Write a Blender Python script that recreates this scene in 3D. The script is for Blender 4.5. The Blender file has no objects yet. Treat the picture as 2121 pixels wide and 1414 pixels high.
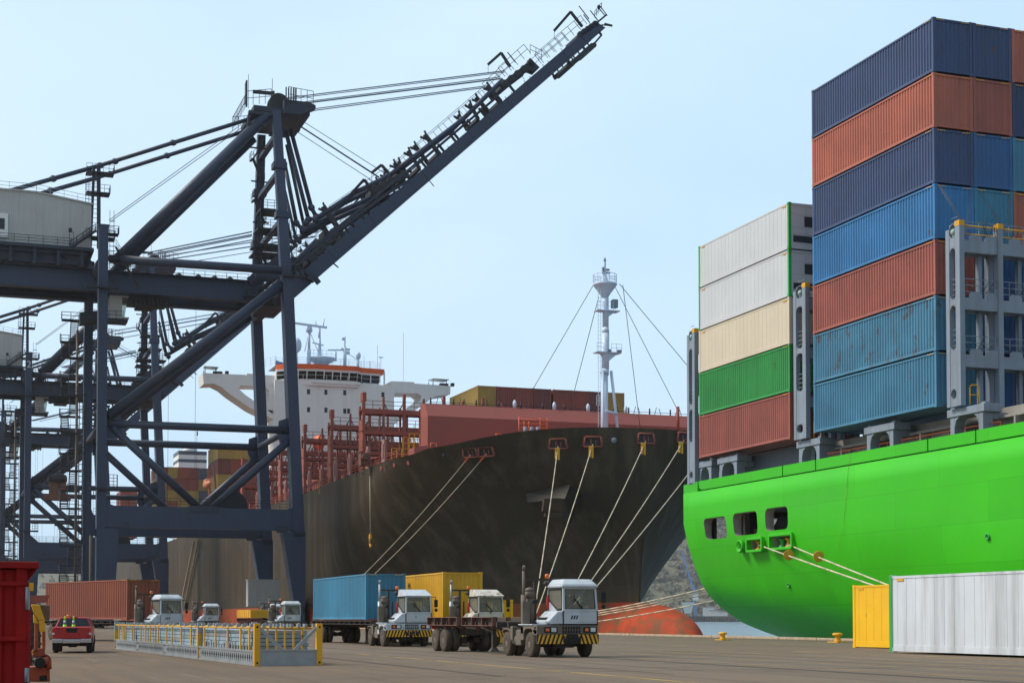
import bpy, math, random
from mathutils import Vector, Matrix
from mathutils.bvhtree import BVHTree
V = Vector; R = math.radians; PI = math.pi
random.seed(11)
scene = bpy.context.scene
COL = scene.collection

# ------------------------------------------------------------------ camera model
# world: +X across the quay towards the water, +Y along the quay away from the camera
EYE = 1.4; FPX = 3250.0; CX = 1060.5; HZ = 1281.0
PITCH = R(2.0); YAW = math.atan(1164/3250)
PY0 = HZ - FPX*math.tan(PITCH)
_r = V((math.cos(YAW), -math.sin(YAW), 0)); _fh = V((math.sin(YAW), math.cos(YAW), 0)); _z = V((0, 0, 1))
_f = _fh*math.cos(PITCH) + _z*math.sin(PITCH); _u = -_fh*math.sin(PITCH) + _z*math.cos(PITCH)
EYEP = V((0, 0, EYE))
def ray(x, y): return _r*((x-CX)/FPX) + _u*((PY0-y)/FPX) + _f
def onX(x, y, t): d = ray(x, y); return EYEP + d*(t/d.x)
def onY(x, y, s): d = ray(x, y); return EYEP + d*(s/d.y)
def zat(t, s, py):      # height of the point above (t, s) that the photo shows at row py
    h = t*_fh.x+s*_fh.y; v = (PY0-py)/FPX; return EYE+h*(v*math.cos(PITCH)+math.sin(PITCH))/(math.cos(PITCH)-v*math.sin(PITCH))
def onZ(x, y, z=0.0): d = ray(x, y); return EYEP + d*((z-EYE)/d.z)

cam = bpy.data.cameras.new('camera'); camo = bpy.data.objects.new('camera', cam); COL.objects.link(camo)
camo.location = EYEP; camo.rotation_euler = (PI/2+PITCH, 0, -YAW)
cam.sensor_width = 36; cam.sensor_fit = 'HORIZONTAL'; cam.lens = 36*FPX/2121
cam.shift_y = (PY0-707)/2121; cam.clip_start = .5; cam.clip_end = 30000
scene.camera = camo

# ------------------------------------------------------------------ light
SUN_EL = R(46); SUN_AZ = math.atan2(-.93, .36)
w = bpy.data.worlds.new('World'); scene.world = w; w.use_nodes = True
nt = w.node_tree; nt.nodes.clear()
sky = nt.nodes.new('ShaderNodeTexSky'); sky.sky_type = 'NISHITA'; sky.sun_disc = False
sky.sun_elevation = SUN_EL; sky.sun_rotation = SUN_AZ % (2*PI); sky.air_density = 1.0; sky.dust_density = 2.0
tc = nt.nodes.new('ShaderNodeTexCoord'); mp = nt.nodes.new('ShaderNodeMapping')
mp.inputs['Scale'].default_value = (1.0, 1.0, 2.6)
ns = nt.nodes.new('ShaderNodeTexNoise'); ns.inputs['Scale'].default_value = 2.2; ns.inputs['Detail'].default_value = 5
nt.links.new(tc.outputs['Generated'], mp.inputs[0]); nt.links.new(mp.outputs[0], ns.inputs['Vector'])
cr = nt.nodes.new('ShaderNodeValToRGB')
cr.color_ramp.elements[0].position = .36; cr.color_ramp.elements[0].color = (5.7, 8.0, 10.3, 1)
cr.color_ramp.elements[1].position = .66; cr.color_ramp.elements[1].color = (7.0, 8.9, 10.4, 1)
nt.links.new(ns.outputs['Fac'], cr.inputs[0])
# thin cloud: brighter and whiter on the sunward, upper side
dt = nt.nodes.new('ShaderNodeVectorMath'); dt.operation = 'DOT_PRODUCT'; dt.inputs[1].default_value = V((-.62, .55, .56)).normalized()
nt.links.new(tc.outputs['Generated'], dt.inputs[0])
mr = nt.nodes.new('ShaderNodeMapRange'); mr.interpolation_type = 'SMOOTHSTEP'; mr.inputs[1].default_value = .55; mr.inputs[2].default_value = .95
nt.links.new(dt.outputs['Value'], mr.inputs[0])
wh = nt.nodes.new('ShaderNodeMix'); wh.data_type = 'RGBA'; wh.inputs['B'].default_value = (7.6, 9.2, 10.4, 1)
nt.links.new(mr.outputs[0], wh.inputs['Factor']); nt.links.new(cr.outputs[0], wh.inputs['A'])
mx = nt.nodes.new('ShaderNodeMix'); mx.data_type = 'RGBA'; mx.inputs['Factor'].default_value = .88
nt.links.new(sky.outputs[0], mx.inputs['A']); nt.links.new(wh.outputs['Result'], mx.inputs['B'])
bg = nt.nodes.new('ShaderNodeBackground'); bg.inputs['Strength'].default_value = .083
out = nt.nodes.new('ShaderNodeOutputWorld')
# sky dimmed behind the camera and to seaward, added to darken faces turned there
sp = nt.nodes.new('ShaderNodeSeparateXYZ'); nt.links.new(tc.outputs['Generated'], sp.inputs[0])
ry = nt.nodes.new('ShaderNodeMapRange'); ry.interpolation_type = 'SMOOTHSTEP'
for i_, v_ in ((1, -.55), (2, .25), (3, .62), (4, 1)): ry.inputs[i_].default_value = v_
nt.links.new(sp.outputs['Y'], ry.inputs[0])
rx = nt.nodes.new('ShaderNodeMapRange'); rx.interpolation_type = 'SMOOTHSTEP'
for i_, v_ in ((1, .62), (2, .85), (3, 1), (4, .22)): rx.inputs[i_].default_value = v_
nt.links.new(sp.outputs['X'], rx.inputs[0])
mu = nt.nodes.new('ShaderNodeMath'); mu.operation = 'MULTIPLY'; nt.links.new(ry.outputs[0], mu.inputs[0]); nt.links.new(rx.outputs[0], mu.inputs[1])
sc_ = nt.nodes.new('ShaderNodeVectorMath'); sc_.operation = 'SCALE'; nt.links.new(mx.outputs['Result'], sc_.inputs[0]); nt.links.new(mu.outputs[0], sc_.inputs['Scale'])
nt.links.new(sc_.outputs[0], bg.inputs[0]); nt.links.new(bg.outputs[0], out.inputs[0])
sl = bpy.data.lights.new('sun', 'SUN'); sl.energy = 2.4; sl.angle = R(16); sl.color = (1, .93, .82)
so = bpy.data.objects.new('sun', sl); COL.objects.link(so)
sd = V((math.sin(SUN_AZ)*math.cos(SUN_EL), math.cos(SUN_AZ)*math.cos(SUN_EL), math.sin(SUN_EL)))
so.rotation_euler = (-sd).to_track_quat('-Z', 'Y').to_euler()
vs = scene.view_settings; vs.view_transform = 'Standard'; vs.look = 'None'; vs.exposure = 0.45; vs.gamma = 1; vs.use_curve_mapping = False

# ------------------------------------------------------------------ mesh builder
class MB:
    def __init__(s): s.v = []; s.f = []; s.m = []; s.s = []
    def add(s, vs, fs, mi=0, sm=False):
        n = len(s.v); s.v += [tuple(v) for v in vs]; s.f += [tuple(i+n for i in f) for f in fs]
        s.m += [mi]*len(fs); s.s += [sm]*len(fs); return s
    def box(s, a, b, mi=0):
        (x0, y0, z0), (x1, y1, z1) = a, b
        x0, x1 = sorted((x0, x1)); y0, y1 = sorted((y0, y1)); z0, z1 = sorted((z0, z1))
        return s.add([(x0,y0,z0),(x1,y0,z0),(x1,y1,z0),(x0,y1,z0),(x0,y0,z1),(x1,y0,z1),(x1,y1,z1),(x0,y1,z1)],
                     [(0,3,2,1),(4,5,6,7),(0,1,5,4),(1,2,6,5),(2,3,7,6),(3,0,4,7)], mi)
    def hexa(s, p, mi=0):   # 8 points, bottom ring then top ring
        return s.add(p, [(0,3,2,1),(4,5,6,7),(0,1,5,4),(1,2,6,5),(2,3,7,6),(3,0,4,7)], mi)
    def bar(s, a, b, w, d, ref=(0, 1, 0), mi=0, w2=None, d2=None):
        a = V(a); b = V(b); ref = V(ref); k = (b-a).normalized()
        if abs(k.dot(ref)) > .98: ref = V((1, 0, 0)) if abs(k.x) < .9 else V((0, 0, 1))
        sd = k.cross(ref).normalized(); rf = sd.cross(k).normalized()
        w2 = w2 or w; d2 = d2 or d; p = []
        for c, ww, dd in ((a, w, d), (b, w2, d2)):
            for i, j in ((-1,-1),(1,-1),(1,1),(-1,1)): p.append(c + sd*(i*ww/2) + rf*(j*dd/2))
        return s.hexa(p, mi)
    def tube(s, a, b, r, n=8, r2=None, mi=0, cap=True):
        a = V(a); b = V(b); k = (b-a)
        if k.length < 1e-6: return s
        k.normalize(); q = k.orthogonal().normalized(); t = k.cross(q); r2 = r if r2 is None else r2
        p = [a+(q*math.cos(2*PI*i/n)+t*math.sin(2*PI*i/n))*r for i in range(n)] + [b+(q*math.cos(2*PI*i/n)+t*math.sin(2*PI*i/n))*r2 for i in range(n)]
        nv = len(s.v)
        s.add(p, [(i, (i+1) % n, n+(i+1) % n, n+i) for i in range(n)], mi, n > 4)
        if cap:
            s.f += [tuple(nv+i for i in reversed(range(n))), tuple(nv+n+i for i in range(n))]; s.m += [mi]*2; s.s += [False]*2
        return s
    def path(s, pts, r, n=6, mi=0):
        for a, b in zip(pts, pts[1:]): s.tube(a, b, r, n, mi=mi)
        return s
    def prism(s, pts, off, mi=0):   # polygon extruded by vector off
        n = len(pts); off = V(off); pts = [V(p) for p in pts]
        nrm = V((0, 0, 0))
        for i in range(n): nrm += pts[i].cross(pts[(i+1) % n])
        if nrm.dot(off) > 0: pts = pts[::-1]
        return s.add(pts+[p+off for p in pts], [tuple(range(n)), tuple(range(2*n-1, n-1, -1))]+[((i+1) % n, i, n+i, n+(i+1) % n) for i in range(n)], mi)
    def ball(s, c, rx, ry, rz, nu=14, nv=9, mi=0):
        c = V(c); p = [c+V((0, 0, -rz))]
        for j in range(1, nv):
            a = -PI/2+PI*j/nv
            for i in range(nu): b = 2*PI*i/nu; p.append(c+V((rx*math.cos(a)*math.cos(b), ry*math.cos(a)*math.sin(b), rz*math.sin(a))))
        p.append(c+V((0, 0, rz))); f = []
        for i in range(nu): f.append((0, 1+(i+1) % nu, 1+i)); f.append((len(p)-1, 1+(nv-2)*nu+i, 1+(nv-2)*nu+(i+1) % nu))
        for j in range(nv-2):
            for i in range(nu): f.append((1+j*nu+i, 1+j*nu+(i+1) % nu, 1+(j+1)*nu+(i+1) % nu, 1+(j+1)*nu+i))
        return s.add(p, f, mi, True)
    def lathe(s, c, prof, n=16, axis='z', mi=0):
        c = V(c); p = []; f = []
        for r, h in prof:
            for i in range(n):
                a = 2*PI*i/n; q = (r*math.cos(a), r*math.sin(a))
                p.append(c+(V((q[0], q[1], h)) if axis == 'z' else V((h, q[0], q[1])) if axis == 'x' else V((q[1], h, q[0]))))
        for j in range(len(prof)-1):
            for i in range(n): f.append((j*n+i, j*n+(i+1) % n, (j+1)*n+(i+1) % n, (j+1)*n+i))
        nv = len(s.v); s.add(p, f, mi, True); m = len(prof)-1
        s.f += [tuple(nv+i for i in reversed(range(n))), tuple(nv+m*n+i for i in range(n))]; s.m += [mi]*2; s.s += [False]*2
        return s
    def rail(s, a, b, h=1.1, sp=2.0, r=.045, mids=1, up=(0, 0, 1)):
        a = V(a); b = V(b); up = V(up); L = (b-a).length; n = max(1, int(L/sp))
        for i in range(n+1): p = a.lerp(b, i/n); s.tube(p, p+up*h, r, 4, cap=False)
        for k in range(mids+1): s.tube(a+up*(h*(k+1)/(mids+1)), b+up*(h*(k+1)/(mids+1)), r, 4, cap=False)
        return s
    def mesh(s, name):
        me = bpy.data.meshes.new(name); me.from_pydata(s.v, [], s.f)
        me.polygons.foreach_set('material_index', s.m); me.polygons.foreach_set('use_smooth', s.s); me.update(); return me
    def build(s, name, mats, parent=None, bevel=0, local=False):
        me = s.mesh(name)
        if not isinstance(mats, (list, tuple)): mats = [mats]
        for m in mats: me.materials.append(m)
        o = bpy.data.objects.new(name, me); COL.objects.link(o)
        if parent is not None:
            o.parent = parent
            if not local: o.location = -world_loc(parent)
        if bevel:
            b = o.modifiers.new('bevel', 'BEVEL'); b.width = bevel; b.segments = 2; b.limit_method = 'ANGLE'; b.angle_limit = R(40); b.harden_normals = False
        return o
def build_split(mb, name, mats, parent, gap=.06, **kw):
    """separate pieces of one kind become parts of their own: pieces that touch stay together"""
    n = len(mb.v); par = list(range(n))
    def fd(i):
        while par[i] != i: par[i] = par[par[i]]; i = par[i]
        return i
    for f in mb.f:
        r0 = fd(f[0])
        for i in f[1:]: par[fd(i)] = r0
    comp = {}
    for i in range(n): comp.setdefault(fd(i), []).append(i)
    ks = list(comp); bb = []
    for k in ks:
        P = [mb.v[i] for i in comp[k]]; bb.append([min(p[a] for p in P)-gap for a in range(3)]+[max(p[a] for p in P)+gap for a in range(3)])
    q = list(range(len(ks)))
    def fq(i):
        while q[i] != i: q[i] = q[q[i]]; i = q[i]
        return i
    for i in range(len(ks)):
        for j in range(i):
            if all(bb[i][a] <= bb[j][a+3] and bb[j][a] <= bb[i][a+3] for a in range(3)): q[fq(i)] = fq(j)
    lookup = {}
    for i, k in enumerate(ks):
        for v in comp[k]: lookup[v] = fq(i)
    outs = {}
    for f, m_, s_ in zip(mb.f, mb.m, mb.s):
        g_ = lookup[f[0]]; o = outs.setdefault(g_, (MB(), {})); nb, mp_ = o; ff = []
        for v in f:
            if v not in mp_: mp_[v] = len(nb.v); nb.v.append(mb.v[v])
            ff.append(mp_[v])
        nb.f.append(tuple(ff)); nb.m.append(m_); nb.s.append(s_)
    return [o[0].build(name, mats, parent, **kw) for o in outs.values()]
def world_loc(o):
    p = V(o.location)
    while o.parent: o = o.parent; p += o.location
    return p
def tag(o, label=None, cat=None, group=None, kind=None):
    if label: o['label'] = label
    if cat: o['category'] = cat
    if group: o['group'] = group
    if kind: o['kind'] = kind
    return o
def thing(name, loc, label=None, cat=None, group=None, rz=0, sc=1):
    o = bpy.data.objects.new(name, None); COL.objects.link(o); o.location = loc; o.rotation_euler = (0, 0, rz); o.scale = (sc,)*3
    o.empty_display_size = .3
    return tag(o, label, cat, group)
def copy_tree(o, parent=None):
    kids = list(o.children); c = o.copy(); COL.objects.link(c)
    if parent is not None: c.parent = parent
    for k in kids: copy_tree(k, c)
    return c
def text_mesh(txt, size, ext=.01):
    cu = bpy.data.curves.new('letters', 'FONT'); cu.body = txt; cu.size = size; cu.extrude = ext; cu.align_x = 'CENTER'; cu.align_y = 'CENTER'; cu.resolution_u = 2
    o = bpy.data.objects.new('letters', cu); COL.objects.link(o)
    me = bpy.data.meshes.new_from_object(o.evaluated_get(bpy.context.evaluated_depsgraph_get()))
    bpy.data.objects.remove(o); return me
def lettering(txt, size, mat_, parent, loc, rot):
    me = text_mesh(txt, size); me.materials.clear(); me.materials.append(mat_)
    o = bpy.data.objects.new('lettering', me); COL.objects.link(o); o.parent = parent; o.location = loc; o.rotation_euler = rot; return o

# ------------------------------------------------------------------ materials
def mat(name, col, rough=.55, metal=0, var=.14, sc=.5, rust=0, rustcol=(.13, .055, .025), rsc=1.6, streak=0, scol=(.05, .04, .03), bump=0, bsc=6, spec=.5, stretch=(2.5, 2.5, .12), plates=None):
    m = bpy.data.materials.new(name); m.use_nodes = True; t = m.node_tree; N = t.nodes; L = t.links
    b = N['Principled BSDF']; b.inputs['Roughness'].default_value = rough; b.inputs['Metallic'].default_value = metal
    b.inputs['Specular IOR Level'].default_value = spec
    g = N.new('ShaderNodeNewGeometry')
    def noise(scale, detail, stretch=None, rg=.6):
        n = N.new('ShaderNodeTexNoise'); n.inputs['Scale'].default_value = scale; n.inputs['Detail'].default_value = detail; n.inputs['Roughness'].default_value = rg
        if stretch:
            p = N.new('ShaderNodeMapping'); p.inputs['Scale'].default_value = stretch; L.new(g.outputs['Position'], p.inputs[0]); L.new(p.outputs[0], n.inputs['Vector'])
        else: L.new(g.outputs['Position'], n.inputs['Vector'])
        return n.outputs['Fac']
    def rng(src, a, b_, lo, hi):
        r_ = N.new('ShaderNodeMapRange'); r_.inputs[1].default_value = a; r_.inputs[2].default_value = b_; r_.inputs[3].default_value = lo; r_.inputs[4].default_value = hi
        L.new(src, r_.inputs[0]); return r_.outputs[0]
    n1 = noise(sc, 7)
    vm = N.new('ShaderNodeVectorMath'); vm.operation = 'SCALE'; vm.inputs[0].default_value = col[:3]
    L.new(rng(n1, .3, .7, 1-var, 1+var), vm.inputs['Scale']); c = vm.outputs[0]
    def blend(c, fac, col2):
        x = N.new('ShaderNodeMix'); x.data_type = 'RGBA'; L.new(fac, x.inputs['Factor']); L.new(c, x.inputs['A']); x.inputs['B'].default_value = (*col2, 1); return x.outputs['Result']
    if streak: c = blend(c, rng(noise(1.0, 5, stretch), .48, .75, 0, streak), scol)
    if rust: c = blend(c, rng(noise(rsc, 12, (1, 1, .55), .72), .66-.16*rust, .70-.12*rust, 0, .9), rustcol)
    if plates:      # welded plating: seams and slightly different sheets
        pl, ph, pk_ = plates
        pm_ = N.new('ShaderNodeMapping'); pm_.inputs['Rotation'].default_value = (R(90), 0, R(90)); sv = N.new('ShaderNodeSeparateXYZ'); cv_ = N.new('ShaderNodeCombineXYZ')
        L.new(g.outputs['Position'], sv.inputs[0]); L.new(sv.outputs['Y'], cv_.inputs['X']); L.new(sv.outputs['Z'], cv_.inputs['Y'])
        bk = N.new('ShaderNodeTexBrick'); L.new(cv_.outputs[0], bk.inputs['Vector']); bk.inputs['Scale'].default_value = 1; bk.inputs['Brick Width'].default_value = pl; bk.inputs['Row Height'].default_value = ph; bk.inputs['Mortar Size'].default_value = .022; bk.inputs['Mortar Smooth'].default_value = .4
        bk.inputs['Color1'].default_value = (1, 1, 1, 1); bk.inputs['Color2'].default_value = (1-pk_,)*3+(1,); bk.inputs['Mortar'].default_value = (1-2.2*pk_,)*3+(1,)
        mm_ = N.new('ShaderNodeMix'); mm_.data_type = 'RGBA'; mm_.blend_type = 'MULTIPLY'; mm_.inputs['Factor'].default_value = 1; L.new(c, mm_.inputs['A']); L.new(bk.outputs['Color'], mm_.inputs['B']); c = mm_.outputs['Result']
        bq = N.new('ShaderNodeBump'); bq.inputs['Strength'].default_value = .22; bq.inputs['Distance'].default_value = .25; wv = noise(.28, 3); L.new(wv, bq.inputs['Height']); L.new(bq.outputs[0], b.inputs['Normal'])
    L.new(c, b.inputs['Base Color'])
    L.new(rng(n1, .3, .7, max(.02, rough-.08), min(1, rough+.1)), b.inputs['Roughness'])
    if bump:
        bp = N.new('ShaderNodeBump'); bp.inputs['Strength'].default_value = bump; bp.inputs['Distance'].default_value = .05
        L.new(noise(bsc, 6), bp.inputs['Height']); L.new(bp.outputs[0], b.inputs['Normal'])
    return m
def glass(name, col, tr=.5):
    m = bpy.data.materials.new(name); m.use_nodes = True; t = m.node_tree; t.nodes.clear()
    o = t.nodes.new('ShaderNodeOutputMaterial'); x = t.nodes.new('ShaderNodeMixShader'); a = t.nodes.new('ShaderNodeBsdfTransparent'); a.inputs[0].default_value = (*col, 1)
    b = t.nodes.new('ShaderNodeBsdfPrincipled'); b.inputs['Base Color'].default_value = (*[c*.12 for c in col], 1); b.inputs['Roughness'].default_value = .06
    x.inputs[0].default_value = 1-tr; t.links.new(a.outputs[0], x.inputs[1]); t.links.new(b.outputs[0], x.inputs[2])
    y = t.nodes.new('ShaderNodeMixShader'); d = t.nodes.new('ShaderNodeBsdfDiffuse'); d.inputs[0].default_value = (.42, .38, .32, 1); y.inputs[0].default_value = .26   # film of dust
    t.links.new(x.outputs[0], y.inputs[1]); t.links.new(d.outputs[0], y.inputs[2]); t.links.new(y.outputs[0], o.inputs[0]); return m
M = {}
def S(r, g, b):   # sRGB 0-255 to linear
    return tuple(((c/255)/12.92 if c/255 <= .04045 else ((c/255+.055)/1.055)**2.4) for c in (r, g, b))
M['navy'] = mat('crane_navy_paint', (.029, .043, .088), .5, var=.16, sc=.25, streak=.25, scol=(.09, .075, .06))
M['navy2'] = mat('crane_navy_dull', (.027, .034, .058), .6, var=.2, sc=.5, streak=.3, scol=(.08, .06, .045))
M['pipe'] = mat('crane_pipe_paint', (.032, .043, .077), .5, var=.2, sc=.4, streak=.25, scol=(.1, .08, .065), stretch=(.3, 2, 1.5))
M['iron'] = mat('dark_ironwork', (.025, .026, .032), .65, var=.25, sc=1)
M['steelrope'] = mat('steel_rope', (.17, .22, .31), .6)
M['house'] = mat('grey_cladding', (.52, .50, .47), .6, var=.06, sc=.3, streak=.2, scol=(.22, .19, .16))
M['darkglass'] = mat('dark_window_glass', (.012, .014, .016), .12, var=.1)
M['winwhite'] = mat('white_marking', (.7, .7, .7), .6)
M['black'] = mat('black_rubber', (.016, .015, .014), .8, var=.3, sc=3)
M['tyre'] = mat('dusty_tyre', (.078, .058, .042), .9, var=.35, sc=3)
M['yellow'] = mat('yellow_paint', (.72, .36, .012), .5, var=.14, sc=1.2, rust=.35, rsc=2.4)
M['yellowc'] = mat('container_yellow', (.70, .37, .012), .5, var=.12, sc=.7, streak=.25, scol=(.35, .17, .02))
M['hullblack'] = mat('brown_black_hull_paint', (.054, .037, .021), .6, var=.3, sc=.09, streak=.75, scol=(.125, .092, .058), stretch=(.42, .42, .03), spec=.22, plates=(11, 2.9, .10))
M['hullred'] = mat('red_boot_paint', (.38, .052, .018), .7, var=.3, sc=.35, streak=.95, scol=(.15, .085, .03), stretch=(.8, .22, 1.3), bump=.2, bsc=2, rust=1.0, rsc=.36, rustcol=(.16, .075, .03), spec=.2)
M['deckred'] = mat('red_oxide_paint', (.30, .074, .048), .6, var=.16, sc=.3, streak=.25, scol=(.12, .05, .035))
M['wall_red'] = mat('breakwater_red', (.30, .072, .052), .6, var=.07, sc=.12)
M['shipwhite'] = mat('ship_cream_paint', (.84, .81, .77), .5, var=.04, sc=.15, streak=.13, scol=(.45, .33, .2), stretch=(1.2, 1.2, .05))
M['mastwhite'] = mat('mast_pale_paint', (.60, .69, .82), .5, var=.05)
M['orange'] = mat('orange_paint', (.80, .12, .02), .5, var=.1)
M['green'] = mat('green_hull_paint', (.046, .50, .006), .42, var=.09, sc=.12, streak=.28, scol=(.085, .47, .04), stretch=(.3, .05, .5), spec=.28, plates=(9.5, 2.35, .115))
M['lashgrey'] = mat('blue_grey_steel', (.22, .265, .325), .55, var=.12, sc=.5, streak=.4, scol=(.13, .105, .09))
M['coaming'] = mat('weathered_coaming', (.29, .27, .24), .7, var=.15, sc=.6, rust=.35, rsc=.8, rustcol=(.3, .12, .04))
M['rope'] = mat('mooring_rope', (.60, .50, .36), .9, var=.2, sc=3)
M['cabwhite'] = mat('cab_white_paint', (.50, .535, .58), .45, var=.1, sc=1.2, rust=.2, rsc=3, streak=.45, scol=(.3, .24, .18))
M['cabrusty'] = mat('cab_rusty_white', (.57, .54, .47), .55, var=.12, sc=2, rust=.8, rsc=3.2, streak=.4, scol=(.28, .15, .07))
M['chassis'] = mat('dirty_chassis', (.058, .044, .035), .75, var=.35, sc=1.5, rust=.4, rsc=2, rustcol=(.11, .055, .035))
M['redrust'] = mat('rusty_red_frame', (.16, .065, .045), .75, var=.3, sc=1.5)
M['fender'] = mat('grey_brown_fender', (.15, .118, .09), .7, var=.2, sc=2)
M['glass'] = glass('cab_glass', (.78, .84, .78), .88)
M['lamp'] = mat('lamp_glass', (.6, .62, .6), .15)
M['amber'] = mat('amber_lens', (.75, .16, .02), .3)
M['redlens'] = mat('red_lens', (.55, .02, .015), .25)
M['hyd'] = mat('red_orange_steel', (.33, .055, .015), .6, var=.3, sc=4, rust=.5, rsc=5, rustcol=(.04, .022, .016))
M['galv'] = mat('galvanised_steel', (.32, .34, .35), .42, metal=.4, var=.14, sc=1.5, streak=.2, scol=(.2, .19, .16))
M['panelblue'] = mat('pale_blue_panel', (.25, .33, .39), .55, var=.14, sc=1.5)
M['chrome'] = mat('bumper_chrome', (.55, .55, .55), .25, metal=.8)
M['truckred'] = mat('pickup_red_paint', (.40, .018, .016), .3, var=.08)
M['redbin'] = mat('red_bin_paint', (.29, .008, .008), .6, var=.25, sc=2, streak=.45, scol=(.11, .01, .008), spec=.18)
M['cone'] = mat('lime_cone', (.55, .85, .04), .6)
M['concrete'] = mat('kerb_concrete', (.42, .31, .21), .9, var=.3, sc=3, bump=.4, bsc=10)
CC = {'navy': (.043, .072, .165), 'orange red': (.43, .125, .078), 'dark blue': (.03, .052, .12), 'bright blue': (.035, .18, .40), 'brick red': (.34, .098, .072),
      'teal blue': (.055, .20, .32), 'brown': (.24, .062, .042), 'rust brown': (.28, .072, .036), 'green': (.03, .29, .06), 'mustard yellow': (.36, .24, .055), 'maroon': (.17, .05, .045),
      'slate grey': (.09, .11, .14), 'deep blue': (.03, .115, .29), 'sky blue': (.045, .215, .345)}
for k, c in CC.items(): M['c_'+k] = mat('container_'+k.replace(' ', '_'), c, .52, var=.17, sc=.35, streak=.5, scol=tuple(.55*q+.014 for q in c), rust=.22, rsc=1.7)
M['c_rusty blue'] = mat('container_rusty_blue', (.06, .21, .33), .6, var=.2, sc=.5, rust=.62, rsc=1.3, rustcol=(.11, .06, .045), streak=.35, scol=(.1, .1, .1))
M['c_white'] = mat('container_white', (.56, .57, .585), .5, var=.05, sc=.3, streak=.2, scol=(.5, .47, .42))
M['c_stained white'] = mat('container_stained_white', (.60, .63, .67), .5, var=.07, sc=.4, streak=.85, scol=(.20, .17, .155), stretch=(.9, .9, .05))
M['c_cream'] = mat('container_cream', (.62, .53, .40), .5, var=.07, sc=.3, streak=.25, scol=(.5, .36, .2))
M['c_yellow'] = M['yellowc']
M['c_orange yellow'] = mat('container_orange_yellow', (.86, .47, .004), .5, var=.08, sc=.5, rust=.22, rsc=2.4, rustcol=(.3, .13, .02))
M['frame_green'] = mat('green_frame', (.03, .33, .05), .5)
M['darkroom'] = mat('dark_deck_interior', (.10, .085, .07), .8, var=.3, sc=.8)
# ================================================================== SETTING
def ground_mat():
    m = bpy.data.materials.new('worn_quay_asphalt'); m.use_nodes = True; t = m.node_tree; N = t.nodes; L = t.links; b = N['Principled BSDF']
    g = N.new('ShaderNodeNewGeometry')
    def noise(scale, st, det=8, rg=.62):
        p = N.new('ShaderNodeMapping'); p.inputs['Scale'].default_value = st; L.new(g.outputs['Position'], p.inputs[0])
        n = N.new('ShaderNodeTexNoise'); n.inputs['Scale'].default_value = scale; n.inputs['Detail'].default_value = det; n.inputs['Roughness'].default_value = rg; L.new(p.outputs[0], n.inputs['Vector']); return n.outputs['Fac']
    def rng(s, a, c, lo, hi):
        r = N.new('ShaderNodeMapRange'); r.inputs[1].default_value = a; r.inputs[2].default_value = c; r.inputs[3].default_value = lo; r.inputs[4].default_value = hi; L.new(s, r.inputs[0]); return r.outputs[0]
    def mixc(f, a, c):
        x = N.new('ShaderNodeMix'); x.data_type = 'RGBA'; L.new(f, x.inputs['Factor'])
        for k, q in (('A', a), ('B', c)):
            if isinstance(q, tuple): x.inputs[k].default_value = (*q, 1)
            else: L.new(q, x.inputs[k])
        return x.outputs['Result']
    sx = N.new('ShaderNodeSeparateXYZ'); L.new(g.outputs['Position'], sx.inputs[0])
    warm = rng(sx.outputs['X'], 6, 24, 0, 1)            # brown paver yard towards the sheds, grey asphalt lanes towards the water
    base = mixc(warm, (.205, .142, .094), (.180, .140, .107))
    c = mixc(rng(noise(.22, (1, .35, 1)), .35, .68, 0, .75), base, (.15, .112, .082))
    c = mixc(rng(noise(1.0, (1.6, .022, 1), 6), .50, .72, 0, .7), c, (.115, .088, .068))   # tyre and rail-side streaks along the quay
    c = mixc(rng(noise(2.3, (1.1, .05, 1), 6), .60, .72, 0, .5), c, (.30, .235, .175))
    c = mixc(rng(noise(3.0, (1, 1, 1), 10, .75), .62, .75, 0, .6), c, (.075, .057, .043))
    c = mixc(rng(noise(.55, (1, .5, 1), 5), .60, .70, 0, .5), c, (.085, .066, .052))
    br = N.new('ShaderNodeTexBrick'); p = N.new('ShaderNodeMapping'); p.inputs['Scale'].default_value = (4, 4, 4); p.inputs['Rotation'].default_value = (0, 0, .7); L.new(g.outputs['Position'], p.inputs[0]); L.new(p.outputs[0], br.inputs['Vector'])
    br.inputs['Color1'].default_value = (1, 1, 1, 1); br.inputs['Color2'].default_value = (.86, .84, .82, 1); br.inputs['Mortar'].default_value = (.6, .58, .55, 1); br.inputs['Mortar Size'].default_value = .03
    mm = N.new('ShaderNodeMix'); mm.data_type = 'RGBA'; mm.blend_type = 'MULTIPLY'; L.new(rng(sx.outputs['X'], 13, 15, .8, .0), mm.inputs['Factor']); L.new(c, mm.inputs['A']); L.new(br.outputs['Color'], mm.inputs['B'])
    L.new(mm.outputs['Result'], b.inputs['Base Color']); L.new(rng(noise(.5, (1, .2, 1)), .3, .7, .72, .95), b.inputs['Roughness']); b.inputs['Specular IOR Level'].default_value = .12
    bp = N.new('ShaderNodeBump'); bp.inputs['Strength'].default_value = .5; bp.inputs['Distance'].default_value = .03; L.new(noise(5, (1, 1, 1), 9, .7), bp.inputs['Height']); L.new(bp.outputs[0], b.inputs['Normal'])
    return m
QE = 54.0      # quay edge
b = MB(); b.add([(-4000, -300, 0), (QE, -300, 0), (QE, 1500, 0), (-4000, 1500, 0)], [(0, 1, 2, 3)])
b.add([(QE, -300, 0), (QE, -300, -6), (QE, 1500, -6), (QE, 1500, 0)], [(0, 1, 2, 3)])
tag(b.build('quay_ground', ground_mat()), kind='structure')
b = MB()
for i in range(120):
    y = -20+i*5.0; b.box((QE-.62+random.uniform(-.01, .01), y+.02, 0), (QE+.05, y+4.97, .17+random.uniform(-.015, .015)))
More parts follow.
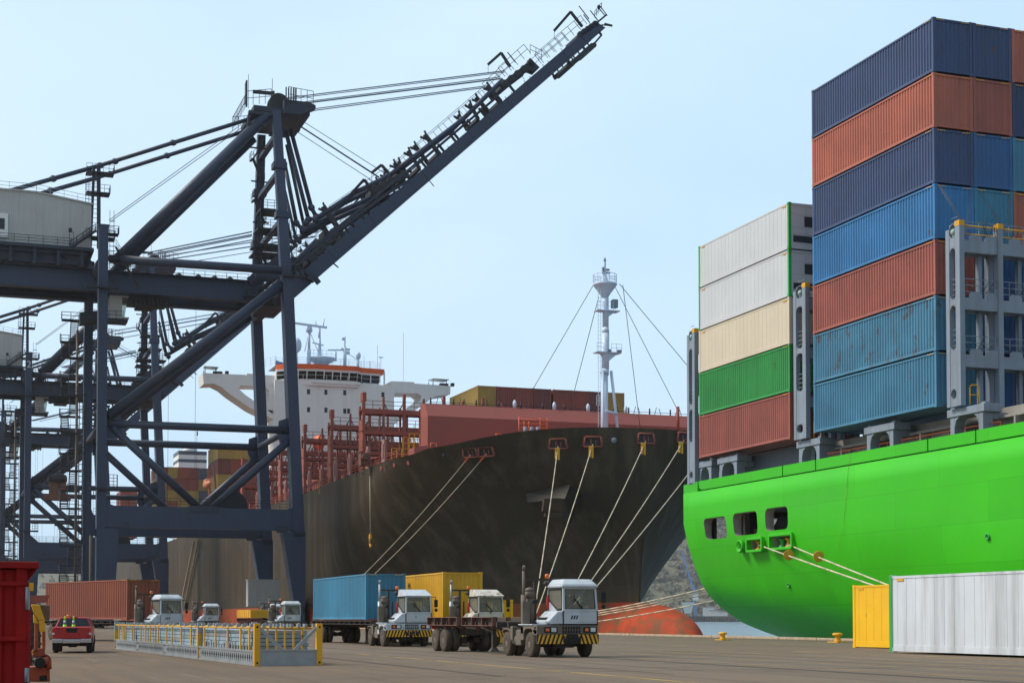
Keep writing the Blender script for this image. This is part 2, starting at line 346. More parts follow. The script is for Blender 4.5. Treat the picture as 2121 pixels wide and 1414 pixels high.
tag(b.build('quay_kerb', M['concrete'], bevel=.03), kind='structure')
b = MB()      # worn white ticks painted across the kerb
for i in range(90):
    y = 60+i*1.3+random.uniform(-.3, .3); k = random.random()
    if k < .55: b.box((QE-.60, y, .185), (QE-.1, y+.10+.12*k, .192))
tag(b.build('kerb_markings', mat('worn_white', (.5, .46, .4), .9)), kind='structure')
# painted lines along the lanes, worn through
ml = bpy.data.materials.new('worn_yellow_line'); ml.use_nodes = True
t_ = ml.node_tree; bs = t_.nodes['Principled BSDF']; bs.inputs['Base Color'].default_value = (.47, .29, .055, 1); bs.inputs['Roughness'].default_value = .85
g_ = t_.nodes.new('ShaderNodeNewGeometry'); n_ = t_.nodes.new('ShaderNodeTexNoise'); n_.inputs['Scale'].default_value = 1.1; n_.inputs['Detail'].default_value = 9; n_.inputs['Roughness'].default_value = .7
pm = t_.nodes.new('ShaderNodeMapping'); pm.inputs['Scale'].default_value = (2.5, .35, 1); t_.links.new(g_.outputs['Position'], pm.inputs[0]); t_.links.new(pm.outputs[0], n_.inputs['Vector'])
r_ = t_.nodes.new('ShaderNodeMapRange'); r_.inputs[1].default_value = .44; r_.inputs[2].default_value = .62; r_.inputs[3].default_value = .95; r_.inputs[4].default_value = .0
t_.links.new(n_.outputs['Fac'], r_.inputs[0]); t_.links.new(r_.outputs[0], bs.inputs['Alpha'])
b = MB(); dk = MB()
def strip(mb, x0, x1, y0, y1, z=.004):
    n = max(1, int((y1-y0)/6))
    for i in range(n):
        a = y0+(y1-y0)*i/n; c = y0+(y1-y0)*(i+1)/n; mb.add([(x0, a, z), (x1, a, z), (x1, c, z), (x0, c, z)], [(0, 1, 2, 3)])
for x, wd, y0, y1 in ((15.3, .16, 30, 62), (23.2, .11, 25, 140), (25.9, .12, 30, 150), (28.3, .13, 30, 170), (30.6, .15, 30, 160), (33.2, .13, 30, 190), (36.2, .12, 40, 190), (39.6, .12, 60, 190), (43.5, .13, 60, 190), (34.3, .26, 44, 60)):
    strip(b, x, x+wd, y0, y1)
tag(b.build('lane_lines', ml), kind='structure')
for x, wd, y0, y1 in ((21.9, .08, 20, 500), (22.15, .06, 20, 500), (51.0, .09, 20, 500), (51.25, .07, 20, 500), (12.6, .07, 36, 70), (17.2, .06, 36, 80), (19.0, .05, 38, 75), (24.6, .05, 30, 90), (27.2, .05, 30, 90), (29.6, .04, 30, 90)): strip(dk, x, x+wd, y0, y1, .008)
for y, x0, x1 in ((47.5, 11.5, 24), (52, 13, 19.5), (41, 14, 23), (56.2, 10.9, 17), (60.5, 12, 22), (38.5, 12, 30), (44.5, 20, 36), (50, 22, 31), (55, 24, 40), (62, 25, 44), (70, 24, 47), (80, 24, 46), (92, 28, 49), (36, 8, 13), (104, 30, 49)):
    dk.add([(x0, y, .008), (x1, y+.6, .008), (x1, y+.66, .008), (x0, y+.07, .008)], [(0, 1, 2, 3)])
tag(dk.build('crane_rail_slots', M['iron']), kind='structure')

# water
wm = bpy.data.materials.new('harbour_water'); wm.use_nodes = True; t_ = wm.node_tree; bs = t_.nodes['Principled BSDF']
bs.inputs['Base Color'].default_value = (.10, .18, .22, 1); bs.inputs['Roughness'].default_value = .22; bs.inputs['Specular IOR Level'].default_value = .5
g_ = t_.nodes.new('ShaderNodeNewGeometry'); pm = t_.nodes.new('ShaderNodeMapping'); pm.inputs['Scale'].default_value = (1, .6, 1); t_.links.new(g_.outputs['Position'], pm.inputs[0])
n_ = t_.nodes.new('ShaderNodeTexNoise'); n_.inputs['Scale'].default_value = .35; n_.inputs['Detail'].default_value = 9; t_.links.new(pm.outputs[0], n_.inputs['Vector'])
bp = t_.nodes.new('ShaderNodeBump'); bp.inputs['Strength'].default_value = .55; bp.inputs['Distance'].default_value = .5; t_.links.new(n_.outputs['Fac'], bp.inputs['Height']); t_.links.new(bp.outputs[0], bs.inputs['Normal'])
WL = -2.5
b = MB(); b.add([(QE-.5, -300, WL), (9000, -300, WL), (9000, 9000, WL), (QE-.5, 9000, WL)], [(0, 1, 2, 3)]); tag(b.build('harbour_water', wm), kind='structure')

# hills round the bay
def hillmat():
    m = bpy.data.materials.new('scrub_hillside'); m.use_nodes = True; t = m.node_tree; N = t.nodes; L = t.links; b = N['Principled BSDF']; b.inputs['Roughness'].default_value = .95
    g = N.new('ShaderNodeNewGeometry'); n = N.new('ShaderNodeTexNoise'); n.inputs['Scale'].default_value = .022; n.inputs['Detail'].default_value = 10; n.inputs['Roughness'].default_value = .68; L.new(g.outputs['Position'], n.inputs['Vector'])
    r = N.new('ShaderNodeValToRGB'); e = r.color_ramp.elements; e[0].position = .33; e[0].color = (.105, .10, .066, 1); e[1].position = .68; e[1].color = (.175, .155, .108, 1); x = e.new(.5); x.color = (.12, .112, .066, 1)  # tones kept close together: haze put into the slope's colour
    L.new(n.outputs['Fac'], r.inputs[0]); L.new(r.outputs[0], b.inputs['Base Color']); return m
from mathutils import noise as mnoise
def hill_h(az, d):      # height by bearing and distance from the quay
    right = 1/(1+math.exp(-(az-R(12))/R(2.2)))
    top = 104 + 190*right + 26*mnoise.noise(V((az*9, 1.3, 0)))
    k = max(0, min(1, (d-2450)/900)); k = k*k*(3-2*k)
    return WL-.5 + k*top*(1+.10*mnoise.noise(V((az*30, d/300, 2)))) + k*9*mnoise.noise(V((az*120, d/70, 5)))
b = MB(); A0, A1, na, nd = -32, 62, 260, 26
for j in range(nd+1):
    for i in range(na+1):
        a = R(A0+(A1-A0)*i/na); d = 2400+1500*(j/nd); b.v.append((math.sin(a)*d, math.cos(a)*d, hill_h(a, d)))
for j in range(nd):
    for i in range(na): b.f.append((j*(na+1)+i, j*(na+1)+i+1, (j+1)*(na+1)+i+1, (j+1)*(na+1)+i)); b.m.append(0); b.s.append(True)
HM = hillmat(); tag(b.build('far_hills', HM), kind='structure')
# hillside trees: one mass of leafy clumps
b = MB()
def clump(c, r, n=26):
    for _ in range(n):
        a = random.uniform(0, 2*PI); z = random.uniform(-.5, 1); q = math.sqrt(max(0, 1-z*z*.8))*random.uniform(.55, 1)
        p = V(c)+V((math.cos(a)*q*r, math.sin(a)*q*r, z*r*.8)); s = r*random.uniform(.28, .5)
        u = V((random.gauss(0, 1), random.gauss(0, 1), random.gauss(0, 1))).normalized(); v = u.orthogonal().normalized()
        b.add([p+u*s, p-u*s*.6+v*s, p-u*s*.5-v*s], [(0, 1, 2)], random.choice((0, 0, 1, 2)))
for _ in range(1500):
    a = R(random.uniform(23, 28.5)); d = 2480+random.random()**.8*1100
    clump((math.sin(a)*d, math.cos(a)*d, hill_h(a, d)+3), random.uniform(4, 11))
for _ in range(260):
    a = R(random.uniform(-2, 5)); d = 2480+random.random()*900
    clump((math.sin(a)*d, math.cos(a)*d, hill_h(a, d)+2), random.uniform(3, 8), 18)
tag(b.build('hillside_trees', [mat('foliage_dark', (.10, .096, .066), .9), mat('foliage_mid', (.115, .108, .07), .9), mat('foliage_brown', (.145, .125, .09), .9)]), 'brown green scrub and trees covering the far hillside across the water', kind='stuff')  # foliage tones lightened and evened out to look hazy
def at_bearing(px, d, z=0.0):
    q = ray(px, HZ); q = V((q.x, q.y, 0)).normalized(); return V((q.x*d, q.y*d, z)), math.atan2(q.x, q.y)
wallm = mat('far_white_wall', (.72, .72, .70), .8); roofm = mat('far_roof', (.34, .33, .34), .8); bluem = mat('far_blue_paint', (.08, .22, .48), .6); pierm = mat('far_pier_dark', (.10, .095, .09), .9)
for i, (px, py, wd, hh) in enumerate(((1360, 1098, 12, 8), (1372, 1106, 20, 9), (1388, 1099, 14, 10), (1378, 1122, 10, 7), (1396, 1112, 12, 9), (1404, 1104, 16, 8), (1366, 1112, 8, 6), (1392, 1121, 14, 7), (1411, 1118, 12, 8), (1352, 1106, 9, 6), (1372, 1133, 9, 6))):
    d = 3350; p, a = at_bearing(px, d); zt = EYE+(HZ-py)*d/FPX
    for dd in range(2500, 3850, 12):       # walk the sight line until it meets the hill
        q, a = at_bearing(px, dd)
        if hill_h(a, dd) >= EYE+(HZ-py)*dd*.98/FPX: d = dd; p = q; break
    z0 = hill_h(a, d)-2
    t = thing('hillside_house', (p.x, p.y, z0), 'small pale house high on the far hillside between the two ships', 'house', 'houses on the far hillside', rz=-a+random.uniform(-.3, .3))
    b = MB(); b.box((-wd/2, -5, 0), (wd/2, 5, hh+2)); b.build('wall', wallm, t, local=True)
    b = MB(); b.prism([(-wd/2-.6, -5.5, hh+2), (wd/2+.6, -5.5, hh+2), (0, -5.5, hh+5)], (0, 11, 0)); b.build('roof', roofm, t, local=True)
# far pier with sheds and a blue harbour crane
p0, a0 = at_bearing(1380, 2150); p1, _ = at_bearing(1560, 2150)
b = MB(); dr = (p1-p0).normalized(); pp = V((-dr.y, dr.x, 0))
b.hexa([p0+V((0, 0, WL)), p1+V((0, 0, WL)), p1+pp*40+V((0, 0, WL)), p0+pp*40+V((0, 0, WL)), p0+V((0, 0, 5)), p1+V((0, 0, 5)), p1+pp*40+V((0, 0, 5)), p0+pp*40+V((0, 0, 5))])
for i in range(34): q = p0.lerp(p1, (i+.5)/34)-pp*1.2; b.box((q.x-.7, q.y-.7, WL), (q.x+.7, q.y+.7, 5.4))
tag(b.build('far_pier', pierm), 'dark piled pier along the far shore below the white sheds', 'pier')
for i, (px, wd, hh, lb) in enumerate(((1467, 15, 12, 'white boxy shed on the far pier nearest the red bulb'), (1481, 17, 7.5, 'long low white shed in the middle of the far pier'), (1498, 12, 6, 'small white shed at the end of the far pier by the green hull'))):
    p, a = at_bearing(px, 2170)
    t = thing('pier_shed', (p.x, p.y, 4.9), lb, 'shed', 'white sheds on the far pier', rz=-a)
    b = MB(); b.box((-wd/2, 0, 0), (wd/2, 10, hh)); b.build('wall', wallm, t, local=True)
    b = MB(); b.box((-wd/2-.5, -.5, hh), (wd/2+.5, 10.5, hh+1.2)); b.build('roof', roofm, t, local=True)
p, a = at_bearing(1441, 2170)
t = thing('harbour_crane', (p.x, p.y, 4.9), 'blue slender harbour crane on the far pier beside the green stern', 'crane', rz=-a)
b = MB(); b.bar((0, 5, 0), (-2, 5, 40), 4, 4, w2=2.5); b.build('tower', bluem, t, local=True)
b = MB(); b.bar((-1, 5, 30), (-19, 5, 92), 3.4, 3, w2=1.6); b.build('jib', bluem, t, local=True)
b = MB(); b.bar((-19, 5, 92), (-15, 5, 58), .6, .6); b.bar((-19, 5, 92), (-3, 5, 40), .5, .5); b.build('hoist_rope', bluem, t, local=True)
b = MB(); b.box((-4, 2, 22), (4, 8, 31)); b.build('cab', wallm, t, local=True)
p, a = at_bearing(1425, 2140)
t = thing('loading_hopper', (p.x, p.y, 4.9), 'pale conical loading hopper on legs on the far pier behind the red bulb', 'hopper', rz=-a)
b = MB(); b.hexa([(-4, 0, 4), (4, 0, 4), (4, 8, 4), (-4, 8, 4), (-9, -4, 19), (9, -4, 19), (9, 12, 19), (-9, 12, 19)]); b.build('bin', wallm, t, local=True)
for sx_ in (-4, 4):
    b = MB(); b.bar((sx_, 4, 0), (sx_, 4, 7), 1, 1); b.build('leg', wallm, t, local=True)

# sea haze: one closed box of thin pale air round the whole place
b = MB(); b.box((-1800, -140, -8), (5200, 4200, 330))
hm = bpy.data.materials.new('thin_sea_haze'); hm.use_nodes = True; t_ = hm.node_tree; t_.nodes.clear(); o_ = t_.nodes.new('ShaderNodeOutputMaterial'); v_ = t_.nodes.new('ShaderNodeVolumePrincipled')
v_.inputs['Color'].default_value = (.97, .97, .96, 1); v_.inputs['Density'].default_value = .00007; v_.inputs['Anisotropy'].default_value = .2; t_.links.new(v_.outputs[0], o_.inputs['Volume'])
tag(b.build('haze', hm), kind='stuff')
# ================================================================== CONTAINERS
_cm = {}
def corr(b, p0, du, dn, dz, n, amp, flat=False):
    """corrugated sheet from p0 along du (length vector), up dz, relief along dn"""
    us = []
    for i in range(n):
        a = i/n; c = 1/n
        if flat: us += [(a, 0), (a+c*.46, 0), (a+c*.5, -amp), (a+c*.54, 0)]
        else: us += [(a, 0), (a+c*.30, 0), (a+c*.5, -amp), (a+c*.80, -amp)]
    us.append((1, 0)); vs_ = []
    for u, k in us: q = V(p0)+V(du)*u+V(dn)*k; vs_ += [q, q+V(dz)]
    b.add(vs_, [(2*i, 2*i+2, 2*i+3, 2*i+1) for i in range(len(us)-1)])
def cmeshes(L, W, Hh, style='corr', n=None):
    key = (L, W, Hh, style)
    if key in _cm: return _cm[key]
    flat = style != 'corr'; k = Hh/2.9; n = n or int(L/(.33*k) if not flat else L/(.62*k)); d = {}
    b = MB(); pw = .17*k; rh = .14*k
    for sx_ in (-1, 1):
        for sy in (0, 1):
            x0 = sx_*W/2; y0 = 0 if sy == 0 else L
            b.box((x0, y0, .18*k), (x0-sx_*pw, y0+(pw if sy == 0 else -pw), Hh-.12*k), 2)
            for z0, z1 in ((0, .18*k), (Hh-.12*k, Hh)): b.box((x0+sx_*.012, y0-(.012 if sy == 0 else -.012), z0), (x0-sx_*(pw+.03), y0+(pw+.03 if sy == 0 else -pw-.03), z1), 2)
        b.box((sx_*W/2-sx_*.005, pw+.03, .04*k), (sx_*(W/2-.10*k), L-pw-.03, .04*k+rh*(1.7 if flat else 1)))
        b.box((sx_*W/2-sx_*.005, pw+.03, Hh-.12*k), (sx_*(W/2-.09*k), L-pw-.03, Hh-.03*k))
    for y0 in (.006, L-.106*k):
        b.box((-W/2+pw, y0, .05*k), (W/2-pw, y0+.1*k, .17*k)); b.box((-W/2+pw, y0, Hh-.14*k), (W/2-pw, y0+.1*k, Hh-.03*k))
    b.box((-W/2+.12, .15, .10*k), (W/2-.12, L-.15, .16*k))
    if not flat:
        for sx_ in (-1, 1):
            for i in range(4):
                a = sx_*(W/2-.25*k-i*.13*k); b.hexa([(a-.03*k, -.004, Hh-.115*k), (a+.03*k, -.004, Hh-.115*k), (a+.03*k, .05, Hh-.115*k), (a-.03*k, .05, Hh-.115*k), (a-.005*k, -.004, Hh-.05*k), (a+.055*k, -.004, Hh-.05*k), (a+.055*k, .05, Hh-.05*k), (a-.005*k, .05, Hh-.05*k)], 1)
                b.hexa([(sx_*(W/2+.004), .3*k+i*.13*k, Hh-.10*k), (sx_*(W/2-.05), .3*k+i*.13*k, Hh-.10*k), (sx_*(W/2-.05), .36*k+i*.13*k, Hh-.10*k), (sx_*(W/2+.004), .36*k+i*.13*k, Hh-.10*k)]+[(sx_*(W/2+(.004 if q in (0, 3) else -.05)), (.32 if q in (0, 1) else .38)*k+i*.13*k, Hh-.045*k) for q in range(4)], 1)
    else:
        for i in (0, 1): b.box((-W/2-.006, (.35 if i == 0 else 0)*k+(0 if i == 0 else L-.9*k), Hh-.22*k), (-W/2+.02, (.35 if i == 0 else 0)*k+(0 if i == 0 else L-.9*k)+.42*k, Hh-.14*k), 1)
    d['frame'] = b
    am = .066*k if not flat else .018*k; zl = .17*k if not flat else .27*k; zh = Hh-.11*k
    for nm, sx_ in (('side_panel', -1), ('side_panel.001', 1)):
        b = MB(); x = sx_*(W/2-.025*k)
        if sx_ < 0: corr(b, (x, L-pw, zl), (0, -(L-2*pw), 0), (-1, 0, 0), (0, 0, zh-zl), n, am, flat)
        else: corr(b, (x, pw, zl), (0, L-2*pw, 0), (1, 0, 0), (0, 0, zh-zl), n, am, flat)
        d[nm] = b
    ne = int(W/(.30*k))
    b = MB()
    if style == 'reefer':
        b.box((-W/2+pw, .05, .16*k), (W/2-pw, .3, Hh-.13*k))
    else: corr(b, (-W/2+pw, .035, .16*k), (W-2*pw, 0, 0), (0, -1, 0), (0, 0, Hh-.3*k), ne if not flat else 4, am*.6, flat)
    d['end_panel'] = b
    b = MB(); b.box((-W/2+pw, L-.09, .16*k), (-.01, L-.03, Hh-.13*k)); b.box((.01, L-.09, .16*k), (W/2-pw, L-.03, Hh-.13*k)); d['door'] = b
    b = MB()
    for x in (-.75, -.35, .35, .75): b.tube((x*W/2.44, L-.005, .12*k), (x*W/2.44, L-.005, Hh-.1*k), .025*k, 6)
    d['lock_rods'] = b
    b = MB()
    corr(b, (-W/2+.06, L-.12, Hh-.06*k), (0, -(L-.24), 0), (0, 0, 1), (W-.12, 0, 0), int(n/2), .02*k) ; d['roof'] = b
    if style == 'reefer':
        b = MB(); w2 = W/2-pw-.08
        b.box((-w2*.1, .03, Hh*.50), (w2*.75, .05, Hh*.72)); b.box((-w2*.9, .03, Hh*.16), (w2*.9, .05, Hh*.30)); d['vent'] = b
        b = MB()
        for z in (.33, .48, .75): b.box((-w2, .035, Hh*z), (w2, .06, Hh*z+.03))
        b.box((-.03, .036, Hh*.3), (.03, .062, Hh*.9)); d['seam_strips'] = b
    _cm[key] = {kk: bb.mesh(kk.split('.')[0]) for kk, bb in d.items()}
    for me in _cm[key].values(): me.materials.append(None); me.materials.append(None); me.materials.append(None)
    return _cm[key]
def setm(o, *ms):
    for i, m in enumerate(ms): o.material_slots[i].link = 'OBJECT'; o.material_slots[i].material = m
def container(loc, L, W, Hh, color, label, style='corr', frame=None, rz=0, group=None, n=None):
    t = thing('shipping_container' if style == 'corr' else 'refrigerated_container', loc, label, 'container', group, rz)
    m = M['c_'+color]
    for nm, me in cmeshes(L, W, Hh, style, n).items():
        o = bpy.data.objects.new(nm.split('.')[0], me); COL.objects.link(o); o.parent = t
        setm(o, {'lock_rods': M['galv'], 'vent': M['iron'], 'seam_strips': M['house']}.get(nm, m), M['yellow'], M[frame] if frame else m)
    return t
_one = {}
def container_simple(loc, L, W, Hh, color, label, group):
    key = (L, W, Hh)
    if key not in _one:
        b = MB()
        b.box((-W/2, 0, 0), (-W/2+.2, .2, Hh)); b.box((W/2-.2, 0, 0), (W/2, .2, Hh)); b.box((-W/2, L-.2, 0), (-W/2+.2, L, Hh)); b.box((W/2-.2, L-.2, 0), (W/2, L, Hh))
        b.box((-W/2+.2, .02, Hh-.2), (W/2-.2, .2, Hh-.03)); b.box((-W/2+.2, .02, .05), (W/2-.2, .2, .25)); b.box((-W/2+.02, .2, Hh-.2), (-W/2+.2, L-.2, Hh-.03)); b.box((-W/2+.02, .2, .05), (-W/2+.2, L-.2, .25))
        corr(b, (-W/2+.05, L-.2, .25), (0, -(L-.4), 0), (-1, 0, 0), (0, 0, Hh-.45), 26, .07); corr(b, (-W/2+.2, .06, .25), (W-.4, 0, 0), (0, -1, 0), (0, 0, Hh-.45), 7, .06)
        b.add([(W/2-.05, .2, .25), (W/2-.05, L-.2, .25), (W/2-.05, L-.2, Hh-.2), (W/2-.05, .2, Hh-.2)], [(0, 1, 2, 3)]); b.add([(-W/2+.1, .1, Hh-.05), (W/2-.1, .1, Hh-.05), (W/2-.1, L-.1, Hh-.05), (-W/2+.1, L-.1, Hh-.05)], [(0, 1, 2, 3)])
        b.add([(-W/2+.2, L-.05, .1), (-W/2+.2, L-.05, Hh-.1), (W/2-.2, L-.05, Hh-.1), (W/2-.2, L-.05, .1)], [(0, 1, 2, 3)])
        me = b.mesh('shipping_container'); me.materials.append(None); _one[key] = me
    o = bpy.data.objects.new('shipping_container', _one[key]); COL.objects.link(o); o.location = loc; setm(o, M['c_'+color]); return tag(o, label, 'container', group)

# ================================================================== GREEN SHIP
GT = 56.5; GB = 46.0; GS = 117.0; DZ = 12.45; BZ = 11.62
CP = [(12.6, 0), (9.2, .02), (7.6, .35), (5.9, .9), (4.15, 1.65), (3, 2.6), (2.1, 3.7), (1.1, 5.4), (.47, 7.1), (-.1, 9), (-1.2, 13), (-2.6, 19), (-4, 23)]
def interp(tab, z):
    if z >= tab[0][0]: return tab[0][1]
    for (z0, v0), (z1, v1) in zip(tab, tab[1:]):
        if z >= z1: return v0+(v1-v0)*(z0-z)/(z0-z1)
    return tab[-1][1]
def ginset(s, z):
    k = max(0, GS-s); return interp(CP, z+.075*k) * max(0, 1-k/130.0) + .10*max(0, (9-z))/9
ship = thing('container_ship', (GT+23, 70, WL), 'bright green container ship whose rounded stern towers over the quay at right', 'ship')
zs = [-3.4, -2.6, -1.9, -1.2, -.6, -.1, .3, .7, 1.1, 1.6, 2.1, 2.6, 3.1, 3.7, 4.4, 5.2, 6.1, 7, 8, 9.2, 10.4, BZ]
ss = [GS, GS-.25, GS-1, GS-2.5, GS-5, GS-8, GS-12, GS-17, GS-23, 86, 78, 68, 56, 44, 30]
b = MB(); nz = len(zs)
for s in ss:
    rnd = .55*max(0, 1-(GS-s)/1.0)**2
    for z in zs: b.v.append((GT+ginset(s, z)+rnd, s, z))
    for z in reversed(zs): b.v.append((GT+GB-ginset(s, z)-rnd, s, z))
n2 = 2*nz
for i in range(len(ss)-1):
    for j in range(n2):
        j2 = (j+1) % n2; b.f.append((i*n2+j, i*n2+j2, (i+1)*n2+j2, (i+1)*n2+j)); b.m.append(0); b.s.append(j != n2-1 and j != nz-1)
b.f.append(tuple(range(n2))[::-1]); b.m.append(0); b.s.append(False)
b.f.append(tuple((len(ss)-1)*n2+j for j in range(n2))); b.m.append(0); b.s.append(False)
hull = b.build('hull', [M['green'], M['coaming'], M['darkroom']], ship)
# mooring deck openings: a real cavity, its openings to the side and through the transom
def rbox(x0, x1, y0, y1, z0, z1, r, axis):
    mb = MB(); pts = []
    u0, u1 = (y0, y1) if axis == 'x' else (x0, x1)
    for cu, cz, a in ((u1-r, z0+r, -90), (u1-r, z1-r, 0), (u0+r, z1-r, 90), (u0+r, z0+r, 180)):
        for k in range(5): th = R(a+90*k/4); pts.append((cu+r*math.cos(th), cz+r*math.sin(th)))
    if axis == 'x': mb.prism([(x0, u, z) for u, z in pts], (x1-x0, 0, 0), 0)
    else: mb.prism([(u, y0, z) for u, z in pts], (0, y1-y0, 0), 0)
    return mb
def cut(o, mb, mm='coaming'):
    me = mb.mesh('cutter'); me.materials.append(M[mm]); c = bpy.data.objects.new('cutter', me); COL.objects.link(c); c.location = o.location
    if o.parent: c.location = world_loc(o)
    md = o.modifiers.new('cut', 'BOOLEAN'); md.operation = 'DIFFERENCE'; md.object = c; md.solver = 'EXACT'
    try: md.material_mode = 'TRANSFER'
    except Exception: pass
    bpy.context.view_layer.update()
    me2 = bpy.data.meshes.new_from_object(o.evaluated_get(bpy.context.evaluated_depsgraph_get()))
    o.modifiers.clear(); o.data = me2; bpy.data.objects.remove(c)
def sy(px, t=GT): return onX(px, 1200, t).y
def gz(px, py, t=GT): return onX(px, py, t).z
_hm = hull.data; _hv = [v.co.copy() for v in _hm.vertices]; _hn = [v.normal.copy() for v in _hm.vertices]; _hp = [tuple(p.vertices) for p in _hm.polygons]
room = MB(); room.box((GT+.75, 98.5, 6.75), (GT+20, GS-1.4, 10.3)); cut(hull, room, 'darkroom')
for x0, x1, y0, y1 in ((1457, 1503, 1071, 1115), (1518, 1568, 1060, 1107), (1585, 1632, 1050, 1097)):
    xm = (x0+x1)/2; cut(hull, rbox(GT-1, GT+3, sy(x1), sy(x0), gz(xm, y1), gz(xm, y0), .42, 'x'))
low = []
for x0, x1, y0, y1 in ((1549, 1577, 1118, 1137), (1596, 1639, 1110, 1132)):
    xm = (x0+x1)/2; q = (sy(x1), sy(x0), gz(xm, y1), gz(xm, y0)); low.append(q); cut(hull, rbox(GT-1, GT+3, *q, .08, 'x'))
for tx in (60.6, 64.6, 68.6, 72.6): cut(hull, rbox(tx-1.5, tx+1.5, GS-2.5, GS+1, 6.2, 9.8, .4, 'y'))
def keep_normals(o):
    from mathutils.interpolate import poly_3d_calc
    tr = BVHTree.FromPolygons(_hv, _hp[:-2]); me = o.data; out_n = []
    for p in me.polygons:
        for li in p.loop_indices:
            if p.material_index == 0 and abs(p.normal.y) < .8:
                co = me.vertices[me.loops[li].vertex_index].co; lo, nn, idx, dd = tr.find_nearest(co); f = _hp[idx]
                wts = poly_3d_calc([_hv[i] for i in f], lo); q = V((0, 0, 0))
                for w_, i in zip(wts, f): q += _hn[i]*w_
                q.normalize(); out_n.append(-q if q.dot(p.normal) < 0 else q)
            else: out_n.append(p.normal.copy())
    me.polygons.foreach_set('use_smooth', [True]*len(me.polygons)); me.normals_split_custom_set(out_n)
keep_normals(hull)
b = MB()
for y0, y1, z0, z1 in low:
    x = GT+.25; yy = [(y0-.12, z0-.12), (y1+.12, z0-.12), (y1+.12, z1+.12), (y0-.12, z1+.12)]
    for i in range(4):
        (a, c), (d, e) = yy[i], yy[(i+1) % 4]; b.bar((x, a, c), (x, d, e), .2, .7, ref=(1, 0, 0))
b.build('fairlead_frame', M['green'], ship, bevel=.04)
rr = []
for y0, y1, z0, z1 in low:
    nr = 2 if y1-y0 < 2.2 else 3
    for i in range(nr):
        yy = y0+(y1-y0)*(i+.5)/nr; b = MB(); b.lathe((GT+.75, yy, z0-.05), [(.34, 0), (.34, .1), (.22, .2), (.2, .5), (.33, .62), (.33, .7)], 14); b.build('mooring_roller', M['yellow'] if i < 2 else M['frame_green'], ship)
b = MB(); p = onX(1535, 1131, GT+.15); b.lathe(p, [(.44, .25), (.5, -.05), (.5, -.2), (.40, -.24), (.3, .1)], 20, 'x'); b.build('round_fairlead', M['green'], ship)
b = MB(); b.tube(p+V((.05, 0, 0)), p+V((.35, 0, 0)), .36, 16); b.build('fairlead_hole', M['iron'], ship)
b = MB()
for px in (1488, 1545, 1556): b.box((GT+2.4, sy(px, GT+3)-.15, 6.75), (GT+2.8, sy(px, GT+3)+.15, 10.3))
b.box((GT+4, 109, 6.75), (GT+4.4, 111.5, 8.6)); build_split(b, 'deck_stanchion', M['coaming'], ship)
b = MB(); q = onX(1612, 1080, GT+3); b.lathe((GT+3.4, q.y, 8.2), [(1.1, -.1), (1.1, .1)], 20, 'x'); b.lathe((GT+3.4, q.y+1.7, 8.0), [(.9, -.6), (.9, -.5), (.35, -.5), (.35, .5), (.9, .5), (.9, .6)], 16, 'x'); b.build('mooring_winch', M['iron'], ship)
# deck, bulwark panels with slots between
b = MB(); b.box((GT+1.0, 30, BZ-.02), (GT+GB-1, GS-1.2, BZ+.10)); b.build('deck', M['coaming'], ship)
seps = [113.5, 99.9, 95.3, 82.0, 77.2, 63.5, 50, 36]
for i in range(len(seps)-1):
    s1, s0 = seps[i]-.07, seps[i+1]+.07; x = GT+.05
    if i == 0: pts = [(x, s0, BZ+.10), (x, s1-.55, BZ+.10), (x, s1-.15, BZ+.25), (x, s1, BZ+.65), (x, s1, DZ), (x, s0, DZ)]
    else: pts = [(x, s0, BZ+.10), (x, s1, BZ+.10), (x, s1, DZ), (x, s0, DZ)]
    mb = MB(); mb.prism(pts, (.14, 0, 0)); mb.build('bulwark_panel', M['green'], ship)
mb = MB(); mb.prism([(GT+.25, 113.6, BZ-.01), (GT+.25, GS-.6, BZ-.01), (GT+.25, GS-.6, DZ-.1), (GT+.25, 113.6, DZ)], (.15, 0, 0)); mb.prism([(GT+.05, 113.6, BZ-.01), (GT+.05, GS-.85, BZ-.01), (GT+.05, GS-.85, DZ-.1), (GT+.05, 113.6, DZ)], (.2, 0, 0))
mb.prism([(GT+.3, GS-1.0, BZ-.01), (GT+GB-.3, GS-1.0, BZ-.01), (GT+GB-.3, GS-1.0, DZ-.1), (GT+.3, GS-1.0, DZ-.1)], (0, .2, 0)); mb.build('stern_bulwark', M['green'], ship)
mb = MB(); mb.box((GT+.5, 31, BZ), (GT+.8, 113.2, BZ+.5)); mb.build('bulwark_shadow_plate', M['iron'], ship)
b = MB(); b.box((GT+2.2, 32, BZ), (GT+2.5, 98, 13.9)); b.box((GT+1.6, 32, 13.2), (GT+2.2, 96, 13.35))
for i in range(14): b.box((GT+1.4, 33+i*4.7, BZ), (GT+2.2, 33.15+i*4.7, 13.2))
b.build('hatch_coaming', M['coaming'], ship)
b = MB(); b.rail((GT+.9, 76, BZ+.1), (GT+.9, 96, BZ+.1), 1.15, 1.6, .03); b.build('deck_handrail', M['hyd'], ship)
b = MB(); b.box((GT+1.9, 98.5, BZ), (GT+2.2, 110.5, 14.0)); b.build('dark_coaming', M['c_slate grey'], ship)
